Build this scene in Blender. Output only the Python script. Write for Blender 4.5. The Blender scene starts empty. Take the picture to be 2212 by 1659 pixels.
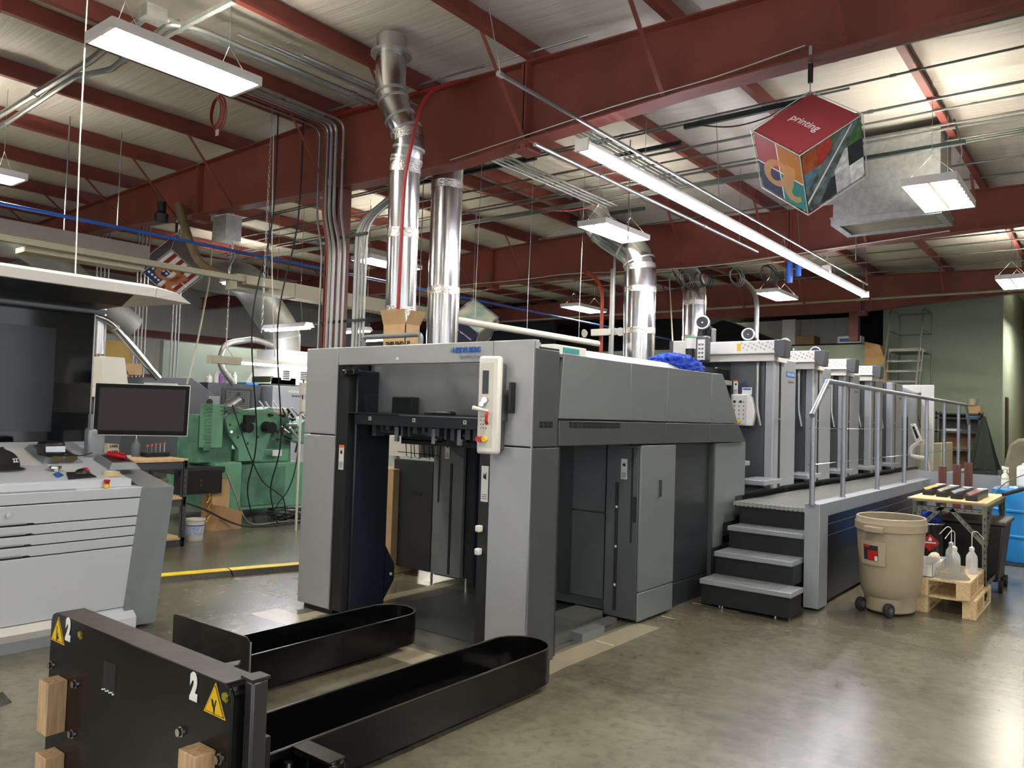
import bpy, bmesh, math, random
from mathutils import Vector, Matrix, noise
random.seed(7)
S = bpy.context.scene
COL = S.collection
# ---------------------------------------------------------------- camera
F_PX, YAW, PITCH, ROLL, EYE = 1695.69, 0.664229438, 0.0374287911, 0.0306791496, 1.6
_cy, _sy, _cp, _sp = math.cos(YAW), math.sin(YAW), math.cos(PITCH), math.sin(PITCH)
_cr, _sr = math.cos(ROLL), math.sin(ROLL)
FW = Vector((_cy * _cp, _sy * _cp, _sp)); RT = Vector((_sy, -_cy, 0.0)); UP = RT.cross(FW)
R2 = RT * _cr + UP * _sr; U2 = UP * _cr - RT * _sr; CAM = Vector((0, 0, EYE))
cd = bpy.data.cameras.new('camera'); cam = bpy.data.objects.new('camera', cd); COL.objects.link(cam)
cd.sensor_fit = 'HORIZONTAL'; cd.sensor_width = 36.0; cd.lens = F_PX / 2212 * 36.0
cd.clip_start = 0.05; cd.clip_end = 200
cam.matrix_world = Matrix(((R2.x, U2.x, -FW.x, CAM.x), (R2.y, U2.y, -FW.y, CAM.y), (R2.z, U2.z, -FW.z, CAM.z), (0, 0, 0, 1)))
S.camera = cam
# ---------------------------------------------------------------- world, exposure
W = bpy.data.worlds.new('world'); S.world = W; W.use_nodes = True
W.node_tree.nodes['Background'].inputs[0].default_value = (0.95, 0.97, 1.0, 1)
W.node_tree.nodes['Background'].inputs[1].default_value = .55
S.view_settings.view_transform = 'Standard'; S.view_settings.look = 'None'
S.view_settings.gamma = 1.0; S.view_settings.use_curve_mapping = False
S.view_settings.exposure = 1.62
TUBE = 30.0          # strength of a fluorescent tube or LED diffuser

# ---------------------------------------------------------------- helpers
def ray(px, py): return FW + R2 * ((px - 1106) / F_PX) - U2 * ((py - 829.5) / F_PX)
def at(px, py, **k):
    """the point in the hall seen at a pixel of the photograph, on a plane x=, y= or z="""
    d = ray(px, py); (a, v), = k.items(); i = 'xyz'.index(a)
    return CAM + d * ((v - CAM[i]) / d[i])
def on(px, py, p0, n):
    d = ray(px, py); n = Vector(n); return CAM + d * ((Vector(p0) - CAM).dot(n) / d.dot(n))
def lin(c):
    if isinstance(c, str): c = [int(c[i:i + 2], 16) / 255 for i in (0, 2, 4)]
    return tuple(x / 12.92 if x <= .04045 else ((x + .055) / 1.055) ** 2.4 for x in c) + (1,)
def mat(name, col, rough=.5, metal=0.0, emit=None, es=1.0, trans=0.0, alpha=1.0, coat=0.0, var=0.0, vscale=3.0, bump=0.0, bscale=40.0, col2=None, stretch=None, ior=None, spec=None):
    m = bpy.data.materials.new(name); m.use_nodes = True; nt = m.node_tree; p = nt.nodes['Principled BSDF']
    c = lin(col); p.inputs['Base Color'].default_value = c
    p.inputs['Roughness'].default_value = rough; p.inputs['Metallic'].default_value = metal
    if spec is not None: p.inputs['Specular IOR Level'].default_value = spec
    if emit: p.inputs['Emission Color'].default_value = lin(emit); p.inputs['Emission Strength'].default_value = es
    if trans: p.inputs['Transmission Weight'].default_value = trans
    if ior: p.inputs['IOR'].default_value = ior
    if coat: p.inputs['Coat Weight'].default_value = coat; p.inputs['Coat Roughness'].default_value = .1
    if alpha < 1: p.inputs['Alpha'].default_value = alpha
    def tex(scale, detail=4):
        t = nt.nodes.new('ShaderNodeTexCoord'); mp = nt.nodes.new('ShaderNodeMapping'); nz = nt.nodes.new('ShaderNodeTexNoise')
        if stretch: mp.inputs['Scale'].default_value = stretch
        nt.links.new(t.outputs['Object'], mp.inputs[0]); nt.links.new(mp.outputs[0], nz.inputs['Vector'])
        nz.inputs['Scale'].default_value = scale; nz.inputs['Detail'].default_value = detail; return nz
    if var or col2:
        nz = tex(vscale); mx = nt.nodes.new('ShaderNodeMix'); mx.data_type = 'RGBA'
        rp = nt.nodes.new('ShaderNodeMapRange'); rp.inputs[1].default_value = .35; rp.inputs[2].default_value = .65
        nt.links.new(nz.outputs['Fac'], rp.inputs[0]); nt.links.new(rp.outputs[0], mx.inputs['Factor'])
        mx.inputs[6].default_value = c if col2 else tuple(x * (1 - var) for x in c[:3]) + (1,)
        mx.inputs[7].default_value = lin(col2) if col2 else tuple(min(1, x * (1 + var)) for x in c[:3]) + (1,)
        nt.links.new(mx.outputs[2], p.inputs['Base Color'])
    if bump:
        nz = tex(bscale, 3); b = nt.nodes.new('ShaderNodeBump'); b.inputs['Strength'].default_value = bump; b.inputs['Distance'].default_value = .01
        nt.links.new(nz.outputs['Fac'], b.inputs['Height']); nt.links.new(b.outputs[0], p.inputs['Normal'])
    return m
class MB:
    def __init__(s): s.v = []; s.f = []; s.m = []
    def add(s, vs, fs, mi=0):
        o = len(s.v); s.v += [tuple(v) for v in vs]; s.f += [tuple(i + o for i in f) for f in fs]; s.m += [mi] * len(fs); return s
    def box(s, x0, x1, y0, y1, z0, z1, mi=0):
        x0, x1 = sorted((x0, x1)); y0, y1 = sorted((y0, y1)); z0, z1 = sorted((z0, z1))
        vs = [(x, y, z) for z in (z0, z1) for y in (y0, y1) for x in (x0, x1)]
        return s.add(vs, [(0, 2, 3, 1), (4, 5, 7, 6), (0, 1, 5, 4), (2, 6, 7, 3), (0, 4, 6, 2), (1, 3, 7, 5)], mi)
    def ext(s, pts, d, mi=0):
        """polygon of 3-D points pushed along d"""
        n = len(pts); d = Vector(d); P = [Vector(p) for p in pts]
        nrm = sum(((P[i] - P[0]).cross(P[(i + 1) % n] - P[0]) for i in range(1, n)), Vector())
        if nrm.dot(d) > 0: P.reverse()
        return s.add(P + [p + d for p in P], [tuple(range(n)), tuple(range(2 * n - 1, n - 1, -1))] + [(i, i + n, (i + 1) % n + n, (i + 1) % n) for i in range(n)], mi)
    def prism(s, pts, plane, a, b, mi=0):
        g = {'xz': lambda u, v: (u, a, v), 'yz': lambda u, v: (a, u, v), 'xy': lambda u, v: (u, v, a)}[plane]
        d = {'xz': (0, b - a, 0), 'yz': (b - a, 0, 0), 'xy': (0, 0, b - a)}[plane]
        return s.ext([g(*p) for p in pts], d, mi)
    def cyl(s, p, q, r, n=16, r2=None, mi=0, caps=True):
        p, q = Vector(p), Vector(q); r2 = r if r2 is None else r2; d = (q - p).normalized()
        a = d.orthogonal().normalized(); b = d.cross(a)
        vs = [c + (a * math.cos(t) + b * math.sin(t)) * rr for c, rr in ((p, r), (q, r2)) for t in (2 * math.pi * i / n for i in range(n))]
        fs = [(i, (i + 1) % n, (i + 1) % n + n, i + n) for i in range(n)]
        if caps: fs += [tuple(range(n - 1, -1, -1)), tuple(range(n, 2 * n))]
        return s.add(vs, fs, mi)
    def ring(s, p, q, ro, ri, n=28, mi=0):
        p, q = Vector(p), Vector(q); d = (q - p).normalized(); a = d.orthogonal().normalized(); b = d.cross(a)
        vs = [c + (a * math.cos(t) + b * math.sin(t)) * rr for c in (p, q) for rr in (ro, ri) for t in (2 * math.pi * i / n for i in range(n))]
        fs = []
        for i in range(n):
            j = (i + 1) % n
            fs += [(i, j, j + 2 * n, i + 2 * n), (i + n, i + 3 * n, j + 3 * n, j + n), (i, i + n, j + n, j), (i + 2 * n, j + 2 * n, j + 3 * n, i + 3 * n)]
        return s.add(vs, fs, mi)
    def tube(s, pts, r, n=8, mi=0, closed=False):
        P = [Vector(p) for p in pts]; m = len(P); rings = []; a = None
        for i in range(m):
            t = (P[(i + 1) % m] - P[i - 1]) if closed else (P[min(i + 1, m - 1)] - P[max(i - 1, 0)])
            t.normalize(); a = t.orthogonal() if a is None else a - t * a.dot(t)
            if a.length < 1e-5: a = t.orthogonal()
            a.normalize(); b = t.cross(a); rr = r[i] if isinstance(r, (list, tuple)) else r
            rings += [P[i] + (a * math.cos(2 * math.pi * k / n) + b * math.sin(2 * math.pi * k / n)) * rr for k in range(n)]
        fs = [(i * n + k, i * n + (k + 1) % n, ((i + 1) % m) * n + (k + 1) % n, ((i + 1) % m) * n + k) for i in range(m if closed else m - 1) for k in range(n)]
        if not closed: fs += [tuple(range(n - 1, -1, -1)), tuple((m - 1) * n + k for k in range(n))]
        return s.add(rings, fs, mi)
    def lathe(s, prof, c, n=28, mi=0, axis=None, sx=1, sy=1):
        """(radius, height) profile turned about an upright (or given) axis"""
        c = Vector(c); d = Vector(axis).normalized() if axis else Vector((0, 0, 1)); a = d.orthogonal().normalized() if axis else Vector((1, 0, 0)); b = d.cross(a)
        vs = [c + d * h + a * (r * math.cos(2 * math.pi * i / n) * sx) + b * (r * math.sin(2 * math.pi * i / n) * sy) for r, h in prof for i in range(n)]
        fs = [(k * n + i, k * n + (i + 1) % n, (k + 1) * n + (i + 1) % n, (k + 1) * n + i) for k in range(len(prof) - 1) for i in range(n)]
        if prof[0][0] > 1e-4: fs.append(tuple(range(n - 1, -1, -1)))
        if prof[-1][0] > 1e-4: fs.append(tuple((len(prof) - 1) * n + i for i in range(n)))
        return s.add(vs, fs, mi)
    def build(s, name, m, parent=None, bevel=0.0, smooth=False, seg=2):
        me = bpy.data.meshes.new(name); me.from_pydata(s.v, [], s.f)
        for k in (m if isinstance(m, (list, tuple)) else [m]): me.materials.append(k)
        if any(s.m): me.polygons.foreach_set('material_index', s.m)
        me.update(); o = bpy.data.objects.new(name, me); COL.objects.link(o)
        if smooth or bevel:
            me.polygons.foreach_set('use_smooth', [True] * len(me.polygons)); me.set_sharp_from_angle(angle=math.radians(35))
        if bevel:
            b = o.modifiers.new('bevel', 'BEVEL'); b.width = bevel; b.segments = seg; b.limit_method = 'ANGLE'; b.angle_limit = math.radians(40)
            b.harden_normals = False
        adopt(o, parent); return o
def adopt(o, parent):
    if parent is not None:
        o.parent = parent; o.matrix_parent_inverse = world_of(parent).inverted()
def world_of(o):
    m = o.matrix_basis.copy()
    while o.parent is not None:
        m = o.parent.matrix_basis @ o.matrix_parent_inverse @ m; o = o.parent
    return m
def tag(o, label, cat, group=None, kind=None):
    if label: o['label'] = label
    if cat: o['category'] = cat
    if group: o['group'] = group
    if kind: o['kind'] = kind
    return o
def thing(name, label, cat, loc, group=None):
    o = bpy.data.objects.new(name, None); COL.objects.link(o); o.location = loc; o.empty_display_size = .1
    return tag(o, label, cat, group)
def struct(o): o['kind'] = 'structure'; return o
def dup(root, delta=(0, 0, 0), label=None, group=None, rotz=0):
    r = root.copy(); COL.objects.link(r); r.location = root.location + Vector(delta)
    if rotz: r.rotation_euler.z = rotz
    if label: r['label'] = label
    if group: r['group'] = group
    def kids(a, b):
        for ch in a.children:
            c = ch.copy(); COL.objects.link(c); c.parent = b; c.matrix_parent_inverse = ch.matrix_parent_inverse.copy(); kids(ch, c)
    kids(root, r); return r
def text(s, size, loc, right, up, m, name='lettering', parent=None, bold=0.0, align='LEFT', depth=.001, shear=0.0, space=1.0, sx=1.0):
    c = bpy.data.curves.new(name, 'FONT'); c.body = s; c.size = size; c.extrude = depth; c.offset = bold; c.align_x = align; c.shear = shear; c.space_character = space
    c.resolution_u = 3; c.materials.append(m); o = bpy.data.objects.new(name, c); COL.objects.link(o)
    me = bpy.data.meshes.new_from_object(o); me.name = name; bpy.data.objects.remove(o); bpy.data.curves.remove(c); me.materials.clear(); me.materials.append(m)
    o = bpy.data.objects.new(name, me); COL.objects.link(o)
    r = Vector(right).normalized(); u = Vector(up); u = (u - r * u.dot(r)).normalized(); n = r.cross(u); l = Vector(loc)
    o.matrix_world = Matrix(((r.x * sx, u.x, n.x, l.x), (r.y * sx, u.y, n.y, l.y), (r.z * sx, u.z, n.z, l.z), (0, 0, 0, 1)))
    if parent is not None:
        w = o.matrix_world.copy(); o.parent = parent; o.matrix_parent_inverse = world_of(parent).inverted(); o.matrix_basis = w
    return o
def arc(p0, p1, p2, n=6):
    p0, p1, p2 = Vector(p0), Vector(p1), Vector(p2)
    return [p0 * (1 - t) ** 2 + p1 * 2 * t * (1 - t) + p2 * t * t for t in (i / n for i in range(n + 1))]
def smoothpath(pts, r=.15, n=5):
    """polyline with its corners rounded"""
    P = [Vector(p) for p in pts]; out = [P[0]]
    for i in range(1, len(P) - 1):
        a, b = P[i - 1] - P[i], P[i + 1] - P[i]; k = min(r, a.length * .45, b.length * .45)
        out += arc(P[i] + a.normalized() * k, P[i], P[i] + b.normalized() * k, n)
    return out + [P[-1]]
def catmull(pts, n=6):
    P = [Vector(p) for p in pts]; out = []
    for i in range(len(P) - 1):
        a, b, c, d = P[max(i - 1, 0)], P[i], P[i + 1], P[min(i + 2, len(P) - 1)]
        for k in range(n):
            t = k / n; out.append(.5 * ((2 * b) + (c - a) * t + (2 * a - 5 * b + 4 * c - d) * t * t + (3 * b - a - 3 * c + d) * t ** 3))
    return out + [P[-1]]

ORD = 'first second third fourth fifth sixth seventh eighth ninth tenth eleventh twelfth thirteenth fourteenth fifteenth sixteenth seventeenth eighteenth'.split()
# ---------------------------------------------------------------- materials
RED = mat('red_oxide_steel', '7e4036', .55, var=.18, vscale=1.2, bump=.05, bscale=25)
RED2 = mat('red_oxide_purlin', '793a31', .5, var=.15, vscale=2)
LGREY = mat('light_grey_press_paint', 'a1a5a8', .38, .25, bump=.04, bscale=220)
LGREY2 = mat('pale_silver_press_paint', '969ca2', .36, .3, bump=.03, bscale=220)
MGREY = mat('mid_grey_press_paint', '71777a', .36, .25, bump=.04, bscale=220)
DGREY = mat('dark_grey_press_paint', '4a4e52', .36, .25, bump=.04, bscale=220)
XGREY = mat('charcoal_press_paint', '2c2f33', .32, .1)
BLUEBLK = mat('blue_black_paint', '141b28', .35)
BLACK = mat('black_plastic', '101113', .4)
GLOSSBLK = mat('glossy_black_enamel', '08090b', .16, coat=.4)
TRUCKBLK = mat('black_enamel_truck_paint', '07080a', .2, spec=.35)
GREYPLATE = mat('grey_steel_top', '34332f', .45, .4, var=.3, vscale=12)  # paler grey for the top faces of the black truck
WHITE = mat('white_enamel', 'd9d9d4', .4)
OFFW = mat('off_white_plastic', 'c4c4bd', .45)
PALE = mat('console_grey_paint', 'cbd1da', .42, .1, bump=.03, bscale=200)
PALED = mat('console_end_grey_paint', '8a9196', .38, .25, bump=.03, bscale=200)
SILVER = mat('brushed_aluminium', 'b9bcc0', .3, .9)
RAILM = mat('anodised_rail', '9399a3', .35, .6)
GALV = mat('galvanised_sheet', 'a9adab', .4, .7, var=.12, vscale=14, bump=.05, bscale=8)
SPIRAL = mat('shiny_spiral_duct', 'c4c6c8', .2, 1.0, var=.1, vscale=8, bump=.25, bscale=5, stretch=(1, 1, .25))
CONDUIT = mat('conduit_steel', 'a2a5a3', .35, .85)
CONDUITD = mat('dull_conduit', '6f736e', .5, .6)
STRUT = mat('dark_strut_channel', '2e3a38', .45, .5)
CHROME = mat('chrome', 'd0d0d0', .12, 1)
FOIL = mat('foil_tape', 'c8c4c0', .25, 1, bump=.9, bscale=60)
GRIP = mat('studded_tread_aluminium', '8f9293', .4, .6, bump=.0)
RUBBER = mat('black_rubber', '1a1a1a', .7)
SCREEN = mat('dark_glass_screen', '0a0c10', .07, spec=.6)
SCREENG = mat('grey_lcd_panel', '1c2024', .2)
BLUE = mat('logo_blue', '1f55a8', .4)
CARD = mat('brown_cardboard', 'ab8d66', .8, var=.06, vscale=8)
CARDD = mat('shaded_cardboard', '8f7150', .8, var=.08)
PINE = mat('pale_pine_wood', 'd3bf98', .65, col2='bfa377', vscale=4, stretch=(2, 14, 14))
PLYE = mat('plywood_block', 'c6aa86', .6, col2='a98864', vscale=9, stretch=(7, 7, .6))
PLYF = mat('plywood_face', 'c49b6c', .6, var=.1, vscale=6)
BENCH = mat('bench_wood', 'cbb08a', .6, col2='b99a70', vscale=5, stretch=(2, 12, 1))
GREENW = mat('sage_green_wall_paint', '98a894', .7, var=.04, vscale=.6)
TEALW = mat('pale_teal_wall_paint', '93a39b', .7, var=.03, vscale=.6)
MACH = mat('machine_green_enamel', '5b8f72', .45, var=.12, vscale=5)
MACHD = mat('oily_green_enamel', '44715a', .5, var=.25, vscale=6)
YEL = mat('safety_yellow', 'e2b814', .45)
CABLEY = mat('cable_ramp_yellow', 'd9c21e', .5, var=.1, vscale=9)
ORG = mat('orange_label', 'e0661c', .5)
REDP = mat('red_plastic', 'b01718', .4)
REDH = mat('red_hose', '8c1f22', .45)
PAPER = mat('white_label_paper', 'd5d6d3', .6)
GREYTX = mat('grey_print', '63666a', .6)
DARKTX = mat('black_print', '15171a', .6)
WHITETX = mat('white_print', 'e8e8e8', .5)
BLUER = mat('blue_shop_towel', '2448b8', .85, var=.25, vscale=20)
BLUEP = mat('blue_painted_pipe', '2457b0', .4)
BLUED = mat('blue_plastic_drum', '2377b8', .35, var=.06, vscale=4)
BEIGE = mat('beige_trash_plastic', '9c9079', .5, var=.1, vscale=3)
TUBEM = mat('lit_fluorescent_tube', 'ffffff', .5, emit='fff6e6', es=TUBE)
LEDM = mat('lit_led_diffuser', 'ffffff', .5, emit='f4f2ff', es=TUBE * .8)
HOUSE = mat('white_lamp_housing', 'd8d8d4', .4)
CREAM = mat('cream_metal', 'a8a48f', .45, .2)
DRK = mat('dark_machine_grey', '34373a', .45)
VDARK = mat('very_dark_grey', '15171a', .5)
MIST = mat('tinted_guard_glass', '1a2024', .03, trans=.0, alpha=.22)
CLEAR = mat('clear_acrylic', 'f4f8f8', .04, alpha=.10)
POLY = mat('translucent_poly_bottle', 'dfe4e6', .3, alpha=.55)
DULLD = mat('dull_grey_duct', '8f918c', .5, .45, var=.08, vscale=5)
MEZZ = mat('black_storage_cloth', '121416', .8)
MUST = mat('mustard_panel', '8a7238', .7)
# ================================================================ the hall
RIDGE = 7.9
def rz(y): return 5.15 - .026 * abs(y - RIDGE)        # top of the rafters
X0, X1, Y0, Y1 = -9.0, 27.0, -9.0, 22.0
# floor: stained polished concrete with saw cuts and a pale repaired strip by the press
def floor_material():
    m = bpy.data.materials.new('stained_concrete'); m.use_nodes = True; nt = m.node_tree; p = nt.nodes['Principled BSDF']; L = nt.links
    g = nt.nodes.new('ShaderNodeNewGeometry'); sx = nt.nodes.new('ShaderNodeSeparateXYZ'); L.new(g.outputs['Position'], sx.inputs[0])
    def nz(scale, det=5, dist=0.0, st=None):
        n = nt.nodes.new('ShaderNodeTexNoise'); n.inputs['Scale'].default_value = scale; n.inputs['Detail'].default_value = min(det, 4); n.inputs['Distortion'].default_value = dist
        if st:
            mp = nt.nodes.new('ShaderNodeMapping'); mp.inputs['Scale'].default_value = st; L.new(g.outputs['Position'], mp.inputs[0]); L.new(mp.outputs[0], n.inputs['Vector'])
        else: L.new(g.outputs['Position'], n.inputs['Vector'])
        return n
    def rng(src, a, b, c=0.0, d=1.0):
        r = nt.nodes.new('ShaderNodeMapRange'); r.interpolation_type = 'SMOOTHSTEP'; r.inputs[1].default_value = a; r.inputs[2].default_value = b; r.inputs[3].default_value = c; r.inputs[4].default_value = d
        L.new(src, r.inputs[0]); return r.outputs[0]
    def mix(f, a, b):
        x = nt.nodes.new('ShaderNodeMix'); x.data_type = 'RGBA'; L.new(f, x.inputs['Factor'])
        for s, i in ((a, 6), (b, 7)):
            if isinstance(s, tuple): x.inputs[i].default_value = s
            else: L.new(s, x.inputs[i])
        return x.outputs[2]
    def mth(op, a, b=0.0):
        n = nt.nodes.new('ShaderNodeMath'); n.operation = op
        for s, i in ((a, 0), (b, 1)):
            if isinstance(s, (int, float)): n.inputs[i].default_value = s
            else: L.new(s, n.inputs[i])
        return n.outputs[0]
    c = mix(rng(nz(.7, 5, .4).outputs['Fac'], .3, .7), lin('525147'), lin('696758'))
    c = mix(rng(nz(1.3, 3, .2, (1, .45, 1)).outputs['Fac'], .35, .8, 0, .7), c, lin('403f38'))
    c = mix(rng(nz(4, 4, .2, (1.6, .5, 1)).outputs['Fac'], .3, .85, 0, .4), c, lin('807e6e'))
    c = mix(rng(nz(9, 4, .5).outputs['Fac'], .35, .7, 0, .4), c, lin('75725f'))
    c = mix(rng(nz(17, 4, .3).outputs['Fac'], .45, .75, 0, .35), c, lin('44433b'))
    def band(o, lo, hi): return mth('MULTIPLY', mth('GREATER_THAN', o, lo), mth('LESS_THAN', o, hi))
    wob = mth('MULTIPLY', nz(3, 5).outputs['Fac'], .05)
    yy = mth('ADD', sx.outputs[1], wob)
    strip = mth('MULTIPLY', band(yy, 2.82, 3.06), band(sx.outputs[0], 3.2, 5.5))
    strip2 = mth('MULTIPLY', band(mth('ADD', sx.outputs[0], wob), 3.62, 3.86), band(sx.outputs[1], 2.9, 5.3))
    strip3 = mth('MULTIPLY', band(yy, 4.9, 5.05), band(sx.outputs[0], 3.8, 5.6))
    st = mth('MULTIPLY', mth('MAXIMUM', mth('MAXIMUM', strip, strip2), strip3), .65)
    c = mix(st, c, lin('a8a08a'))
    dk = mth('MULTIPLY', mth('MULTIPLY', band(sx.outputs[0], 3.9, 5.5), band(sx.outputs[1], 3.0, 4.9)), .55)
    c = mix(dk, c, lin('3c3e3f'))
    cuts = None
    for ax, v in ((0, 6.4), (1, 5.52), (1, -.6), (0, 12.5), (1, 11.3)):
        k = mth('LESS_THAN', mth('ABSOLUTE', mth('SUBTRACT', sx.outputs[ax], v)), .008)
        cuts = k if cuts is None else mth('MAXIMUM', cuts, k)
    c = mix(mth('MULTIPLY', cuts, .8), c, lin('2a2924'))
    L.new(c, p.inputs['Base Color'])
    p.inputs['Roughness'].default_value = .25
    return m
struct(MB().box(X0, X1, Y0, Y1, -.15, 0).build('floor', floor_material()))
# ceiling: white insulation blanket sagging between the purlins, wrinkled along Y
def ceiling_material():
    m = bpy.data.materials.new('insulation_blanket'); m.use_nodes = True; nt = m.node_tree; p = nt.nodes['Principled BSDF']; L = nt.links
    p.inputs['Roughness'].default_value = .62
    g = nt.nodes.new('ShaderNodeNewGeometry'); mp = nt.nodes.new('ShaderNodeMapping'); L.new(g.outputs['Position'], mp.inputs[0]); mp.inputs['Scale'].default_value = (5, .22, 1)
    n = nt.nodes.new('ShaderNodeTexNoise'); n.inputs['Scale'].default_value = 1.6; n.inputs['Detail'].default_value = 6; n.inputs['Distortion'].default_value = .6; L.new(mp.outputs[0], n.inputs['Vector'])
    b = nt.nodes.new('ShaderNodeBump'); b.inputs['Strength'].default_value = .45; b.inputs['Distance'].default_value = .05
    L.new(n.outputs['Fac'], b.inputs['Height']); L.new(b.outputs[0], p.inputs['Normal'])
    n2 = nt.nodes.new('ShaderNodeTexNoise'); n2.inputs['Scale'].default_value = .8; L.new(g.outputs['Position'], n2.inputs['Vector'])
    mx = nt.nodes.new('ShaderNodeMix'); mx.data_type = 'RGBA'; mx.inputs[6].default_value = lin('bfbaaf'); mx.inputs[7].default_value = lin('cec9bf'); L.new(n2.outputs['Fac'], mx.inputs['Factor']); L.new(mx.outputs[2], p.inputs['Base Color'])
    return m
PY = sorted([7.63 - 1.5 * k for k in range(0, 11)] + [8.17 + 1.5 * k for k in range(0, 9)])
def roof():
    b = MB(); xs = [X0 + i * .3 for i in range(int((X1 - X0) / .3) + 1)]; ys = []
    ed = [Y0] + PY + [Y1]
    for i in range(len(ed) - 1):
        n = 7; ys += [(ed[i] + (ed[i + 1] - ed[i]) * k / n, math.sin(math.pi * k / n)) for k in range(n)]
    ys.append((Y1, 0)); vs = []
    for x in xs:
        seam = abs(((x + .4) % 1.83) - .0) < .3
        for y, s in ys:
            z = rz(y) + .215 - s * (.035 + .02 * noise.noise(Vector((x * .8, y * .3, 0)))) + (.022 if seam else 0) * s
            vs.append((x, y, z))
    m = len(ys); fs = [(i * m + j, i * m + j + 1, (i + 1) * m + j + 1, (i + 1) * m + j) for i in range(len(xs) - 1) for j in range(m - 1)]
    b.add(vs, fs); o = b.build('ceiling', ceiling_material(), smooth=True); return struct(o)
roof()
struct(MB().box(X0, X1, Y0, Y1, 5.5, 5.6).build('ceiling_deck', WHITE))
# outer walls
WALLW = mat('wall_insulation_white', 'c8c9c4', .7, var=.05, vscale=2, bump=.4, bscale=3, stretch=(4, 4, .4))
struct(MB().box(X0, X1, Y1, Y1 + .15, 0, 5.5).build('wall_back', WALLW))
struct(MB().box(X1, X1 + .15, Y0, Y1, 0, 5.5).build('wall_far', WALLW))
struct(MB().box(X0 - .15, X0, Y0, -5, 0, 5.5).box(X0 - .15, X0, 12, Y1, 0, 5.5).box(X0 - .15, X0, -5, 12, 4.4, 5.5).build('wall_near', WALLW))   # unseen wide opening added behind the camera to let fill light in
struct(MB().box(8, X1, Y0 - .15, Y0, 0, 5.5).box(X0, 8, Y0 - .15, Y0, 4.4, 5.5).build('wall_right', WALLW))  # second unseen opening, added for the same fill light
# rafters
def zlerp(pr, y):
    for (a, za), (b, zb) in zip(pr, pr[1:]):
        if a <= y <= b: return za + (zb - za) * (y - a) / (b - a)
    return pr[0][1] if y < pr[0][0] else pr[-1][1]
def rafter(x, prof, label, ystiff):
    t = thing('roof_rafter', label, 'beam', (x, RIDGE, zlerp(prof, RIDGE)))
    ys = sorted(set([Y0, Y1, RIDGE] + [p[0] for p in prof])); ys = [y for y in ys if Y0 <= y <= Y1]
    w, tp, bt = MB(), MB(), MB(); h = .1
    for a, c in zip(ys, ys[1:]):
        za, zc, ta, tc = zlerp(prof, a), zlerp(prof, c), rz(a), rz(c)
        w.ext([(x - .006, a, za), (x - .006, c, zc), (x - .006, c, tc), (x - .006, a, ta)], (.012, 0, 0))
        bt.ext([(x - h, a, za), (x - h, c, zc), (x - h, c, zc + .016), (x - h, a, za + .016)], (2 * h, 0, 0))
        tp.ext([(x - h, a, ta - .014), (x - h, c, tc - .014), (x - h, c, tc), (x - h, a, ta)], (2 * h, 0, 0))
    w.build('web', RED, t); bt.build('bottom_flange', RED, t); tp.build('top_flange', RED, t)
    for y in ystiff:
        s = MB().box(x - h + .01, x - .006, y - .012, y + .012, zlerp(prof, y), rz(y)); s.box(x - h + .01, x - .006, y + .03, y + .054, zlerp(prof, y), rz(y))
        s.build('splice_plate', RED, t)
        l = MB().box(x - h, x + h, y - .07, y + .1, zlerp(prof, y) - .1, zlerp(prof, y) - .002)
        for dy in (-.03, .05): l.cyl((x - h - .015, y + dy, zlerp(prof, y) - .05), (x - h, y + dy, zlerp(prof, y) - .05), .016, 6)
        l.build('bolted_lug', RED2, t)
    return t
PR1 = [(Y0, 4.75), (.5, 4.42), (3, 4.37), (4.6, 4.27), (5.6, 4.2), (7.9, 4.25), (11.6, 4.38), (13.6, 4.48), (15.6, 4.42), (18.3, 4.36), (Y1, 4.3)]
PR2 = [(Y0, 4.7), (1.1, 4.42), (3.0, 4.37), (4.4, 4.31), (6, 4.29), (9.6, 4.3), (11.6, 4.33), (Y1, 4.45)]
PR3 = [(Y0, 4.75), (1.7, 4.46), (3.4, 4.36), (4.8, 4.24), (7.6, 4.25), (13.6, 4.48), (Y1, 4.5)]
rafter(6.1, PR1, 'deep red steel roof rafter nearest the camera, crossed in front by the dented silver duct', (4.65, 10.6))
rafter(12.8, PR2, 'red steel roof rafter above the press walkway, behind the long lit strip lamp', (4.3, 10.6))
rafter(19.5, PR3, 'distant red steel roof rafter running over the rolling ladder and green wall', (4.85,))
rafter(26.2, PR3, 'farthest red steel rafter in the dark over the storage loft', ())
# purlins, one object per row and bay
BAYS = [(X0, 6.1, 'nearest bay'), (6.1, 12.8, 'second bay, above the press'), (12.8, 19.5, 'third bay'), (19.5, X1, 'farthest bay')]
def purlin(y, x0, x1, where, i):
    kk = int(abs(y - RIDGE) / 1.5); side = 'console' if y > RIDGE else 'walkway'
    z0 = rz(y); s = 1 if y < RIDGE else -1; b = MB()
    b.box(x0, x1, y - .003, y + .003, z0 + .002, z0 + .205); b.box(x0, x1, y - .065, y, z0 + .001, z0 + .006)
    b.box(x0, x1, y - .068, y - .063, z0 + .001, z0 + .022); b.box(x0, x1, y, y + .065, z0 + .2, z0 + .205)
    for k in (0, 1):
        xe = (x0, x1)[k]; b.box(xe - (.75 if k else 0), xe + (0 if k else .75), y - .01, y + .005, z0 + .002, z0 + .205)
    o = b.build('roof_purlin', RED2)
    return tag(o, 'red roof purlin of the %s, %s from the ridge on the %s side' % (where.split(',')[0], ORD[kk], side), 'purlin', 'roof purlins of the ' + where.split(',')[0])
for y in PY:
    for i, (a, c, w) in enumerate(BAYS):
        if y < -4 or (i == 0 and y > 20): continue
        purlin(y, a, c, w, i)
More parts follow.
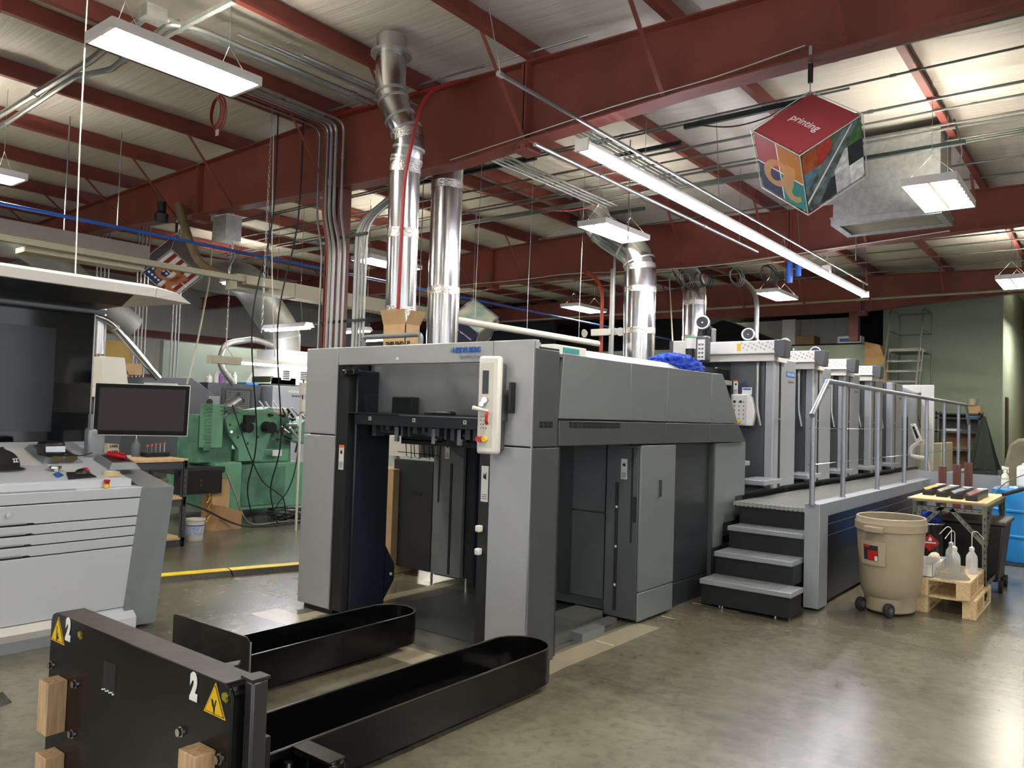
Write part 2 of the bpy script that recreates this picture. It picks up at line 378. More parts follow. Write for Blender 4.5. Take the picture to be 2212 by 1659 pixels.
# flange braces from the bottom flanges up to the purlins
for x, pr, w in ((6.1, PR1, 'nearest rafter'), (12.8, PR2, 'rafter above the walkway'), (19.5, PR3, 'rafter over the green wall')):
    for y in PY:
        if y < 1 or y > 17 or abs(y - 8.17) < .1: continue
        bn = '%s from the ridge on the %s side' % (ORD[int(abs(y - RIDGE) / 1.5)], 'console' if y > RIDGE else 'walkway')
        b = MB(); p = Vector((x - .09, y + .02, zlerp(pr, y) + .02)); q = Vector((x - .78, y + .02, rz(y) + .03)); d = (q - p).normalized(); n = d.cross(Vector((0, 1, 0)))
        b.ext([p - Vector((0, .02, 0)), p + Vector((0, .02, 0)), q + Vector((0, .02, 0)), q - Vector((0, .02, 0))], n * .004)
        b.ext([p + Vector((0, .016, 0)), p + Vector((0, .02, 0)), q + Vector((0, .02, 0)), q + Vector((0, .016, 0))], n * -.03)
        tag(b.build('flange_brace', RED2), 'red angle brace, %s, %s' % (w, bn), 'brace', 'flange braces of the ' + w)
# columns
COLD = mat('red_column', '5c2a22', .55, var=.1)
tag(MB().box(6.0, 6.2, 7.42, 7.44, 0, 4.24).box(6.0, 6.2, 7.62, 7.64, 0, 4.24).box(6.095, 6.105, 7.44, 7.62, 0, 4.24).build('steel_column', COLD),
    'red steel column behind the vertical conduits next to the press', 'column')
tag(MB().box(19.4, 19.6, 4.95, 5.15, 3.55, 4.23).build('steel_column', COLD), 'short red steel post rising from the office roof to the far rafter', 'column')
# white liner wall girts far behind on the back wall
for z in (2.2, 3.45):
    for xa, xb, w in ((0, 13, 'behind the dark press'), (13, 26, 'beyond the storage loft')):
        tag(MB().box(xa, xb, 21.86, 21.98, z, z + .2).build('wall_girt', RED2), 'dark red %s girt on the white back wall %s' % ('lower' if z < 3 else 'upper', w), 'girt', 'wall girts')
# partitions and offices
struct(MB().box(20.3, 26.9, 4.95, 13.9, 0, 3.55).build('wall_office', GREENW))
tag(MB().prism([(4.28, 0), (4.94, 0), (4.94, 3.58), (4.62, 3.5), (4.5, 3.2)], 'yz', 20.0, 20.35).build('plywood_sheet', mat('raw_plywood', 'b8935f', .7, col2='a07d4e', vscale=2, stretch=(1, 1, 3))),
    'tall brown plywood sheet leaning at the office corner beside the rolling ladder', 'plywood sheet')
struct(MB().box(21.6, 26.9, 2.28, 4.9, 0, 5.3).build('wall_green', GREENW))
run_later = True
DOORD = mat('dark_door', '2c2822', .6)
d1 = struct(MB().box(22.1, 22.55, 2.25, 2.279, .9, 2.35).build('door_1', DOORD))
d2 = struct(MB().box(26.0, 26.98, -1.5, 2.0, 0, 4.0).build('wall_tan', mat('tan_wall', 'a8834e', .7)))
# teal partition behind the green machine, mustard panels
struct(MB().box(8.05, 18, 15.2, 15.35, 0, 2.85).build('wall_teal', TEALW))
struct(MB().box(4.0, 8.0, 16.4, 16.5, 0, 2.85).build('wall_mustard', MUST))
# dark storage loft above the offices
lf = thing('storage_loft', 'dark cluttered storage loft on top of the green office', 'loft', (22, 9, 3.55))
MB().box(20.6, 26.5, 5.2, 13.5, 3.56, 3.62).build('loft_deck', MEZZ, lf)
MB().box(23.2, 23.4, 6.1, 9.6, 3.62, 4.6).build('pale_board', WALLW, lf)
MB().prism([(7.2, 3.62), (10.8, 3.62), (10.0, 4.2), (9.2, 4.5), (8.3, 4.1)], 'yz', 21.6, 22.6).build('covered_heap', MEZZ, lf)
MB().box(23.6, 23.8, 5.2, 14, 3.62, 4.9).build('dark_backing', MEZZ, lf)
struct(MB().box(19.9, 20.2, 14.1, 21.5, 0, 5.2).build('wall_dark', mat('dark_blue_grey_wall', '20262b', .8)))
# ================================================================ overhead: lamps
def high_bay(cx, cy, z, label, L=1.24, Wd=.44, panels=False, group=None, cord=False):
    t = thing('high_bay_lamp', label, 'ceiling lamp', (cx, cy, z), group)
    h = MB().box(cx - L / 2, cx + L / 2, cy - Wd * .3, cy + Wd * .3, z + .045, z + .065)  # gaps left between the top strips to send light up to the ceiling
    for s in (-1, 1): h.box(cx - L / 2, cx + L / 2, cy + s * Wd * .5, cy + s * Wd * .45, z + .045, z + .065)
    for k in range(9): h.box(cx - L / 2 + k * (L - .03) / 8, cx - L / 2 + .03 + k * (L - .03) / 8, cy - Wd / 2, cy + Wd / 2, z + .05, z + .06)
    for s in (-1, 1): h.box(cx - L / 2, cx + L / 2, cy + s * Wd / 2 - .004, cy + s * Wd / 2 + .004, z - .012, z + .065)
    for s in (-1, 1): h.box(cx + s * L / 2 - .015, cx + s * L / 2 + .015, cy - Wd / 2, cy + Wd / 2, z - .012, z + .065)
    h.box(cx - L / 2, cx + L / 2, cy - .018, cy + .018, z - .005, z + .05)
    h.build('lamp_housing', HOUSE, t)
    if panels:
        for s in (-1, 1): MB().box(cx - L / 2 + .03, cx + L / 2 - .03, cy + s * Wd / 4 - Wd * .2, cy + s * Wd / 4 + Wd * .2, z - .008, z + .01).build('light_panel', TUBEM, t)
    else:
        for s in (-1, 1):
            for k in (-1, 0, 1):
                y = cy + s * (Wd * .255) + k * Wd * .145
                MB().cyl((cx - L / 2 + .03, y, z + .005), (cx + L / 2 - .03, y, z + .005), .019, 10).build('lamp_tube', TUBEM, t)
    top = rz(cy) + .19
    for s in (-1, 1):
        w = MB(); x = cx + s * L * .36
        for u in (-1, 1): w.cyl((x, cy + u * Wd / 2, z + .06), (x, cy, z + .32), .003, 5)
        w.cyl((x, cy, z + .32), (x, cy, top), .003, 5); w.build('hanger_wire', CONDUIT, t)
    if cord: MB().tube(smoothpath([(cx - .4, cy + .1, z + .06), (cx - .4, cy + .12, z + .3), (cx - .45, cy + .15, top)], .1), .005, 6).build('power_cord', WHITE, t)
    return t
high_bay(3.22, 6.06, 4.35, 'large six-tube ceiling lamp, the biggest and brightest, above the operator console')
high_bay(9.8, 5.86, 4.27, 'lit ceiling lamp hanging in front of the elbow of the fat vertical duct', Wd=.47)
high_bay(9.32, 1.57, 4.06, 'twin-panel ceiling lamp glowing next to the square air diffuser box', Wd=.5, panels=True)
high_bay(3.05, 10.5, 4.2, 'lit ceiling lamp over the console hood, under the purlins of the nearest bay')
high_bay(9.6, 10.44, 4.2, 'lit ceiling lamp partly hidden behind the dented silver duct', Wd=.5)
high_bay(15.5, 10.05, 4.1, 'small distant ceiling lamp beside the red riser pipe above the emergency light', Wd=.5)
high_bay(16.1, 5.7, 4.2, 'small distant ceiling lamp above the row of printing units', Wd=.46)
high_bay(16.5, 1.58, 4.2, 'distant twin-panel ceiling lamp in front of the tapering rafter', Wd=.44, panels=True)
for x, y in ((3.3, 1.6), (-3.2, 1.7), (-3.2, 6.0), (-3.2, 10.4), (3.3, -2.8), (9.8, -2.8), (-3.2, -2.8), (22.6, 1.2), (3.0, 14.8), (9.6, 14.8), (15.5, 14.6), (22.5, 10.2)):
    high_bay(x, y, 4.25, 'white six-tube ceiling lamp in the grid of lamps beyond the frame', group='ceiling lamps beyond the frame')
# small shop lamps over the old machines
def shop_lamp(cx, cy, z, alongx, label, L=1.25, top=None):
    t = thing('shop_lamp', label, 'hanging lamp', (cx, cy, z))
    prof = [(-.12, 0), (.12, 0), (.06, .08), (-.06, .08)]
    if alongx:
        MB().prism([(cy + a, z + b) for a, b in prof], 'yz', cx - L / 2, cx + L / 2).build('lamp_shade', HOUSE, t)
        for s in (-1, 1): MB().cyl((cx - L / 2 + .04, cy + s * .05, z - .015), (cx + L / 2 - .04, cy + s * .05, z - .015), .019, 8).build('lamp_tube', LEDM, t)
        e = [(cx - L * .35, cy), (cx + L * .35, cy)]
    else:
        MB().prism([(cx + a, z + b) for a, b in prof], 'xz', cy - L / 2, cy + L / 2).build('lamp_shade', HOUSE, t)
        for s in (-1, 1): MB().cyl((cx + s * .05, cy - L / 2 + .04, z - .015), (cx + s * .05, cy + L / 2 - .04, z - .015), .019, 8).build('lamp_tube', LEDM, t)
        e = [(cx, cy - L * .35), (cx, cy + L * .35)]
    mx, my = (e[0][0] + e[1][0]) / 2, (e[0][1] + e[1][1]) / 2
    for x, y in e: w = MB(); w.cyl((x, y, z + .07), (x * .8 + mx * .2, y * .8 + my * .2, z + .5), .004, 5); w.cyl((x * .8 + mx * .2, y * .8 + my * .2, z + .5), (x * .8 + mx * .2, y * .8 + my * .2, rz(y) + .19), .004, 5); w.build('hanger_wire', CONDUIT, t)
    return t
shop_lamp(8.5, 12.9, 3.82, True, 'white shop lamp hanging on a chain below the cream trunking near the eagle-cube sign'.replace('eagle-cube', 'flag cube'))
shop_lamp(8.55, 11.85, 3.0, False, 'white shop lamp with a faceted shade just behind the chains by the conduits')
shop_lamp(12.1, 14.3, 3.4, False, 'small lit shop lamp seen between the conduit bundle and the open carton')
shop_lamp(15.0, 16.6, 3.55, False, 'tiny lit shop lamp seen below the grey guard rail on the press')
# long lit strip lamp over the walkway with its carrier pipe
t = thing('strip_lamp', 'very long lit white strip lamp hanging diagonally above the press', 'strip lamp', (10.2, 3.68, 3.88))
MB().prism([(3.63, 3.9), (3.73, 3.9), (3.71, 3.97), (3.65, 3.97)], 'yz', 5.57, 14.9).build('lamp_housing', HOUSE, t)
MB().prism([(3.62, 3.9), (3.64, 3.872), (3.72, 3.872), (3.74, 3.9)], 'yz', 5.6, 14.87).build('diffuser', LEDM, t)
for s in (5.57, 14.88): MB().box(s - .012, s + .012, 3.615, 3.745, 3.868, 3.972).build('end_cap', HOUSE, t)
for x in (5.75, 8.2, 10.6, 12.9, 14.7):
    w = MB()
    for u in (-.1, .1): w.cyl((x + u, 3.68, 3.97), (x, 3.67, 4.1), .003, 5)
    w.build('hanger_wire', CONDUIT, t)
t = thing('carrier_pipe', 'thin steel pipe carrying the long strip lamp on wires from the purlins', 'pipe', (9.6, 3.66, 4.11))
MB().cyl((4.4, 3.66, 4.11), (14.95, 3.66, 4.11), .017, 10).build('pipe', CONDUIT, t)
b = MB()
for x in (4.42, 6.9, 9.4, 11.9, 14.9): b.cyl((x - .025, 3.66, 4.11), (x + .025, 3.66, 4.11), .023, 10)
b.build('coupling', SILVER, t)
for x, u in ((4.42, -.25), (8.4, .1), (11.2, .1), (14.9, .15)): MB().cyl((x, 3.66, 4.12), (x + u, 3.66 + .1, rz(3.7) + .19), .004, 5).build('hanger_wire', CONDUIT, t)
tag(MB().cyl((5.87, 4.41, 4.15), (11.5, 4.38, 4.15), .022, 10).cyl((7.0, 4.4, 4.15), (7.08, 4.4, 4.15), .028, 10).cyl((9.6, 4.39, 4.15), (9.68, 4.39, 4.15), .028, 10).cyl((8, 4.4, 4.15), (8, 4.4, 5.24), .004, 5).cyl((10.8, 4.38, 4.15), (10.8, 4.38, 5.24), .004, 5).build('steel_pipe', CONDUIT),
    'plain steel pipe hung below the rafter parallel to the long strip lamp', 'pipe')
# unlit tube lamp above the press body
t = thing('strip_lamp', 'unlit cream strip lamp hanging level above the front end of the press', 'strip lamp', (8.7, 6.5, 2.72))
MB().cyl((7.1, 6.5, 2.73), (10.4, 6.5, 2.73), .045, 14).build('tube_body', mat('cream_tube', 'c9c6b8', .35), t)
MB().cyl((7.06, 6.5, 2.73), (7.1, 6.5, 2.73), .047, 14).cyl((10.4, 6.5, 2.73), (10.44, 6.5, 2.73), .047, 14).build('end_cap', HOUSE, t)
b = MB()
for x in (7.5, 8.6, 9.9): b.cyl((x, 6.5, 2.77), (x, 6.5, 3.3), .004, 5); b.cyl((x, 6.5, 3.3), (x + .05, 6.5, rz(6.5) + .19), .004, 5)
b.build('hanger_wire', CONDUIT, t)
# tube lamp on chains above the green machine
def chain(p, q, name, label, r=.012, step=.045):
    p, q = Vector(p), Vector(q); n = int((p - q).length / step); b = MB(); d = (q - p) / n
    for i in range(n):
        c = p + d * (i + .5); a = Vector((1, 0, 0)) if i % 2 else Vector((0, 1, 0))
        b.tube([c + a * (r * math.cos(k)) + d * (.62 * math.sin(k)) for k in (j * math.pi / 3 for j in range(6))], .0028, 4, closed=True)
    return tag(b.build(name, SILVER), label, 'chain')
t = thing('tube_lamp', 'lit tube lamp with a cream end box hanging low over the green machine', 'hanging lamp', (7.1, 10.5, 2.2))
MB().box(6.25, 6.75, 10.44, 10.56, 2.2, 2.31).build('end_box', CREAM, t)
MB().prism([(10.42, 2.25), (10.58, 2.25), (10.53, 2.31), (10.47, 2.31)], 'yz', 6.75, 8.9).build('lamp_shade', HOUSE, t)
MB().cyl((6.78, 10.5, 2.235), (8.85, 10.5, 2.235), .02, 10).build('lamp_tube', LEDM, t)
MB().cyl((8.5, 10.5, 2.3), (8.5, 10.5, 5.25), .004, 5).cyl((6.4, 10.5, 2.31), (6.52, 10.5, 2.46), .004, 5).cyl((6.64, 10.5, 2.31), (6.52, 10.5, 2.46), .004, 5).build('hanger_wire', CONDUIT, t)
chain((6.52, 10.5, 2.46), (6.45, 10.35, 5.1), 'chain', 'long silver chain from the roof holding the low tube lamp')
chain((5.35, 7.9, 2.45), (5.4, 7.95, 5.2), 'chain', 'silver chain hanging just beside the vertical conduits')
# ================================================================ ducts
def duct(name, label, pts, r, m=SPIRAL, ribs=(), foil=(), n=28):
    c = Vector(pts[0]); t = thing(name, label, 'duct', c)
    path = smoothpath(pts, .28, 4)
    MB().tube(path, r, n).build('duct_pipe', m, t, smooth=True)
    b = MB()
    def pos(z):
        for a, c2 in zip(path, path[1:]):
            if min(a.z, c2.z) <= z <= max(a.z, c2.z) and abs(a.z - c2.z) > 1e-4:
                k = (z - a.z) / (c2.z - a.z); return a.lerp(c2, k), (c2 - a).normalized()
        return path[0], Vector((0, 0, 1))
    for z in ribs:
        p, d = pos(z); b.cyl(p - d * .012, p + d * .012, r + .008, n)
    if ribs: b.build('joint_rib', GALV, t, smooth=True)
    for z in foil:
        p, d = pos(z); MB().cyl(p - d * .045, p + d * .045, r + .004, n, caps=False).build('foil_tape_band', FOIL, t, smooth=True)
    return t
d = duct('exhaust_duct', 'dented silver exhaust duct with a sideways kink rising in front of the nearest rafter',
     [(5.29, 5.54, 2.02), (5.24, 5.5, 3.95), (5.25, 5.44, 4.2), (5.13, 5.63, 4.62), (5.13, 5.63, 5.22)], .148, ribs=(3.99, 4.02, 4.12, 4.3, 4.42, 4.6, 4.68), foil=(2.55, 3.3, 3.93, 4.25))
MB().lathe([(.2, 0), (.2, .03), (.155, .05)], (5.13, 5.63, 5.03), 24).build('roof_collar', GALV, d)
MB().tube(catmull([(5.13, 5.41, 2.3), (5.11, 5.37, 3.5), (5.09, 5.3, 3.95), (5.25, 5.24, 4.6), (5.93, 5.35, 5.02), (5.97, 6.5, 5.09), (5.97, 7.9, 5.14)], 6), .018, 8).build('red_hose', REDH, d)
duct('exhaust_duct', 'straight smooth silver exhaust duct passing behind the nearest rafter', [(6.45, 6.07, 2.0), (6.45, 6.07, 5.22)], .178, ribs=(2.05,), foil=(2.95, 4.15))
MB_ = duct('exhaust_duct', 'fat silver duct with an elbow at its top, beside the red riser pipe', [(10.9, 6.03, 2.0), (10.9, 6.03, 4.15), (10.75, 6.75, 4.65), (10.8, 7.0, 5.22)], .25, ribs=(4.05, 4.3, 4.6), foil=(2.95, 3.6, 3.95))
duct('exhaust_duct', 'farther silver duct with an elbow, behind the ink camera rings', [(13.5, 6.32, 2.0), (13.5, 6.32, 4.1), (14.1, 6.9, 4.6), (14.1, 6.9, 5.22)], .215, ribs=(4.05, 4.3), foil=(3.1, 3.75))
d = duct('return_duct', 'big grey oval duct slanting down to the white vent box on the teal wall', [(9.3, 13.0, 2.68), (9.3, 13.0, 3.02), (8.45, 13.0, 3.95), (8.4, 14.6, 4.2)], .33, m=DULLD, ribs=(2.95,))
MB().box(8.95, 9.65, 12.66, 13.34, 2.3, 2.68).prism([(8.75, 2.02), (9.85, 2.02), (9.65, 2.32), (8.95, 2.32)], 'xz', 12.6, 13.4).build('plenum_box', WHITE, d)
for x in (9.0, 9.4):
    g = MB().box(x, x + .2, 12.585, 12.6, 2.1, 2.3).build('vent_grille', WHITE, d)
    q = MB()
    for k in range(5): q.box(x + .03, x + .17, 12.578, 12.586, 2.12 + k * .035, 2.138 + k * .035)
    q.build('louver', DARKTX, g)
duct('return_duct', 'grey square duct slanting behind the console hood', [(6.8, 14.0, 2.9), (5.5, 14.0, 3.82), (5.1, 14.0, 4.1), (5.1, 15.4, 4.3)], .26, m=DULLD, ribs=(3.6,), n=20)
d = duct('flex_duct', 'thin diagonal silver pipe running down behind the monitor to the dark press', [(5.25, 12, 2.86), (5.5, 12, 2.8), (6.3, 12, 1.98)], .055, ribs=(2.7,), n=14)
duct('vent_stack', 'upright pale pipe rising from the dryer hood beside the big dark screen', [(5.42, 12.1, 2.3), (5.42, 12.1, 3.3)], .075, m=SILVER, n=16)
# square supply diffuser box
t = thing('air_diffuser', 'square sheet-metal air drop with a sloped grille, behind the printing cube', 'air duct', (10.35, 2.25, 4.05))
MB().box(10.0, 10.7, 1.68, 2.86, 4.12, 5.08).build('duct_drop', GALV, t)
MB().ext([(9.97, 1.65, 4.12), (9.97, 2.89, 4.12), (10.73, 2.89, 4.12), (10.73, 1.65, 4.12)], (0, 0, .02)).build('flange', GALV, t)
b = MB().box(9.98, 10.06, 1.66, 2.88, 4.04, 4.119).box(10.64, 10.72, 1.66, 2.88, 4.04, 4.119).box(10.0601, 10.6399, 1.66, 1.74, 4.041, 4.119).box(10.0601, 10.6399, 2.8, 2.88, 4.041, 4.119)
b.build('grille_frame', GALV, t)
b = MB()
for k in range(9): b.box(10.08 + k * .062, 10.1 + k * .062, 1.76, 2.78, 4.06, 4.11)
b.build('vent_grille', CREAM, t)
MB().tube(catmull([(9.7, 1.5, 5.0), (9.9, 1.45, 4.7), (10.0, 1.5, 4.6)], 4), .01).build('cable', RUBBER, t)
b = MB().box(9.4, 9.46, 1.35, 2.95, 4.62, 4.66); tag(b.build('strut_channel', STRUT), 'dark strut channel crossing in front of the square air drop', 'strut')
# ================================================================ conduits
def run(label, pts, r=.014, m=CONDUIT, name='conduit', group=None, rnd=.12, coup=True, cat='conduit'):
    path = smoothpath(pts, rnd, 4); b = MB().tube(path, r, 8)
    if coup:
        L = 0; nxt = 1.2 + random.random()
        for a, c in zip(path, path[1:]):
            d = (c - a).length
            while nxt < L + d:
                p = a.lerp(c, (nxt - L) / d); u = (c - a).normalized(); b.cyl(p - u * .03, p + u * .03, r * 1.35, 8); nxt += 3.0
            L += d
    return tag(b.build(name, m, smooth=True), label, cat, group)
# bundle running down the column, seven pipes of differing size
zt = 4.98
for i, (y, r, x, ytop, bend) in enumerate(((7.72, .013, 5.93, 7.72, 0), (7.6, .02, 5.93, 7.6, 0), (7.53, .017, 5.9, 7.53, .4), (7.46, .02, 5.9, 7.46, .5), (7.38, .02, 5.92, 7.4, .45), (7.3, .015, 5.93, 7.28, .6))):
    m = RED if i == 1 else CONDUIT
    run('vertical %s conduit strapped to the red column, %s from the console side' % ('dark red' if i == 1 else 'steel', ORD[i]), [(x, y - .12, 0.02), (x, y - .12, 3.5), (x, ytop, 3.9), (x, ytop, zt), (x - .35 - bend, ytop + .05, zt + .04), (x - 1.3 - bend, ytop + .05, zt + .04)], r, m, group='conduits on the red column' if i != 1 else None)
for i in range(4):
    y = 7.15 - i * .055
    run('vertical steel conduit bent behind the rafter flange, %s from the red column' % ORD[i], [(6.0, y - .1, .02), (6.0, y - .1, 3.75), (6.35, y - .42, 4.2), (6.9, y - .45, 4.6), (7.6, y - .5, 5.0)], .03 if i == 0 else .015, CONDUIT, group='bent conduits behind the rafter', rnd=.2)
for z in (2.6, 3.6):
    tag(MB().box(5.96, 5.99, 6.85, 7.75, z, z + .03).build('pipe_strap', STRUT), 'dark strut bar clamping the conduits, %s one' % ('lower' if z < 3 else 'upper'), 'strut')
# big conduits in the nearest bay, up near the purlins
for i, (y, z) in enumerate(((6.32, 4.94), (6.25, 4.94), (6.18, 4.94))):
    run('%s steel conduit along the purlins toward the dented duct' % ('first', 'middle', 'last')[i], [(3.9 + .3 * i, y, z), (5.98, y - .06, z)], (.016, .016, .022)[i], CONDUIT, group='conduits between the big lamp and the dented duct')
run('shiny conduit with elbows crossing the upper corner above the big lamp', [at(-60, 285, z=4.9), at(200, 128, z=4.9), at(318, 32, z=4.9), (3.4, 6.56, 4.92), (5.6, 6.5, 4.92)], .034, CONDUIT, rnd=.08)
run('second conduit slanting past the end of the big lamp', [at(-60, 315, z=4.88), at(165, 165, z=4.88), at(240, 150, z=4.88), at(365, 52, z=4.88), (3.6, 6.44, 4.9), (5.6, 6.4, 4.9)], .028, CONDUIT, rnd=.08)
tag(MB().box(3.45, 3.49, 5.7, 7.4, 4.86, 4.9).build('strut_channel', GALV), 'slotted galvanised strut hung across the purlins above the big lamp', 'strut')
tag(MB().box(3.16, 3.34, 6.5, 6.66, 4.87, 4.98).build('junction_box', GALV), 'grey conduit junction box above the bright corner lamp', 'junction box')
run('white cord hanging down beside the big lamp to the console', [(2.62, 6.35, 5.2), (2.64, 6.4, 3.6), (2.7, 6.5, 2.5)], .006, WHITE, name='power_cord', cat='cord')
run('thin steel rod hanging from the purlin to the grey crane rail', [(4.0, 10.0, 5.0), (4.0, 10.0, 3.5)], .008, CONDUIT, name='hanger_rod', cat='rod', coup=False)
run('thin steel rod hanging to the blue air pipe', [(4.62, 10.0, 5.0), (4.62, 10.0, 3.8)], .006, CONDUIT, name='hanger_rod', cat='rod', coup=False)
run('long pale pipe dropping from the roof behind the green machine', [(6.9, 11.6, 5.0), (6.85, 11.6, 3.6), (6.7, 11.6, 2.6), (6.55, 11.6, 1.9)], .014, CREAM)
# conduits across the bay behind the nearest rafter, running along Y under the purlins
RUNS = [(7.5, 5.0, -3, 14), (8.1, 4.98, -3, 14), (8.18, 4.98, 2.2, 14), (8.9, 4.97, -3, 14), (9.25, 4.97, -3, 14), (9.7, 4.96, -3, 16), (9.85, 4.96, -3, 16), (10.25, 4.95, -3, 16), (10.33, 4.95, -3, 16), (10.42, 4.95, -3, 16), (11.3, 4.95, -3, 3.3), (12.2, 5.0, -3, 9)]
for i, (x, z, ya, yb) in enumerate(RUNS):
    run('thin grey conduit crossing the second bay, %s one counted from the nearest rafter' % ORD[i], [(x, ya, z), (x, yb, z)], .013 if i % 3 else .017, CONDUITD, group='crossing conduits of the second bay')
for i, x in enumerate((13.6, 14.1, 14.9, 15.6, 16.3, 17.2, 18.4)):
    run('thin grey conduit crossing the third bay, %s one counted from the walkway rafter' % ORD[i], [(x, -3, 4.95), (x, 16, 4.95)], .014, CONDUITD, group='crossing conduits of the third bay')
for i, x in enumerate((2.0, 5.2)):
    pass
for i in range(4):
    run('shiny conduit behind the rafter along the press, %s from the walkway side' % ORD[i], [(6.4, 4.9 + i * .07, 4.9), (10.1, 4.9 + i * .07, 4.9)], .014, CONDUIT, group='parallel conduits behind the rafter')
for i in range(4):
    run('shiny conduit in the rack near the fat duct, %s from the walkway side' % ORD[i], [(7.0, 6.2 + i * .09, 4.86), (10.4, 6.2 + i * .09, 4.86)], .016, CONDUIT, group='rack conduits near the fat duct')
for x, y0, y1, lab in ((7.2, 4.3, 6.0, 'dark slotted strut just under the nearest rafter flange'), (8.0, 6.0, 8.2, 'dark strut bar with a cord hanging from its end'), (8.5, 4.2, 5.4, 'short dark strut under the end of the long strip lamp'),
                       (10.9, 6.0, 7.4, 'dark strut behind the lamp at the fat duct'), (8.05, 2.62, 3.95, 'grey strut rail with a black cable hung beside the printing cube')):
    tag(MB().box(x, x + .045, y0, y1, 4.88, 4.93).build('strut_channel', STRUT), lab, 'strut')
run('black cord drooping beneath the strut near the printing cube', catmull([(8.07, 3.8, 4.9), (8.08, 3.4, 4.8), (8.08, 3.0, 4.82), (8.07, 2.65, 4.93)], 5), .008, RUBBER, name='power_cord', cat='cord', coup=False)
run('pair of red sagging wires below the crossing conduits', catmull([(7.5, 7.9, 4.9), (8.6, 7.2, 4.72), (9.4, 6.6, 4.6), (10.2, 6.4, 4.85)], 6), .006, REDH, name='wire', cat='cord', coup=False)
for x, y, zb, lab in ((8.0, 8.0, 2.75, 'thin pipe dropping from a dark strut to the cream strip lamp'), (8.95, 5.15, 2.0, 'thin wire dropping in front of the fat duct'), (11.6, 3.0, 3.9, 'thin rod dropping above the far part of the long strip lamp'), (10.6, 6.9, 4.4, 'short rod beside the lamp at the fat duct')):
    run(lab, [(x, y, 5.25), (x, y, zb)], .007, CONDUITD, name='hanger_rod', cat='rod', coup=False)
# risers between the ducts
run('orange-red riser pipe between the lamp and the fat duct', [(12.0, 7.4, 0.02), (12.0, 7.4, 3.9), (12.1, 7.7, 4.2), (12.2, 7.9, 4.25)], .035, mat('orange_red_pipe', 'a23a26', .45), name='riser_pipe', cat='pipe', rnd=.3)
run('bright steel riser pipe beside the orange-red one', [(11.9, 7.15, 0.02), (11.9, 7.15, 4.2)], .03, CONDUIT, name='riser_pipe', cat='pipe')
run('steel riser pipe below the lamp that hangs by the fat duct', [(11.6, 6.93, 0.02), (11.6, 6.93, 4.9)], .028, CONDUIT, name='riser_pipe', cat='pipe')
run('steel riser pipe with a curved top behind the first ink cartridge', [(14.2, 5.4, 0.02), (14.2, 5.4, 3.95), (14.5, 5.8, 4.3), (15, 6, 4.4)], .045, CONDUIT, name='riser_pipe', cat='pipe', rnd=.3)
run('slanted pale cord stretched up beside the farther duct', [(9.9, 4.9, 2.1), (13.0, 6.6, 4.25)], .01, CREAM, name='cord', cat='cord', coup=False)
run('long pale pipe clipped along the far side of the distant rafter', [(19.3, -3, 4.5), (19.3, 16, 4.5)], .03, CREAM, name='sprinkler_pipe', cat='pipe')
# cable coils under the second rafter
for i, (y, r, m) in enumerate(((6.1, .1, CONDUITD), (5.75, .11, RUBBER), (5.2, .12, CONDUITD), (4.65, .14, RUBBER))):
    b = MB()
    for k in range(5):
        a = random.random() * .5; b.tube([(12.7 + .03 * k - .05, y + (r + .01 * k) * math.sin(j * math.pi / 8 + a) * .8, 4.15 - r + (r + .012 * k) * math.cos(j * math.pi / 8)) for j in range(16)], .007, 5, closed=True)
    tag(b.build('cable_coil', m), '%s cable coil under the second rafter, %s from the fat duct' % ('grey' if m is CONDUITD else 'black', ORD[i]), 'cable coil', 'cable coils under the second rafter')
tag(MB().cyl((12.7, 4.3, 3.85), (12.7, 4.3, 4.2), .05, 12).cyl((12.7, 4.16, 3.95), (12.7, 4.16, 4.2), .045, 12).build('hose_reel', BLUEP), 'pair of blue hose ends hanging under the second rafter by the black coil', 'hose')
def coil_at(p, r, m, label, nm='cable_coil', turns=5, ax='x', rt=.006):
    b = MB(); p = Vector(p)
    for k in range(turns):
        rr = r * (.85 + .08 * k); pts = []
        for j in range(16):
            u, v = rr * .7 * math.sin(j * math.pi / 8), rr * math.cos(j * math.pi / 8) + .02 * math.sin(3 * k)
            pts.append(p + (Vector((.012 * k, u, v)) if ax == 'x' else Vector((u, .012 * k, v))))
        b.tube(pts, rt, 5, closed=True)
    return tag(b.build(nm, m), label, 'cable coil')
_p = at(465, 242, z=4.75)
MB_0 = tag(MB().cyl((_p.x + .02, _p.y, 4.9), (_p.x + .02, _p.y, 5.25), .004, 5).box(_p.x + .03, _p.x + .035, _p.y - .03, _p.y + .03, 4.5, 4.57).cyl((_p.x + .03, _p.y, 4.55), (_p.x + .03, _p.y, 4.9), .003, 5).build('wire_hanger', OFFW), 'white tag on a wire holding the coil of red wire near the big lamp', 'tag')
coil_at((_p.x, _p.y, 4.75), .17, REDH, 'coil of red wire with a white tag hanging from the conduits near the big lamp')
coil_at((2.35, 7.62, 4.98), .2, REDH, 'coil of red wire hanging at the upper corner behind the big lamp')
tag(MB().cyl((1.55, 8.2, 4.92), (1.55, 8.2, 4.95), .17, 20).build('ceiling_dish', WHITE), 'round white dish by the purlins in the upper corner', 'dish')
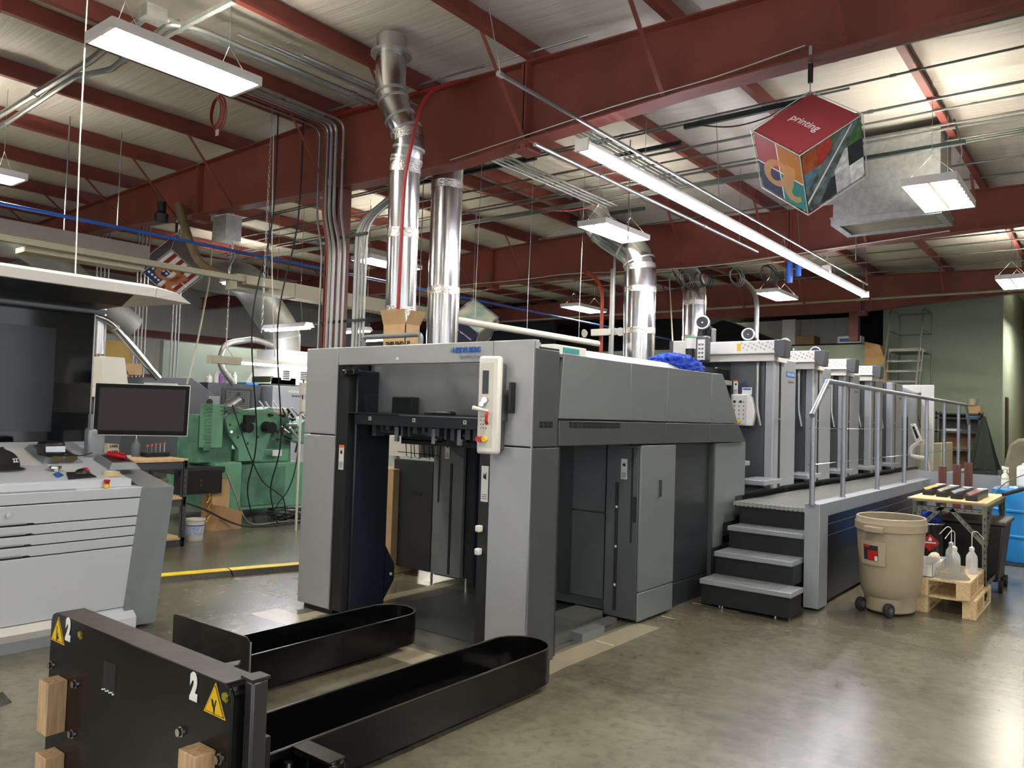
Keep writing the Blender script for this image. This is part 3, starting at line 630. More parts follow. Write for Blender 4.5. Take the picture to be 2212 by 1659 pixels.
# blue air pipe, crane rail, cream trunking
run('bright blue compressed-air pipe crossing below the nearest rafter', [(1.0, 10, 3.79), (20.0, 10, 3.79)], .022, BLUEP, name='air_pipe', cat='pipe', coup=False)
t = thing('crane_rail', 'grey enclosed rail with a ribbed lower track running above the console hood', 'rail', (3.5, 10.02, 3.4))
MB().prism([(9.95, 3.44), (10.12, 3.44), (10.1, 3.62), (9.97, 3.62)], 'yz', 1.5, 5.03).build('rail_cover', mat('dusty_grey_cover', '7e7873', .55), t)
b = MB().box(1.5, 6.9, 9.9, 10.0, 3.36, 3.43)
b.box(1.5, 6.9, 9.895, 9.9, 3.375, 3.385).box(1.5, 6.9, 9.895, 9.9, 3.405, 3.415)
b.build('ribbed_track', CREAM, t)
MB().box(6.4, 7.0, 9.86, 9.98, 3.33, 3.45).build('end_box', CREAM, t)
MB().prism([(10.02, 3.3), (10.3, 3.3), (10.3, 3.36), (10.02, 3.36)], 'yz', 3.6, 5.0).build('cardboard_shield', CREAM, t)
t = thing('cable_trunking', 'long boxy cream trunking running behind the conduits and silver ducts', 'trunking', (9, 10.15, 3.4))
MB().box(6.4, 12.4, 10.1, 10.4, 3.28, 3.5).build('trunking_body', CREAM, t)
MB().box(7.4, 7.42, 10.09, 10.41, 3.27, 3.51).box(9.4, 9.42, 10.09, 10.41, 3.27, 3.51).build('joint_flange', CREAM, t)
b = MB()
for x in (7, 9, 11): b.cyl((x, 10.25, 3.5), (x, 10.25, 5.1), .007, 6)
b.build('hanger_rod', CONDUITD, t)
duct('flex_hose', 'brown flexible hose bending down to the crane rail', [(5.9, 10.9, 4.5), (5.95, 10.7, 4.0), (6.0, 10.4, 3.55), (6.5, 10.3, 3.45)], .06, m=mat('brown_hose', '6e5f46', .7, bump=.6, bscale=60), n=12)
tag(MB().box(6.15, 6.4, 10.05, 10.35, 3.95, 4.3).build('junction_box', GALV), 'grey electrical box under the nearest rafter above the blue pipe', 'junction box')
run('bent pipe from the grey electrical box down to the crane rail', [(6.3, 10.2, 4.1), (6.35, 10.1, 3.75), (6.2, 10.0, 3.55), (6.2, 9.98, 3.45)], .015, CONDUIT, rnd=.1)
# conduits rising behind the console toward the back wall
for i in range(11):
    x = 6.6 + (i % 4) * .07 + (i // 4) * .75; y = 15.0
    run('slim steel conduit rising against the mustard panels, %s from the console' % ORD[i], [(x, y, .02), (x, y, 5.1)], .018, CONDUIT, group='conduits by the mustard panels', coup=False)
for x, y in ((5.45, 7.9), (5.7, 7.75)):
    run('black cable drooping %s the silver chain' % ('nearest' if x < 5.5 else 'behind the one nearest'), catmull([(x, y, 5.05), (x + .05, y + .1, 3.8), (x - .1, y + .2, 2.6), (x + .3, y + .6, 1.2), (x + .6, y + 1.2, .5), (x + .8, y + 1.3, .02)], 6), .009, RUBBER, name='cable', cat='cord', coup=False)
# ================================================================ hanging cubes
def cube_sign(c, e, az, label, toplabel, design, hang, chainlen=None):
    """cube on its corner; az = azimuth of the lower ring vertex that faces the hall"""
    c = Vector(c); t = thing('hanging_cube_sign', label, 'sign', c)
    R, h = e * math.sqrt(2 / 3), e / math.sqrt(3)
    T, Bt = c + Vector((0, 0, 1.5 * h)), c - Vector((0, 0, 1.5 * h))
    lo = [c + Vector((R * math.cos(az + k * 2.0944), R * math.sin(az + k * 2.0944), -h / 2)) for k in range(3)]
    hi = [c + Vector((R * math.cos(az + 1.0472 + k * 2.0944), R * math.sin(az + 1.0472 + k * 2.0944), h / 2)) for k in range(3)]
    faces = [(T, hi[0], lo[0], hi[2]), (hi[2], lo[0], Bt, lo[2]), (hi[0], lo[0], Bt, lo[1]), (T, hi[0], lo[1], hi[1]), (T, hi[1], lo[2], hi[2]), (hi[1], lo[1], Bt, lo[2])]
    names = ['top', 'a', 'b', 'p', 'q', 'r']
    core = MB()
    for f in faces:
        m_ = sum(f, Vector()) / 4; n = (m_ - c).normalized()
        core.ext([v - n * .012 - (v - m_) * .03 for v in f], -n * .004, 0)
    core.build('cube_core', mat('dark_cube_inner', '3a3438', .6), t)
    sh = MB(); E = [(T, x) for x in hi] + [(Bt, x) for x in lo] + [(hi[0], lo[0]), (hi[0], lo[1]), (hi[1], lo[1]), (hi[1], lo[2]), (hi[2], lo[2]), (hi[2], lo[0])]
    for a, b in E: sh.cyl(a, b, .004, 6)
    sh.build('acrylic_edge', mat('acrylic_edge', 'cfd6d8', .2, alpha=.7), t)
    sc = MB()
    for f in faces[:3]:
        m_ = sum(f, Vector()) / 4; n = (m_ - c).normalized()
        for v in f: q = v + (m_ - v) * .12; sc.cyl(q, q + n * .006, .008, 8)
    sc.build('corner_screw', SILVER, t)
    design(t, faces, c, e)
    b = MB().cyl(T, T + Vector((0, 0, hang - T.z)), .004, 5)
    b.build('hanging_chain', SILVER, t)
    MB().cyl((T.x, T.y, hang - .19), (T.x, T.y, hang - .04), .02, 12).build('hook_body', BLACK, t, bevel=.004)
    MB().box(T.x - .012, T.x + .012, T.y - .012, T.y + .012, hang - .05, hang + .1).build('clamp', SILVER, t)
    return t
def patch(f, c, u0, u1, v0, v1, off, m, name, parent, th=.003):
    """u runs f[0]->f[1]... on a face (A,B,C,D): u along A->B, v along A->D"""
    A, B_, C_, D_ = f; g = lambda u, v: A + (B_ - A) * u + (D_ - A) * v
    n = ((A + C_) / 2 - c).normalized()
    return MB().ext([g(u0, v0) + n * off, g(u1, v0) + n * off, g(u1, v1) + n * off, g(u0, v1) + n * off], -n * th).build(name, m, parent)
def letter_a(A, U, V, n, m, t, off=-.0042):
    g = lambda u, v: A + U * u + V * v + n * off
    k = 28; b = MB(); vs = []
    for i in range(k):
        th = 2 * math.pi * i / k; c_, s_ = math.cos(th), math.sin(th)
        vs += [g(.42 + .27 * c_ + .1 * -s_, .55 + .25 * s_), g(.43 + .13 * c_ + .08 * -s_, .55 + .15 * s_)]
    b.add(vs, [(2 * i, 2 * ((i + 1) % k), 2 * ((i + 1) % k) + 1, 2 * i + 1) for i in range(k)])
    b.add([g(.66, .28), g(.86, .30), g(.76, .62), g(.56, .62)], [(0, 1, 2, 3)])
    pts = [((.56, .62), (.76, .62)), ((.53, .72), (.72, .7)), ((.55, .82), (.71, .76)), ((.64, .9), (.76, .79)), ((.78, .9), (.82, .78)), ((.9, .82), (.88, .74))]
    vs = [g(*q) for pr in pts for q in pr]; b.add(vs, [(2 * i, 2 * i + 1, 2 * i + 3, 2 * i + 2) for i in range(len(pts) - 1)])
    return b.build('letter_a', m, t)
def design_print(t, faces, c, e):
    top, a, b_ = faces[0], faces[1], faces[2]
    patch(top, c, .03, .97, .03, .97, -.006, mat('cube_maroon', '8e3740', .45), 'top_face', t)
    n = ((top[0] + top[2]) / 2 - c).normalized(); A, B_, C_, D_ = top
    rt = ((D_ - A) - (B_ - A)); dirr = (C_ - B_).normalized()     # words run along B->C ... toward the near corner
    P = A + (B_ - A) * .42 + (D_ - A) * .38
    text('printing', e * .17, A + (B_ - A) * .24 + (D_ - A) * .55 - n * .0045, (B_ - A), A - D_, WHITETX, parent=t, bold=.0)
    # face a : A=hi[2], B=lo[0], C=Bt, D=lo[2]
    m4 = [mat('cube_red', 'a03a3e', .45), mat('cube_orange', 'b4701a', .45), mat('cube_navy', '2b3350', .45), mat('cube_teal', '1f7d78', .45)]
    for (u0, u1, v0, v1), m in zip(((.03, .49, .03, .49), (.51, .97, .03, .49), (.03, .49, .51, .97), (.51, .97, .51, .97)), m4):
        patch(a, c, u0, u1, v0, v1, -.006, m, 'colour_square', t)
    patch(a, c, .49, .51, .03, .97, -.006, WHITETX, 'white_rule', t); patch(a, c, .03, .97, .49, .51, -.006, WHITETX, 'white_rule', t)
    A, B_, C_, D_ = a; n = ((A + C_) / 2 - c).normalized()
    letter_a(A, B_ - A, D_ - A, n, mat('letter_a', 'f0b478', .5, alpha=.5), t)
    # face b : A=hi[0], B=lo[0], C=Bt, D=lo[1] : collage of press photographs
    patch(b_, c, .03, .97, .03, .97, -.008, mat('collage_grey', '46565c', .5, col2='8f9aa0', vscale=9), 'photo_face', t)
    cols = ['3f6b3a', 'dcdfe4', '27343a', 'a8532c', 'e8ecf0', '566f58', '7d8a90', '30563a', '1f2a30', 'c9cdd2', 'b03a2c', '5d7f94']
    ms = [mat('collage_%s' % k, k, .5, var=.25, vscale=18) for k in cols]
    rr = random.Random(3)
    for k in range(12):
        u, v = (k % 4) * .235 + .035, (k // 4) * .31 + .035
        patch(b_, c, u, u + .23, v, v + .305, -.0055 + .0001 * k, ms[(k * 5) % 12], 'photo_patch', t, th=.0015)
    A, B_, C_, D_ = b_; n = ((A + C_) / 2 - c).normalized()
    g = lambda u, v, o=-.003: A + (B_ - A) * u + (D_ - A) * v + n * o
    MB().ext([g(.06, .02, -.0036), g(.34, .04, -.0036), g(.97, .62, -.0036), g(.97, .97, -.0036), g(.8, .95, -.0036)], -n * .0006).build('road_band', mat('collage_road', '3a474c', .5, col2='75858a', vscale=14), t)
    MB().ext([g(.16, .03), g(.19, .03), g(.97, .80), g(.97, .85)], -n * .0006).build('white_streak', WHITETX, t)
_k = at(1822, 310, x=5.7); _az = math.atan2(-1.8 + .13, -6.1)
cube_sign((6.1, 1.93, 3.68), .56, math.atan2(-1.93, -6.1) - .16 + .02, 'clear cube sign reading printing, hung by a corner from the nearest rafter', 'printing', design_print, 4.42)
def design_flag(t, faces, c, e):
    for f, nm, m in ((faces[0], 'top_face', mat('cube_smoky', '5a5652', .4)), (faces[1], 'flag_face', mat('flag_white', 'cfcfd0', .5)), (faces[2], 'side_face', mat('cube_maroon_dim', '6f3a3c', .5))):
        patch(f, c, .03, .97, .03, .97, -.008, m, nm, t)
    f = faces[1]; rd = mat('flag_red', '7e1f1c', .5)
    for k in range(4): patch(f, c, .12 + k * .22, .22 + k * .22, .03 if k > 1 else .03, .97, -.005, rd, 'flag_stripe', t)
    patch(f, c, .03, .45, .5, .97, -.0035, mat('flag_blue', '16305f', .5), 'flag_canton', t)
    A, B_, C_, D_ = f; n = ((A + C_) / 2 - c).normalized()
    st = MB(); u = (B_ - A) / e; v = (D_ - A) / e
    for i in range(4):
        for j in range(3):
            q = A + u * e * (.09 + i * .1) + v * e * (.58 + j * .14) + n * -.003
            pts = [q + u * (math.cos(k * math.pi / 5) * (.026 if k % 2 == 0 else .011)) + v * (math.sin(k * math.pi / 5) * (.026 if k % 2 == 0 else .011)) for k in range(10)]
            st.ext(pts, -n * .001)
    st.build('white_stars', WHITETX, t)
    patch(f, c, .49, .51, .03, .97, -.002, WHITETX, 'white_rule', t); patch(f, c, .03, .97, .49, .51, -.002, WHITETX, 'white_rule', t)
    letter_a(A, B_ - A, D_ - A, n, mat('letter_a_tan', 'a0663f', .5), t, -.0015)
cube_sign((6.1, 11.3, 3.66), .58, math.atan2(-11.3, -6.1) + 1.0472 - .12, 'small cube sign with stars and stripes hanging behind the console hood tip', '', design_flag, 4.36)
def design_web(t, faces, c, e):
    for f, nm, m in ((faces[0], 'picture_face', mat('cube_cream_photo', 'b9b8a4', .5, col2='7f9a90', vscale=5)), (faces[1], 'name_face', mat('cube_indigo', '2a2a4c', .5)), (faces[2], 'side_face', mat('cube_dim', '5a5d5a', .5))):
        patch(f, c, .03, .97, .03, .97, -.006, m, nm, t)
    A, B_, C_, D_ = faces[1]; n = ((A + C_) / 2 - c).normalized()
    text('web services', e * .14, A + (B_ - A) * .1 + (D_ - A) * .5 - n * .004, (B_ - A), -(D_ - A), WHITETX, parent=t)
cube_sign((10.9, 9.5, 3.18), .6, math.atan2(-9.5, -10.9) + .25, 'cube sign reading web services, partly behind the straight silver duct', '', design_web, 5.2)
# small things overhead
run('cream wire looping along the lower flange of the nearest rafter', catmull([(5.98, 5.6, 4.24), (5.98, 4.75, 4.3), (5.98, 3.6, 4.38), (5.98, 2.7, 4.41), (6.02, 1.95, 4.5)], 5), .005, OFFW, name='wire', cat='cord', coup=False)
run('pale wire draped along the lower flange of the second rafter', catmull([(12.68, 11.5, 4.36), (12.66, 9.6, 4.34), (12.66, 8.6, 4.36), (12.66, 7.0, 4.28), (12.66, 5.6, 4.25), (12.66, 4.3, 4.3), (12.66, 2.0, 4.42)], 5), .008, OFFW, name='wire', cat='cord', coup=False)
run('thin steel pipe running over the top flange of the nearest rafter', [(5.95, 3.9, 5.09), (5.95, 7.7, 5.19)], .012, CONDUIT)
run('hose running down beside the silver chain to the floor behind the press gate', catmull([(5.6, 8.2, 5.0), (5.62, 8.15, 3.4), (5.75, 8.2, 2.2)], 6), .007, OFFW, name='cord', cat='cord', coup=False)
tag(MB().lathe([(.0, 0), (.09, .01), (.1, .12), (.06, .16), (.06, .3)], (5.7, 11.0, 4.2), 18).build('hose_funnel', BLACK), 'black funnel head on top of the brown hose under the rafter', 'funnel')
for y_, z_, lab in ((7.0, 4.05, 'four-hole outlet box hanging under the second rafter'), (3.7, 3.95, 'small grey switch box hanging under the second rafter by the blue hoses')):
    tag(MB().box(12.6, 12.68, y_ - .06, y_ + .06, z_, z_ + .12).cyl((12.66, y_, z_ + .12), (12.7, y_, 4.32), .008, 6).build('outlet_box', OFFW), lab, 'outlet box')
t = thing('emergency_light', 'white emergency light with two lamp heads on the riser pipes', 'emergency light', (11.7, 7.3, 3.05))
MB().box(11.8, 11.88, 7.0, 7.5, 3.02, 3.14).build('light_box', WHITE, t, bevel=.01)
for y in (6.9, 7.6): MB().lathe([(.02, 0), (.07, .05), (.075, .07)], (11.84, y, 3.08), 14, axis=(-1, (-.3 if y < 7 else .3), -.2)).build('lamp_head', OFFW, t)
tag(MB().box(20.24, 20.3, 11.0, 11.3, 3.2, 3.5).build('red_sign_display', mat('red_display', '2a0606', .4, emit='ff1a10', es=.7)), 'small red numeric display on the green office wall', 'display')
t = thing('cartons_on_loft', 'blue and white carton on the edge of the storage loft', 'box', (20.7, 5.5, 3.6))
MB().box(20.65, 21.0, 5.2, 5.75, 3.62, 3.8).build('carton_body', WHITE, t); MB().box(20.64, 20.65, 5.25, 5.7, 3.66, 3.74).build('blue_stripe', BLUE, t)
t['category'] = 'box'; t.name = 'carton'
for (x, y, w, h, m, lab, nm, cat) in ((20.9, 6.4, .5, .25, CARDD, 'flat brown carton on the storage loft near the red post', 'carton', 'box'), (20.9, 6.9, .35, .7, OFFW, 'white filing case on the storage loft', 'filing_case', 'case'), (15.9, 12.4, .5, .6, CREAM, 'cream metal case on top of the far office near the emergency light', 'metal_case', 'case')):
    if x > 20: tag(MB().box(x, x + .5, y, y + w, 3.625, 3.625 + h).build(nm, m, bevel=.01), lab, cat)
# ================================================================ press: delivery
t = thing('press_delivery', 'grey front end of the press, a gate of two legs around a dark bay', 'printing press', (3.99, 4.1, 0))
YN, YF, XF, ZT = 2.955, 5.25, 3.99, 2.075
b = MB().box(XF, 4.05, 4.86, YF, .04, 1.383).box(XF, 4.05, 4.86, YF, 1.392, ZT)
b.build('leg_panel', LGREY, t, bevel=.006)
MB().box(4.05, 4.3, 4.83, YF - .005, .04, ZT - .01).build('leg_casing', XGREY, t)
MB().box(4.02, 4.3, 4.85, YF - .05, .0, .045).build('leg_foot', BLACK, t)
MB().box(XF + .012, 4.06, 4.73, 4.858, .04, 1.94).build('leg_inner_strip', VDARK, t)
MB().box(4.06, 4.42, 4.70, 4.86, .03, 1.90).build('leg_inner_side', BLUEBLK, t, bevel=.01)
b = MB().prism([(4.42, .08), (4.52, .22), (4.52, .34), (4.42, .5)], 'xz', 4.70, 4.73); b.build('guide_bracket', BLUEBLK, t)
MB().cyl((4.48, 4.69, .27), (4.48, 4.70, .27), .012, 12).build('white_dot', WHITE, t)
b = MB().box(XF, 4.05, YN, 3.29, .0, 1.383).box(XF, 4.05, YN, 3.29, 1.392, ZT)
b.build('leg_panel', LGREY, t, bevel=.006)
MB().box(XF + .002, 4.295, YN - .003, YN + .012, .0, 1.383).box(XF + .002, 4.275, YN - .003, YN + .012, 1.392, 2.02).build('leg_side_panel', DGREY, t, bevel=.004)
MB().box(4.05, 4.29, YN + .012, 3.30, .0, ZT - .04).build('leg_casing', XGREY, t)
MB().box(XF - .001, XF + .01, YN - .004, YN + .004, .0, ZT - .01).build('corner_strip', SILVER, t)
MB().box(XF - .001, XF + .008, 4.853, 4.86, .04, 1.96).build('corner_strip', SILVER, t)
MB().box(XF + .012, 4.12, 3.29, 3.385, .0, 1.93).build('leg_inner_strip', VDARK, t)
b = MB().box(XF, 4.05, 3.293, 4.855, 1.935, ZT)
b.build('header_panel', LGREY, t, bevel=.006)
MB().box(4.05, 4.09, YN + .02, YF - .01, 1.95, ZT - .012).box(4.09, 4.18, 4.09, 4.15, 1.99, 2.05).box(4.09, 4.18, 4.72, 4.78, 1.99, 2.05).build('header_top', LGREY, t)  # kept narrow so that light falls behind the tinted window
# stickers on the inner strips
def sticker(p, w, h, parent, orange=True, lines=5, xo=0.0, name='warning_label'):
    x, y, z = p; s = MB().box(x - .003, x, y - w / 2, y + w / 2, z - h / 2, z + h / 2).build(name, PAPER, parent)
    if orange: MB().box(x - .0045, x - .003, y - w / 2, y + w / 2, z + h / 2 - h * .1, z + h / 2).build('orange_band', ORG, s)
    q = MB()
    for k in range(lines): q.box(x - .0045, x - .003, y - w * .35, y + w * .35, z - h * .42 + k * h * .055, z - h * .42 + k * h * .055 + .003)
    q.ext([(x - .0045, y - w * .22, z + h * .12), (x - .0045, y + w * .22, z + h * .16), (x - .0045, y + w * .18, z + h * .3), (x - .0045, y - w * .02, z + h * .24), (x - .0045, y - w * .2, z + h * .33)], (.0015, 0, 0))
    q.build('printed_marks', DARKTX, s); return s
sticker((XF + .012, 4.79, 1.22), .055, .19, t)
sticker((XF + .012, 3.335, 1.13), .06, .235, t, orange=False, lines=3)
for z in (.835, .685): MB().box(XF - .03, XF + .01, 3.335, 3.375, z - .022, z + .022).build('push_button', WHITE, t, bevel=.008)
# logo
text('HEIDELBERG', .05, (XF - .003, 3.645, 2.004), (0, -1, 0), (0, 0, 1), BLUE, parent=t, bold=.0018, depth=.002, space=.98, sx=.9)
MB().box(XF - .004, XF, 3.645, 3.67, 2.012, 2.02).box(XF - .004, XF, 3.645, 3.665, 2.025, 2.032).build('logo_bars', mat('logo_green', '3f9a62', .4), t)
text('Speedmaster', .038, (XF - .003, 3.59, 1.966), (0, -1, 0), (0, 0, 1), SILVER, parent=t, depth=.002, shear=.2, sx=.95)
MB().box(XF - .004, XF, 4.18, 4.205, 1.965, 1.985).build('white_tag', PAPER, t)
# upper tinted window, dark box, and pale panel imitating the reflection in the glass
MB().box(4.075, 4.08, 3.39, 4.70, 1.575, 1.935).build('tinted_window', MIST, t)
MB().box(4.28, 4.298, 3.35, 4.8, 1.575, 1.99).build('reflection_panel', LGREY, t)
MB().box(4.16, 4.24, 4.2, 4.42, 1.565, 1.7).build('dark_box', BLACK, t, bevel=.01)
MB().box(4.06, 4.13, 3.72, 3.98, 1.568, 1.6).build('black_handle', BLACK, t, bevel=.012)
MB().box(XF - .01, 4.06, 4.66, 4.8, 1.86, 1.9).cyl((XF - .02, 4.76, 1.87), (XF - .02, 4.72, 1.87), .022, 12).build('latch_knob', GLOSSBLK, t, bevel=.006)
MB().box(4.04, 4.3, 3.385, 4.70, 1.48, 1.565).build('cross_bar', XGREY, t, bevel=.004)
MB().box(4.03, 4.04, 3.39, 4.2, 1.558, 1.565).build('bright_edge', SILVER, t)
for y in (4.52, 4.05, 3.56):
    s = MB().box(4.036, 4.04, y - .014, y + .014, 1.515, 1.543).build('tag_label', PAPER, t); MB().box(4.034, 4.036, y - .004, y + .004, 1.522, 1.536).build('printed_marks', DARKTX, s)
MB().box(4.0, 4.4, 3.3, 4.85, 1.565, 1.572).build('shelf_plate', VDARK, t)
# gripper mechanism under the bar
b = MB(); rr = random.Random(5)
b.box(4.25, 4.32, 3.45, 4.68, 1.42, 1.46)
for k in range(16):
    y = 3.5 + k * .075; h = rr.uniform(.02, .07); b.box(4.2, 4.3, y, y + rr.uniform(.02, .05), 1.46 - h, 1.475)
b.build('gripper_bar', DGREY, t)
b = MB()
for y in (4.36, 3.97, 3.72, 3.52): b.box(4.18, 4.2, y, y + .035, 1.36, 1.47)
b.build('steel_finger', CHROME, t)
b = MB().box(4.45, 4.5, 4.15, 4.6, 1.36, 1.4).box(4.45, 4.5, 3.5, 4.6, 1.33, 1.37)
b.build('side_bracket', VDARK, t)
b = MB()
for y in (5.02, 4.92, 4.8, 4.7): b.tube([(4.9, y, 1.42), (4.9, y - .03, 1.2), (4.9, y - .09, 1.18), (4.9, y - .07, 1.42)], .004, 5)
b.tube([(4.9, 5.1, 1.23), (4.9, 4.6, 1.22)], .004, 5)
b.build('wire_basket', BLACK, t)
# upper body with side panels
b = MB().prism([(4.3, 1.4), (7.5, 1.4), (7.3, 1.57), (6.93, 1.985), (4.3, 1.985)], 'xz', YN + .03, YF - .03); b.build('body_shell', XGREY, t)
def sidepanel(pts, m, y=YN, d=.03, nm='side_panel', bev=.004): return MB().prism(pts, 'xz', y, y + d).build(nm, m, t, bevel=bev)
sidepanel([(4.29, 1.575), (5.236, 1.575), (5.236, 2.01), (4.33, 2.01)], MGREY)
sidepanel([(5.24, 1.575), (5.846, 1.572), (5.846, 2.015), (5.24, 2.01)], MGREY)
sidepanel([(5.85, 1.572), (6.71, 1.57), (6.71, 2.02), (5.85, 2.015)], MGREY)
sidepanel([(6.714, 1.57), (7.345, 1.57), (6.95, 2.025), (6.714, 2.02)], MGREY)
MB().box(4.3, 6.95, YN + .01, 3.6, 1.985, 2.005).build('top_cover', MGREY, t)
MB().box(4.3, 6.95, 3.6, YF - .05, 1.98, 1.99).build('top_plate', DGREY, t)
sidepanel([(4.3, 1.393), (5.25, 1.393), (5.25, 1.562), (4.3, 1.562)], DGREY, y=YN + .004)
sidepanel([(5.254, 1.393), (5.84, 1.393), (5.84, 1.562), (5.254, 1.562)], DGREY, y=YN + .004)
sidepanel([(5.844, 1.393), (6.7, 1.393), (6.7, 1.562), (5.844, 1.562)], DGREY, y=YN + .004)
sidepanel([(6.704, 1.393), (7.55, 1.393), (7.36, 1.562), (6.704, 1.562)], DGREY, y=YN + .004)
b = MB()
for r in range(2):
    for k in range(12): b.box(4.42 + k * .057, 4.467 + k * .057, YN + .001, YN + .006, 1.515 + r * .022, 1.532 + r * .022)
    for k in range(3): b.box(4.07 + k * .05, 4.112 + k * .05, YN - .005, YN + .001, 1.515 + r * .022, 1.532 + r * .022)
b.build('vent_grille', BLACK, t)
MB().box(4.3, 4.36, YN + .03, YN + .06, .0, 1.39).build('leg_back_frame', XGREY, t)
# lower cabinet with door
MB().box(5.5, 6.06, 2.985, 5.18, .05, 1.385).box(6.06, 6.9, 3.05, 5.18, .0, 1.385).box(6.9, 7.6, 3.0, 5.18, .5, 1.385).build('cabinet_body', DGREY, t)
MB().box(5.44, 5.47, 2.985, 3.27, .03, 1.38).build('cabinet_front', DGREY, t, bevel=.004)
MB().box(5.47, 5.5, 2.99, 3.27, .03, 1.38).build('cabinet_frame', XGREY, t)
dr = MB().box(5.45, 6.04, 2.965, 2.985, .245, 1.38).build('cabinet_door', MGREY, t, bevel=.005)
MB().box(5.45, 6.04, 2.967, 2.985, .02, .238).build('kick_panel', MGREY, t, bevel=.005)
b = MB().box(5.735, 5.80, 2.9635, 2.966, .96, 1.1).build('recess_handle', XGREY, dr)
MB().box(5.735, 5.745, 2.962, 2.9645, .955, 1.1).box(5.735, 5.80, 2.962, 2.9645, .955, .962).build('recess_rim', SILVER, dr)
MB().box(5.436, 5.444, 2.995, 3.025, .78, .98).build('grip_handle', VDARK, t)
b = MB().box(5.436, 5.441, 3.155, 3.185, .08, 1.08); b.build('light_barrier_slot', VDARK, t)
MB().box(5.436, 5.441, 3.03, 3.045, .62, 1.36).build('light_barrier_slot', VDARK, t)
b = MB()
for z in (.88, .57, .27): b.box(5.433, 5.436, 3.16, 3.176, z, z + .018)
b.build('sensor_tag', PAPER, t)
sticker((5.438, 3.11, 1.19), .055, .16, t, orange=False)
MB().box(6.07, 6.87, 3.035, 3.05, .2, 1.385).build('recessed_panel', XGREY, t, bevel=.003)
MB().box(6.07, 6.87, 3.032, 3.05, .0, .194).build('kick_panel', XGREY, t, bevel=.003)
MB().prism([(6.9, .42), (7.1, .42), (7.1, .63), (7.38, .63), (7.38, .86), (7.62, .86), (7.62, 1.385), (6.9, 1.385)], 'xz', 2.985, 3.02).build('stepped_side_panel', MGREY, t, bevel=.004)
MB().box(6.87, 6.9, 3.0, 3.05, .0, 1.385).build('corner_post', DGREY, t)
MB().box(6.9, 7.6, 3.0, 3.1, .0, .42).build('lower_casing', DGREY, t)
# inner walls of the bay seen through the gate
b = MB().box(5.46, 5.5, 3.29, 3.6, .14, .82).box(5.46, 5.5, 3.29, 3.6, .835, 1.38); b.build('bay_side_panel', DGREY, t)
MB().box(5.475, 5.5, 3.61, 4.42, .12, 1.38).build('bay_back_panel', XGREY, t)
MB().box(5.42, 5.46, 4.78, 5.15, .08, 1.38).build('bay_column_panel', MGREY, t, bevel=.004)
MB().box(5.43, 5.46, 5.17, 5.70, .08, 1.12).build('far_side_panel', XGREY, t, bevel=.004)
MB().box(5.46, 5.48, 4.45, 4.77, .08, 1.38).build('bay_back_panel', XGREY, t)
MB().box(5.415, 5.42, 5.07, 5.085, .75, 1.36).box(5.415, 5.42, 4.91, 4.935, .1, 1.12).build('light_barrier_slot', VDARK, t)
MB().box(5.425, 5.43, 5.3, 5.42, .79, .82).build('light_barrier_slot', BLACK, t)
sticker((5.418, 4.98, 1.24), .055, .16, t, orange=False)
b = MB()
for y in (4.43, 4.2, 4.08, 3.98): b.box(5.2, 5.24, y, y + .02, .1, 1.4)
b.build('lift_chain_rail', BLUEBLK, t)
b = MB().cyl((5.44, 4.72, .0), (5.44, 4.72, .09), .012, 8).cyl((5.44, 5.15, 0), (5.44, 5.15, .09), .012, 8).cyl((5.47, 3.2, 0), (5.47, 3.2, .05), .015, 8); b.build('levelling_foot', CHROME, t)
MB().box(4.4, 5.4, 3.12, 3.2, .0, .035).box(5.0, 5.4, 3.25, 3.5, 0, .07).build('floor_rail', CONDUITD, t)
MB().box(4.75, 5.05, 3.02, 3.12, .0, .06).build('floor_rail', MGREY, t)
MB().prism([(4.2, 0.001), (5.3, 0.001), (5.3, .004), (4.2, .004)], 'xz', 3.1, 4.7).build('bay_floor_plate', DGREY, t)
# control panel on the near leg
P0, P1 = Vector((3.84, 3.285, 0)), Vector((3.885, 3.14, 0))
cp = thing('control_panel_x', None, None, (3.9, 3.25, 1.3)); cp.name = 'control_panel'; del_ = None
adopt(cp, t)
def plank(off, depth, z0, z1, m, nm, parent, s0=0.0, s1=1.0, bev=.0):
    u = (P1 - P0); n = Vector((-u.y, u.x, 0)).normalized(); n = n if n.x < 0 else -n
    a, c = P0 + u * s0 + n * off, P0 + u * s1 + n * off
    return MB().ext([(a.x, a.y, z0), (c.x, c.y, z0), (c.x, c.y, z1), (a.x, a.y, z1)], -n * depth).build(nm, m, parent, bevel=bev)
plank(0, .06, 1.335, 1.965, WHITE, 'panel_face', cp, bev=.018)
plank(-.06, .09, 1.36, 1.92, mat('dark_speckled_case', '4a4a4e', .6, bump=.4, bscale=90), 'panel_case', cp, .08, 1.0, bev=.01)
plank(.002, .004, 1.38, 1.92, OFFW, 'control_plate', cp, .1, .72)
plank(.004, .004, 1.72, 1.87, SCREENG, 'display', cp, .22, .5)
u_ = (P1 - P0).normalized(); n_ = Vector((-u_.y, u_.x, 0)); n_ = n_ if n_.x < 0 else -n_
def pp(s, z, o=0.0): q = P0 + (P1 - P0) * s + n_ * o; return Vector((q.x, q.y, z))
MB().cyl(pp(.4, 1.68), pp(.4, 1.68, .035), .02, 16).cyl(pp(.3, 1.655), pp(.3, 1.655, .04), .016, 14).build('selector_knob', CHROME, cp)
MB().cyl(pp(.5, 1.61), pp(.0, 1.63, .07), .009, 10, r2=.014).build('speed_lever', WHITE, cp)
MB().tube([pp(.52, 1.6, .02), pp(.56, 1.58, .045), pp(.56, 1.55, .045), pp(.52, 1.53, .02)], .011, 8).build('lever_guard', REDP, cp)
MB().cyl(pp(.2, 1.43), pp(.2, 1.43, .045), .018, 14).build('emergency_stop', REDP, cp)
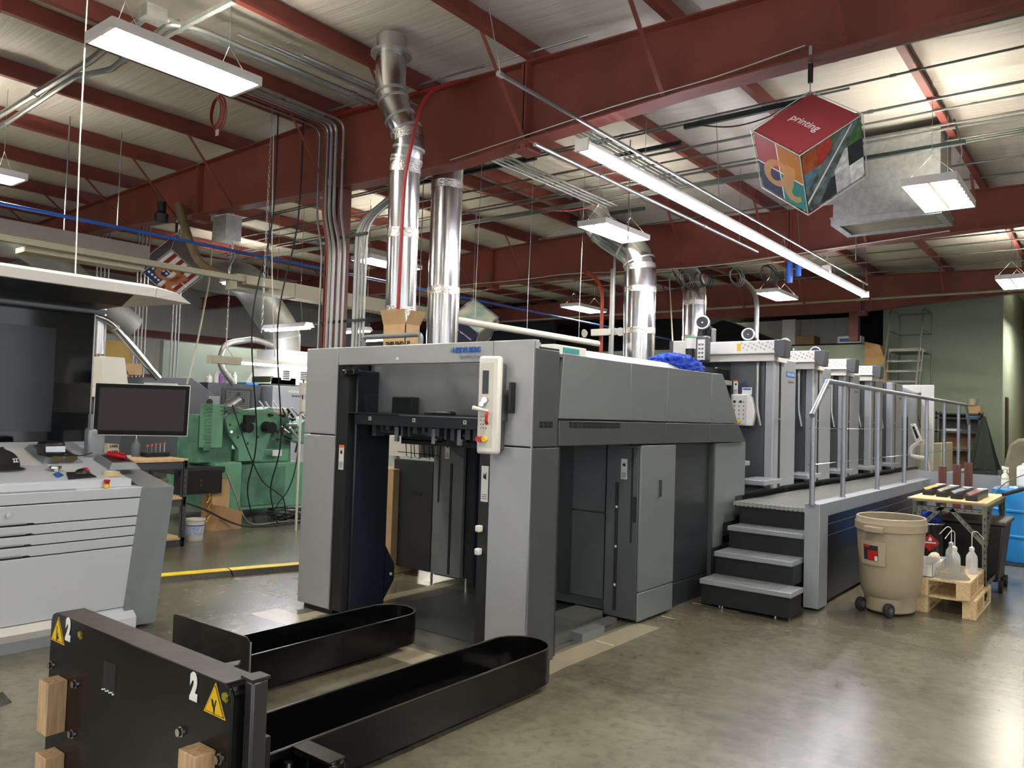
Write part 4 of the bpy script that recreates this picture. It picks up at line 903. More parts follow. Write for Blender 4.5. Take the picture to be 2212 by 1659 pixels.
MB().cyl(pp(.42, 1.43), pp(.42, 1.43, .03), .018, 14).build('rotary_switch', YEL, cp)
MB().box(3.93, 3.99, 3.09, 3.105, 1.6, 1.8).build('rear_handle', BLACK, cp, bevel=.005)
b = MB()
for i in range(4):
    for j in range(3): b.cyl(pp(.2 + j * .12, 1.5 + i * .025, .002), pp(.2 + j * .12, 1.5 + i * .025, .0045), .004, 6)
b.build('button_row', GREYTX, cp)
MB().box(3.93, 3.99, 3.15, 3.25, 1.55, 1.75).build('panel_mount', DGREY, cp)
# guard rail on top of the gate
gr = MB().tube(smoothpath([(4.15, 4.75, 2.04), (4.15, 4.75, 2.165), (4.15, 4.12, 2.165), (4.15, 4.12, 2.04)], .03), .019, 10).build('top_guard_rail', MGREY, t, smooth=True)
# things standing on the press top
t2 = thing('carton', 'tall open brown carton standing on the front end of the press', 'box', (4.6, 4.6, 2.0))
bx = (4.55, 4.72, 4.70, 4.97); zb, zt_ = 1.99, 2.315
q = MB().box(bx[0], bx[0] + .006, bx[2], bx[3], zb, zt_).box(bx[1] - .006, bx[1], bx[2], bx[3], zb, zt_).box(bx[0], bx[1], bx[2], bx[2] + .006, zb, zt_).box(bx[0], bx[1], bx[3] - .006, bx[3], zb, zt_)
q.build('carton_wall', CARD, t2)
q = MB().ext([(bx[0], bx[2], zt_), (bx[0], bx[3], zt_), (bx[0] - .03, bx[3] + .01, zt_ + .12), (bx[0] - .03, bx[2] - .01, zt_ + .12)], (.005, 0, 0))
q.build('carton_flap', CARD, t2)
q = MB().ext([(bx[0], bx[2], zt_), (bx[1], bx[2], zt_), (bx[1], bx[2] - .06, zt_ + .11), (bx[0], bx[2] - .06, zt_ + .11)], (0, .005, 0)); q.build('carton_flap', CARD, t2)
text('THIS END UP', .05, (bx[0] - .003, 4.93, 2.135), (0, -1, 0), (0, 0, 1), DARKTX, parent=t2, bold=.002)
t2 = thing('plastic_cover', 'long translucent white cover tray lying along the top edge of the press', 'cover', (5.4, 3.2, 2.02))
MB().prism([(3.02, 2.005), (3.5, 2.005), (3.42, 2.075), (3.1, 2.075)], 'yz', 4.75, 6.45).build('cover_shell', mat('milky_plastic', 'c9cbc9', .3), t2, bevel=.01)
MB().prism([(3.2, 2.075), (3.4, 2.075), (3.38, 2.09), (3.22, 2.09)], 'yz', 4.95, 6.3).build('cover_ridge', WHITE, t2)
MB().box(4.35, 4.75, 3.05, 3.35, 2.006, 2.08).build('white_carton', WHITE, t2, bevel=.005)
MB().box(4.45, 4.65, 3.045, 3.05, 2.03, 2.065).build('green_blue_label', mat('teal_label', '2f8a8f', .5), t2)
def ragpile(name, label, c, sx, sy, sz, m=BLUER, seed=1, cat='rags'):
    me = bpy.data.meshes.new(name); bm = bmesh.new(); bmesh.ops.create_icosphere(bm, subdivisions=5, radius=1)
    for v in bm.verts:
        p = v.co.copy(); w = p * 2.2 + Vector((seed, seed * 2.3, 0)) + Vector((noise.noise(p * 2), noise.noise(p * 2 + Vector((5, 0, 0))), 0)) * 1.2
        f = abs(noise.noise(w * 1.6)) * .45 + abs(noise.noise(w * 3.7)) * .2
        p = p * (1.12 - f); p.z = max(p.z, -.35)
        v.co = Vector((p.x * sx, p.y * sy, (p.z + .35) * sz)) + Vector(c)
    bm.to_mesh(me); bm.free(); me.materials.append(m); o = bpy.data.objects.new(name, me); COL.objects.link(o)
    me.polygons.foreach_set('use_smooth', [True] * len(me.polygons)); return tag(o, label, cat)
ragpile('shop_towels', 'heap of crumpled blue shop towels on the top edge of the press', (6.45, 3.2, 2.005), .36, .22, .13, seed=2)
# ================================================================ printing units
UM = [LGREY2, LGREY2]
def unit(first=True):
    t = thing('printing_unit', 'x', 'printing unit', (8.3, 2.95, .8))
    MB().box(8.32, 9.0, 3.0, 5.15, .88, 2.27).build('unit_body', DRK, t)
    MB().box(8.3, 8.33, 3.055, 3.44, .9, 2.285).build('side_panel', DGREY, t, bevel=.004)
    MB().prism([(8.3, 3.05), (8.3, 2.97), (8.315, 2.95), (8.45, 2.95), (8.45, 3.05)], 'xy', .885, 2.285).build('corner_guard', LGREY2, t, bevel=.008)
    MB().box(8.452, 8.518, 2.953, 3.0, .9, 2.27).build('guard_slot', VDARK, t)
    MB().box(8.46, 8.51, 2.952, 2.972, 1.62, 1.635).build('slot_rung', SILVER, t)
    fp = MB().prism([(8.52, 2.95), (8.98, 2.95), (9.0, 2.965), (9.0, 3.0), (8.52, 3.0)], 'xy', .9, 2.28).build('front_guard', LGREY2, t, bevel=.006)
    q = MB().box(8.67, 8.95, 2.947, 2.95, 2.1, 2.155)
    q.build('blue_wordmark', BLUE, fp)
    text('HEIDELBERG', .05, (8.685, 2.9465, 2.11), (1, 0, 0), (0, 0, 1), mat('logo_pale', '9db8dc', .4) if first is True else first, parent=fp, bold=.001, sx=.9)
    text('Speedmaster', .042, (8.73, 2.9475, 2.035), (1, 0, 0), (0, 0, 1), GREYTX, parent=fp, sx=.85)
    MB().tube(smoothpath([(8.285, 3.12, 2.245), (8.262, 3.12, 2.2), (8.262, 3.12, 1.75), (8.272, 3.1, 1.62), (8.285, 3.09, 1.55)], .1), .017, 10).build('door_handle', SILVER, t, smooth=True)
    MB().box(8.27, 8.3, 3.09, 3.13, 2.2, 2.26).build('handle_mount', BLACK, t, bevel=.006)
    fb = MB().box(7.75, 8.3, 2.84, 3.12, .955, 1.005).build('footboard', LGREY2, t, bevel=.006)
    b = MB()
    for i in range(9):
        for j in range(5): b.cyl((7.8 + i * .055, 2.87 + j * .05, 1.005), (7.8 + i * .055, 2.87 + j * .05, 1.008), .013, 6)
    b.build('tread_studs', GRIP, fb)
    MB().box(7.85, 8.05, 3.1, 3.3, 1.13, 1.18).build('small_step', LGREY2, t, bevel=.01)
    MB().box(7.65, 8.3, 3.46, 5.1, .9, 1.5).box(7.65, 9.0, 3.06, 5.1, .02, .88).build('transfer_casing', XGREY, t)
    b = MB()
    for k, z in enumerate((1.62, 1.72, 1.8, 1.88, 1.98)): b.cyl((7.95 + .05 * (k % 3), 3.48, z), (7.95 + .05 * (k % 3), 5.0, z), .03 + .01 * (k % 2), 10)
    b.build('inking_rollers', VDARK, t)
    MB().box(7.75, 8.3, 3.46, 3.5, 1.5, 2.15).build('roller_frame', VDARK, t)
    # ink fountain beam along Y
    bm = MB().box(8.16, 8.3, 2.9, 3.7, 2.315, 2.455).build('ink_fountain_beam', WHITE, t, bevel=.01)
    MB().prism([(2.91, 2.457), (2.91, 2.34), (2.86, 2.27), (2.80, 2.27), (2.79, 2.457)], 'yz', 8.155, 8.34).build('beam_end_cap', DGREY, bm, bevel=.008)
    MB().box(8.33, 8.345, 2.8, 2.835, 2.39, 2.42).build('yellow_mark', YEL, bm)
    MB().box(8.2, 8.6, 2.92, 3.9, 2.24, 2.31).build('white_lower_beam', OFFW, bm)
    g = MB(); rr = random.Random(4)
    cols = [YEL, mat('mark_green', '5a9a6a', .5), mat('mark_red', 'c05a55', .5), GREYTX, mat('mark_blue', '5a86c0', .5)]
    for i in range(22):
        y = 3.3 - i * .019; z = 2.36 + (i * 7 % 5) * .018
        if i < 2: g.box(8.157, 8.16, y - .01, y + .012, 2.35, 2.43, 0)
        else: g.ring((8.157, y, z), (8.16, y, z), .009, .006, 8, mi=1 + (i * 3) % 4 if i < 9 else 3)
    g.build('pictograms', cols, bm)
    # cartridge head: ring lens, body, bracket, cartridge, keypad
    h = thing('ink_dispenser', None, None, (8.2, 3.7, 2.4)); adopt(h, t)
    c = Vector((8.18, 3.73, 2.68)); ax = Vector((-.93, -.25, .22)).normalized()
    MB().lathe([(.055, -.19), (.07, -.1), (.075, 0)], c, 24, axis=ax).build('dispenser_body', MGREY, h, smooth=True)
    MB().ring(c - ax * .02, c + ax * .012, .083, .064).build('silver_ring', LGREY2, h, bevel=.004)
    MB().cyl(c - ax * .01, c + ax * .002, .06, 24).build('lens_plate', RUBBER, h)
    MB().cyl(c + ax * .002, c + ax * .006, .006, 8).cyl(c + ax * .002 + Vector((0, .02, 0)), c + ax * .006 + Vector((0, .02, 0)), .005, 8).build('nozzle_tip', CHROME, h)
    MB().box(8.22, 8.3, 3.66, 3.8, 2.46, 2.64).box(8.12, 8.2, 3.7, 3.76, 2.5, 2.58).build('dispenser_bracket', BLACK, h)
    MB().box(8.24, 8.32, 3.62, 3.66, 2.46, 2.62).build('grey_side_plate', MGREY, h, bevel=.015)
    return t
def unit_labels(k): return ('printing unit nearest the pile bay, with the control keypad on its dark side panel', 'second printing unit from the press front, its handle partly behind the first unit',
    'third printing unit along the press, in the middle of the row', 'fourth printing unit along the press, behind the handrail posts', 'last and smallest printing unit, next to the grey feeder housing')[k]
u0 = unit(); u0['label'] = unit_labels(0); u0['group'] = 'printing units of the press'
for k in range(1, 5): uk = dup(u0, (1.352 * k, 0, 0), unit_labels(k))
for ch in list(uk.children):            # the last unit carries no ink beam
    if ch.name.split('.')[0] in ('ink_fountain_beam', 'white_lower_beam', 'ink_dispenser'):
        for g in list(ch.children): bpy.data.objects.remove(g)
        bpy.data.objects.remove(ch)
# extras of unit one
t = thing('keypad_panel', 'white control keypad with an emergency stop on the first printing unit', 'control panel', (8.28, 3.2, 1.7))
MB().prism([(3.16, 1.545), (3.4, 1.545), (3.4, 1.885), (3.2, 1.885), (3.165, 1.84), (3.13, 1.7), (3.145, 1.6)], 'yz', 8.225, 8.297).build('keypad_body', WHITE, t, bevel=.008)
MB().box(8.215, 8.225, 3.225, 3.385, 1.56, 1.87).build('keypad_face', OFFW, t)
b = MB()
for i in range(5):
    for j in range(3): b.cyl((8.212, 3.25 + j * .05, 1.62 + i * .045), (8.216, 3.25 + j * .05, 1.62 + i * .045), .008, 8)
b.build('key_buttons', GREYTX, t)
MB().box(8.211, 8.216, 3.34, 3.365, 1.79, 1.815).box(8.211, 8.216, 3.27, 3.295, 1.79, 1.815).build('tiny_display', BLACK, t)
MB().cyl((8.19, 3.345, 1.585), (8.22, 3.345, 1.585), .02, 14).build('emergency_stop', REDP, t)
MB().cyl((8.2, 3.295, 1.59), (8.22, 3.295, 1.59), .018, 14).build('yellow_button', YEL, t)
s = sticker((8.297, 3.375, 1.965), .05, .15, t)
MB().box(8.292, 8.297, 3.19, 3.3, 1.885, 1.96).build('paper_note', PAPER, t)
MB().box(8.290, 8.293, 3.2, 3.29, 1.935, 1.95).build('blue_heading', BLUE, t)
MB().prism([(3.17, 1.9), (3.36, 1.9), (3.33, 2.0), (3.27, 2.03)], 'yz', 8.296, 8.2985).build('dark_sticker', mat('dark_navy', '26303f', .5), t)
t = thing('ink_cartridge_station', 'black ink cartridge with a white label and small keypad above the blue towels', 'ink cartridge', (8.0, 3.75, 2.2))
MB().cyl((8.0, 3.78, 2.13), (8.0, 3.78, 2.44), .055, 20).build('black_sleeve', BLACK, t)
MB().cyl((8.0, 3.78, 2.37), (8.0, 3.78, 2.5), .062, 20).build('white_label', PAPER, t); MB().cyl((8.0, 3.78, 2.485), (8.0, 3.78, 2.505), .063, 20).build('green_band', mat('green_band', '5aa06c', .5), t)
MB().box(7.9, 8.0, 3.54, 3.68, 2.22, 2.5).build('keypad_case', DGREY, t, bevel=.02)
MB().box(7.895, 7.902, 3.565, 3.65, 2.24, 2.46).build('keypad_face', PAPER, t)
b = MB()
for i in range(4):
    for j in range(2): b.box(7.892, 7.896, 3.58 + j * .035, 3.605 + j * .035, 2.26 + i * .045, 2.28 + i * .045)
b.build('key_buttons', GREYTX, t)
MB().box(8.05, 8.15, 3.86, 4.02, 2.3, 2.47).build('side_housing', OFFW, t, bevel=.01); MB().box(8.05, 8.16, 4.02, 4.06, 2.26, 2.47).build('side_housing_cap', DGREY, t)
MB().box(7.98, 8.12, 3.6, 4.0, 2.1, 2.16).build('support_plate', DRK, t)
tag(MB().lathe([(.03, 0), (.035, .08), (.012, .1), (.012, .14)], (8.1, 3.52, 2.03), 14).box(8.02, 8.25, 3.4, 3.65, 1.98, 2.03).build('oil_bottle', OFFW), 'tiny white squeeze bottle between the cartridge and the first printing unit', 'bottle')
# feeder end
t = thing('press_feeder', 'grey feeder housing at the far end of the press behind the last unit', 'printing press', (15.6, 3.2, 0))
MB().prism([(3.0, .86), (4.9, .86), (4.9, 2.35), (3.35, 2.35), (3.0, 2.2)], 'yz', 15.1, 15.9).build('feeder_body', PALED, t)
MB().box(15.9, 16.0, 2.75, 2.95, .5, 2.35).box(15.9, 16.0, 2.95, 4.9, 2.2, 2.35).build('feeder_arch', WHITE, t, bevel=.01)
MB().box(15.08, 15.1, 3.0, 3.3, .9, 1.75).build('dark_bay', BLUEBLK, t); MB().box(15.05, 16.0, 3.0, 4.9, .3, .85).build('feeder_base', DRK, t)
b = MB()
for z in (1.62, 1.82): b.box(15.04, 15.1, 3.3, 3.42, z, z + .06)
b.build('red_black_switch', DARKTX, t)
t = thing('feeder_monitor', 'white tilted touch monitor with a curved stand at the feeder, beyond the handrail', 'monitor', (14.4, 2.5, 1.2))
A_ = at(1970, 916, x=15.0); 
pts = [at(x, y, x=14.9) for x, y in ((1966, 916), (1975, 915), (1990, 953), (1979, 962))]
MB().ext(pts, (.14, 0, 0)).build('monitor_case', WHITE, t, bevel=.01)
MB().ext([at(x, y, x=14.895) for x, y in ((1970, 922), (1975, 921), (1985, 945), (1980, 948))], (.005, 0, 0)).build('screen', SCREENG, t)
MB().tube(smoothpath([at(1984, 956, x=14.95), at(1968, 966, x=14.95), at(1966, 985, x=14.95), at(1998, 990, x=14.95)], .08), .035, 8).build('curved_stand', WHITE, t)
# ================================================================ walkway
t = thing('press_walkway', 'raised aluminium walkway with four steps and a handrail along the press', 'walkway', (7, 2.1, 0))
TR = [(6.37, .235), (6.66, .432), (6.95, .631), (7.22, .83)]
STEPB = mat('black_riser', '17191c', .45)
for i, (x, z) in enumerate(TR[:3]):
    s = MB().box(x, x + .31, 2.1 if i == 0 else 2.19, 2.88, z - .042, z).build('step_tread', LGREY2, t, bevel=.004)
    b = MB()
    for a in range(9):
        for c in range(24): b.cyl((x + .045 + a * .027, 2.225 + c * .027, z), (x + .045 + a * .027, 2.225 + c * .027, z + .0025), .009, 6)
    b.build('tread_studs', GRIP, s)
    MB().box(x + .02, x + .3, 2.115 if i == 0 else 2.19, 2.87, z - .2 if i else .03, z - .042).build('step_riser', STEPB, t)
MB().box(7.24, 7.3, 2.18, 2.88, .6, .79).build('step_riser', STEPB, t)
MB().box(7.0, 7.5, 2.12, 2.86, .03, .62).build('step_core', STEPB, t)
DECKX = 15.4
def grid_mat():
    m = mat('perforated_deck', '8f9391', .42, .5); nt = m.node_tree; p = nt.nodes['Principled BSDF']; L = nt.links
    g = nt.nodes.new('ShaderNodeNewGeometry'); v = nt.nodes.new('ShaderNodeTexVoronoi'); v.inputs['Scale'].default_value = 24; v.inputs['Randomness'].default_value = 0
    L.new(g.outputs['Position'], v.inputs['Vector']); r = nt.nodes.new('ShaderNodeMapRange'); r.inputs[1].default_value = .3; r.inputs[2].default_value = .42; L.new(v.outputs['Distance'], r.inputs[0])
    mx = nt.nodes.new('ShaderNodeMix'); mx.data_type = 'RGBA'; mx.inputs[6].default_value = lin('484d4e'); mx.inputs[7].default_value = lin('a6a9a6'); L.new(r.outputs[0], mx.inputs['Factor']); L.new(mx.outputs[2], p.inputs['Base Color'])
    b = nt.nodes.new('ShaderNodeBump'); b.inputs['Distance'].default_value = .004; b.invert = True; L.new(v.outputs['Distance'], b.inputs['Height']); L.new(b.outputs[0], p.inputs['Normal']); return m
MB().box(7.22, DECKX, 2.17, 2.94, .79, .83).build('deck_plate', grid_mat(), t, bevel=.004)
MB().box(6.917, 7.16, 2.05, 2.178, .02, .905).build('corner_column', LGREY2, t, bevel=.004)
MB().box(7.16, DECKX, 2.05, 2.178, .79, .905).build('edge_beam', LGREY2, t, bevel=.004)
MB().box(7.16, DECKX, 2.085, 2.1, .03, .79).build('skirt_panel', mat('black_skirt', '141517', .25), t)
MB().box(7.16, DECKX, 2.078, 2.085, .70, .708).box(7.16, DECKX, 2.08, 2.085, .60, .604).build('skirt_trim', SILVER, t)
MB().box(7.5, DECKX, 2.3, 2.9, .02, .79).build('under_frame', VDARK, t)
hr = MB().tube([(6.87, 2.115, 1.66), (7.31, 2.115, 1.975), (15.07, 2.115, 1.975), (15.42, 2.115, 1.66)], .024, 12).build('handrail', RAILM, t, smooth=True)
for x in (6.87, 7.80, 9.11, 10.42, 11.75, 13.05, 14.32, 15.42):
    top = 1.67 if x in (6.87, 15.42) else 1.96
    p = MB().cyl((x + .04, 2.115, .9), (x + .04, 2.115, top), .023, 14).cyl((x + .04, 2.115, .9), (x + .04, 2.115, .91), .032, 14).build('rail_post', RAILM, t, smooth=True)
    MB().cyl((x + .04, 2.085, 1.55), (x + .04, 2.145, 1.55), .008, 8).cyl((x + .04, 2.085, 1.24), (x + .04, 2.145, 1.24), .008, 8).build('cable_stud', CHROME, p)
MB().cyl((6.91, 2.115, 1.55), (15.46, 2.115, 1.55), .003, 6).cyl((6.91, 2.115, 1.24), (15.46, 2.115, 1.24), .003, 6).build('rail_cable', CHROME, t)
b = MB()
for x, y in ((6.45, 2.25), (6.52, 2.16), (6.5, 2.75), (6.44, 2.7)): b.cyl((x, y, 0), (x, y, .03), .012, 8)
b.build('levelling_foot', CHROME, t)
# ================================================================ operator console
t = thing('press_console', 'pale grey operator console with drawers, a huge dark wall screen and a white hood', 'control console', (2.0, 5.9, 0))
CX0, CXR = .5, 2.735
def cy(z): return 5.354 + (1.0 - z) * .205      # front face leans inward towards the floor
MB().prism([(5.53, .2), (5.38, .93), (5.42, 1.0), (6.5, 1.0), (6.5, .2)], 'yz', CX0, CXR).build('carcass', VDARK, t)
def front(z0, z1, nm, m=PALE, x1=CXR):
    return MB().prism([(cy(z0), z0), (cy(z1), z1), (cy(z1) + .02, z1), (cy(z0) + .02, z0)], 'yz', CX0, x1 - (1 - z0) * .0).build(nm, m, t, bevel=.004)
front(.945, 1.015, 'top_fascia')
for i, (a, c) in enumerate(((.815, .938), (.748, .808), (.678, .741), (.606, .671))):
    d = front(a, c, 'drawer')
    MB().ext([(1.3, cy(a) - .002, a), (2.08, cy(a) - .002, a), (2.04, cy(a) - .002, a + .022), (1.3, cy(a) - .002, a + .022)], (0, .004, 0)).build('handle_slot', DARKTX, d)
    MB().ext([(1.3, cy(a) - .004, a + .006), (2.03, cy(a) - .004, a + .006), (2.02, cy(a) - .004, a + .017), (1.3, cy(a) - .004, a + .017)], (0, .004, 0)).build('handle_lip', SILVER, d)
    if i == 0: MB().cyl((1.915, cy(.9) - .012, .885), (1.915, cy(.9) + .01, .885), .014, 16).cyl((1.915, cy(.9) - .014, .885), (1.915, cy(.9) - .01, .885), .005, 8).build('drawer_lock', CHROME, d)
front(.165, .599, 'lower_door')
MB().prism([(5.50, .07), (5.47, .12), (5.53, .16), (5.7, .16), (5.7, .07)], 'yz', CX0, 2.3).build('base_ledge', WHITE, t)
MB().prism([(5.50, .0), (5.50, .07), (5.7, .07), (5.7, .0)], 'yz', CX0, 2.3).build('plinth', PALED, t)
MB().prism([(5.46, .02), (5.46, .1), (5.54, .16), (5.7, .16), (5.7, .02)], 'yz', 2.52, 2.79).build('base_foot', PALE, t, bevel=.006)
MB().box(2.3, 2.52, 5.53, 5.6, .03, .15).build('foot_gap', BLUEBLK, t)
# desk: front lip, sloping top, end cap
DP, DN = Vector((2.0, 5.45, 1.065)), Vector((0, -.235, 1)).normalized()
def dz(y): return 1.065 + (y - 5.45) * .235
MB().prism([(5.405, 1.017), (5.405, 1.068), (5.46, 1.078), (5.46, 1.017)], 'yz', CX0, 2.68).build('desk_lip', PALE, t, bevel=.004)
MB().prism([(5.355, 1.003), (5.355, 1.015), (5.46, 1.02), (5.46, 1.003)], 'yz', CX0, 2.724).build('front_ledge', PALE, t)
MB().ext([(CX0, 5.42, dz(5.42)), (2.66, 5.42, dz(5.42)), (2.66, 6.3, dz(6.3)), (CX0, 6.3, dz(6.3))], (0, 0, .016)).build('desk_top', PALE, t)
MB().ext([(2.38, 5.5, dz(5.5) + .003), (2.44, 5.5, dz(5.5) + .003), (2.33, 6.3, dz(6.3) + .003), (2.28, 6.3, dz(6.3) + .003)], (0, 0, .003)).build('desk_groove', PALED, t)
MB().ext([(1.4, 5.363, 1.017), (2.3, 5.363, 1.017), (2.3, 5.376, 1.024), (1.4, 5.376, 1.024)], (0, 0, .002)).build('light_slot', PALED, t)
sd = [(5.50, .02), (5.335, 1.005), (6.1, 1.19), (6.62, 1.22), (6.62, .02)]
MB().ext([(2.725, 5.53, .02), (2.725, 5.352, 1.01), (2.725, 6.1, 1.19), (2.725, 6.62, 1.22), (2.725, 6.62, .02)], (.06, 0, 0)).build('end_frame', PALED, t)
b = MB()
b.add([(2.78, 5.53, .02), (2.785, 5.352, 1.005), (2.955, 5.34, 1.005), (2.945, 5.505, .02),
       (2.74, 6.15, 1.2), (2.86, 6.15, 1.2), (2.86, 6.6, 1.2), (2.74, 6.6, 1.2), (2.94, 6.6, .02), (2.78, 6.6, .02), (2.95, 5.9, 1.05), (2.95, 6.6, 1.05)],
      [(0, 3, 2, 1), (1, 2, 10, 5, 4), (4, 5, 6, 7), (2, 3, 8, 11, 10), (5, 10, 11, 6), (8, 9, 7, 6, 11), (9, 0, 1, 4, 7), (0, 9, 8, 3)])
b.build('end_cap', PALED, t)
# e-stop
MB().cyl((2.5, 5.375, 1.02), (2.5, 5.375, 1.045), .017, 14).build('button_collar', YEL, t)
MB().lathe([(.014, 0), (.02, .03), (.018, .034)], (2.5, 5.375, 1.04), 14).build('emergency_stop', REDP, t)
# screen
sc = MB().box(.3, 2.785, 6.3, 6.36, 1.26, 2.29).build('screen_frame', SILVER, t, bevel=.004)
MB().box(.3, 2.77, 6.294, 6.3, 1.285, 2.275).build('screen_glass', SCREEN, sc)
MB().box(.3, 2.50, 6.291, 6.294, 1.36, 2.13).build('display_reflection', mat('display_reflection', '20262c', .12), sc)  # display area coloured paler for the reflection on it
MB().box(.3, 2.8, 6.25, 6.4, 1.2, 1.262).build('screen_sill', PALE, t, bevel=.006)
MB().box(.3, 2.7, 6.36, 6.5, 1.2, 2.3).build('screen_back', PALED, t)
# hood
HY, HX = 5.62, 3.13
MB().prism([(HY, 2.372), (HY - .01, 2.44), (HY + .12, 2.475), (6.45, 2.44), (6.45, 2.36)], 'yz', .2, 2.9).build('hood_shell', WHITE, t, bevel=.004)
b = MB(); b.add([(2.9, HY, 2.372), (2.9, HY - .01, 2.44), (2.9, HY + .12, 2.475), (2.9, 6.45, 2.44), (2.9, 6.45, 2.36), (3.19, HY + .02, 2.362), (3.06, HY - .01, 2.425), (2.95, HY + .12, 2.47), (2.95, 6.45, 2.42), (3.0, 6.45, 2.36)],
      [(0, 5, 6, 1), (1, 6, 7, 2), (2, 7, 8, 3), (5, 9, 8, 7, 6), (3, 8, 9, 4), (0, 4, 9, 5)])
b.build('hood_tip', WHITE, t)
MB().prism([(HY + .03, 2.37), (HY + .2, 2.3), (6.3, 2.29), (6.3, 2.37)], 'yz', .2, 2.75).build('hood_underside', BLACK, t)
MB().box(.2, 2.82, 6.2, 6.3, 2.27, 2.3).build('hood_light_rail', PALED, t)
# monitor on its arm
m2 = thing('monitor', 'black widescreen monitor with a thin white rim on a post beside the big screen', 'monitor', (2.7, 5.85, 1.2))
a, c = at(206, 826, y=5.92), at(412, 833, y=5.6); a2, c2 = at(199, 940, y=5.92), at(405, 943, y=5.6)
dn = (c - a).cross(a2 - a).normalized(); dn = dn if dn.y > 0 else -dn
Wm, Hm = (c - a), (a2 - a)
def mon(u0, u1, v0, v1, off, th, m, nm, par, bev=0):
    g = lambda u, v: a + Wm * u + Hm * v + (c2 - a2 - Wm) * (u * v)
    return MB().ext([g(u0, v0) + dn * off, g(u1, v0) + dn * off, g(u1, v1) + dn * off, g(u0, v1) + dn * off], dn * th).build(nm, m, par, bevel=bev)
mon(0, 1, 0, 1, 0, .03, WHITE, 'monitor_rim', m2, .003); mon(.008, .992, .015, .985, -.003, .003, mat('dull_black_bezel', '0b0a0c', .3, spec=.12), 'screen_glass', m2); mon(.05, .95, .09, .9, -.005, .002, mat('monitor_lcd', '383234', .4, spec=.15), 'screen', m2)
mon(.5, .86, -.03, 0, .0, .02, OFFW, 'top_bar', m2)
MB().box(2.60, 2.72, 5.9, 5.99, 1.185, 1.4).build('monitor_post', PALED, m2, bevel=.02)
MB().box(2.62, 2.9, 5.93, 5.97, 1.36, 1.5).build('monitor_bracket', PALED, m2)
# things lying on the console
def onz(px, py, lift=.016): return on(px, py, DP + Vector((0, 0, lift)), DN)
def tray(cxy, w, h, m, nm, label, red=False):
    x, y = cxy; z = dz(y) + .018; t3 = thing('desk_tray', label, 'tray', (x, y, z))
    s = .235; q = lambda dx, dy, dzv: (x + dx, y + dy, z + dy * s + dzv)
    b = MB(); b.add([q(-w, -h, 0), q(w, -h, 0), q(w, h, 0), q(-w, h, 0), q(-w * .75, -h * .8, .04), q(w * .75, -h * .8, .04), q(w * .8, h * .85, .04), q(-w * .8, h * .85, .04)],
          [(0, 3, 2, 1), (4, 5, 6, 7), (0, 1, 5, 4), (1, 2, 6, 5), (2, 3, 7, 6), (3, 0, 4, 7)]); b.build('tray_body', PALED, t3)
    MB().add([q(-w * .62, -h * .62, .041), q(w * .62, -h * .62, .041), q(w * .68, h * .7, .041), q(-w * .68, h * .7, .041)], [(0, 1, 2, 3)]).build('tray_inset', XGREY, t3); return t3, z
p = onz(115, 985); tray((p.x, p.y), .13, .17, PALED, 'x', 'sloped grey tray under the black and silver scanner on the console')
p = onz(252, 1003); t3, zz = tray((p.x + .0, p.y), .11, .13, PALED, 'x', 'sloped grey tray holding a red hand tool at the console end')
tag(MB().tube([(p.x - .03, p.y + .08, zz + .07), (p.x + .02, p.y, zz + .06), (p.x + .04, p.y - .05, zz + .05)], [.02, .024, .014], 10).box(p.x + .0, p.x + .07, p.y + .03, p.y + .06, zz + .05, zz + .08).build('hand_tool', REDP, bevel=.004), 'red hand tool lying in the sloped tray by the monitor post', 'tool')
p = at(108, 985, y=5.86); t3 = thing('colour_scanner', 'black and silver handheld colour scanner standing on its dock on the console', 'scanner', (p.x, p.y, dz(p.y)))
z = dz(5.86) + .05
MB().prism([(p.x - .06, 5.8), (p.x + .06, 5.77), (p.x + .07, 5.81), (p.x + .05, 5.95), (p.x - .04, 5.97), (p.x - .07, 5.9)], 'xy', z, z + .1).build('scanner_body', BLACK, t3, bevel=.018)
MB().prism([(p.x - .058, 5.793), (p.x + .061, 5.763), (p.x + .074, 5.81), (p.x + .055, 5.9)], 'xy', z + .025, z + .07).build('silver_band', SILVER, t3, bevel=.004)
tag(MB().tube(catmull([(p.x + .06, 5.88, z + .02), (p.x + .16, 5.86, z - .01), (p.x + .3, 5.9, z + .01)], 6), .004, 6).build('cable', RUBBER), 'thin black cable from the colour scanner across the desk', 'cord')
# baseball cap
p = onz(8, 1010); t3 = thing('baseball_cap', 'black baseball cap with a small white number emblem on the console desk', 'cap', (p.x, p.y, dz(p.y)))
b = MB(); n, mm = 20, 8; vs = []
for j in range(mm + 1):
    ph = j / mm * math.pi / 2
    for i in range(n): th = 2 * math.pi * i / n; vs.append((p.x + .1 * math.cos(th) * math.cos(ph), p.y + .02 + .085 * math.sin(th) * math.cos(ph), dz(p.y) + .015 + .125 * math.sin(ph) * (1 - .08 * math.cos(th))))
b.add(vs, [(j * n + i, j * n + (i + 1) % n, (j + 1) * n + (i + 1) % n, (j + 1) * n + i) for j in range(mm) for i in range(n)]); capm = mat('black_cap_cloth', '131415', .85)
b.build('cap_crown', capm, t3, smooth=True)
b = MB(); vs = []
for j in range(4):
    for i in range(11):
        th = math.pi + math.pi * .15 + i / 10 * math.pi * .7; r = .098 + j * .024 * math.sin((i / 10) * math.pi) ** .5
        vs.append((p.x + r * math.cos(th), p.y + .02 + r * .9 * math.sin(th), dz(p.y) + .028 - j * .004 - .01 * abs(i - 5) / 5))
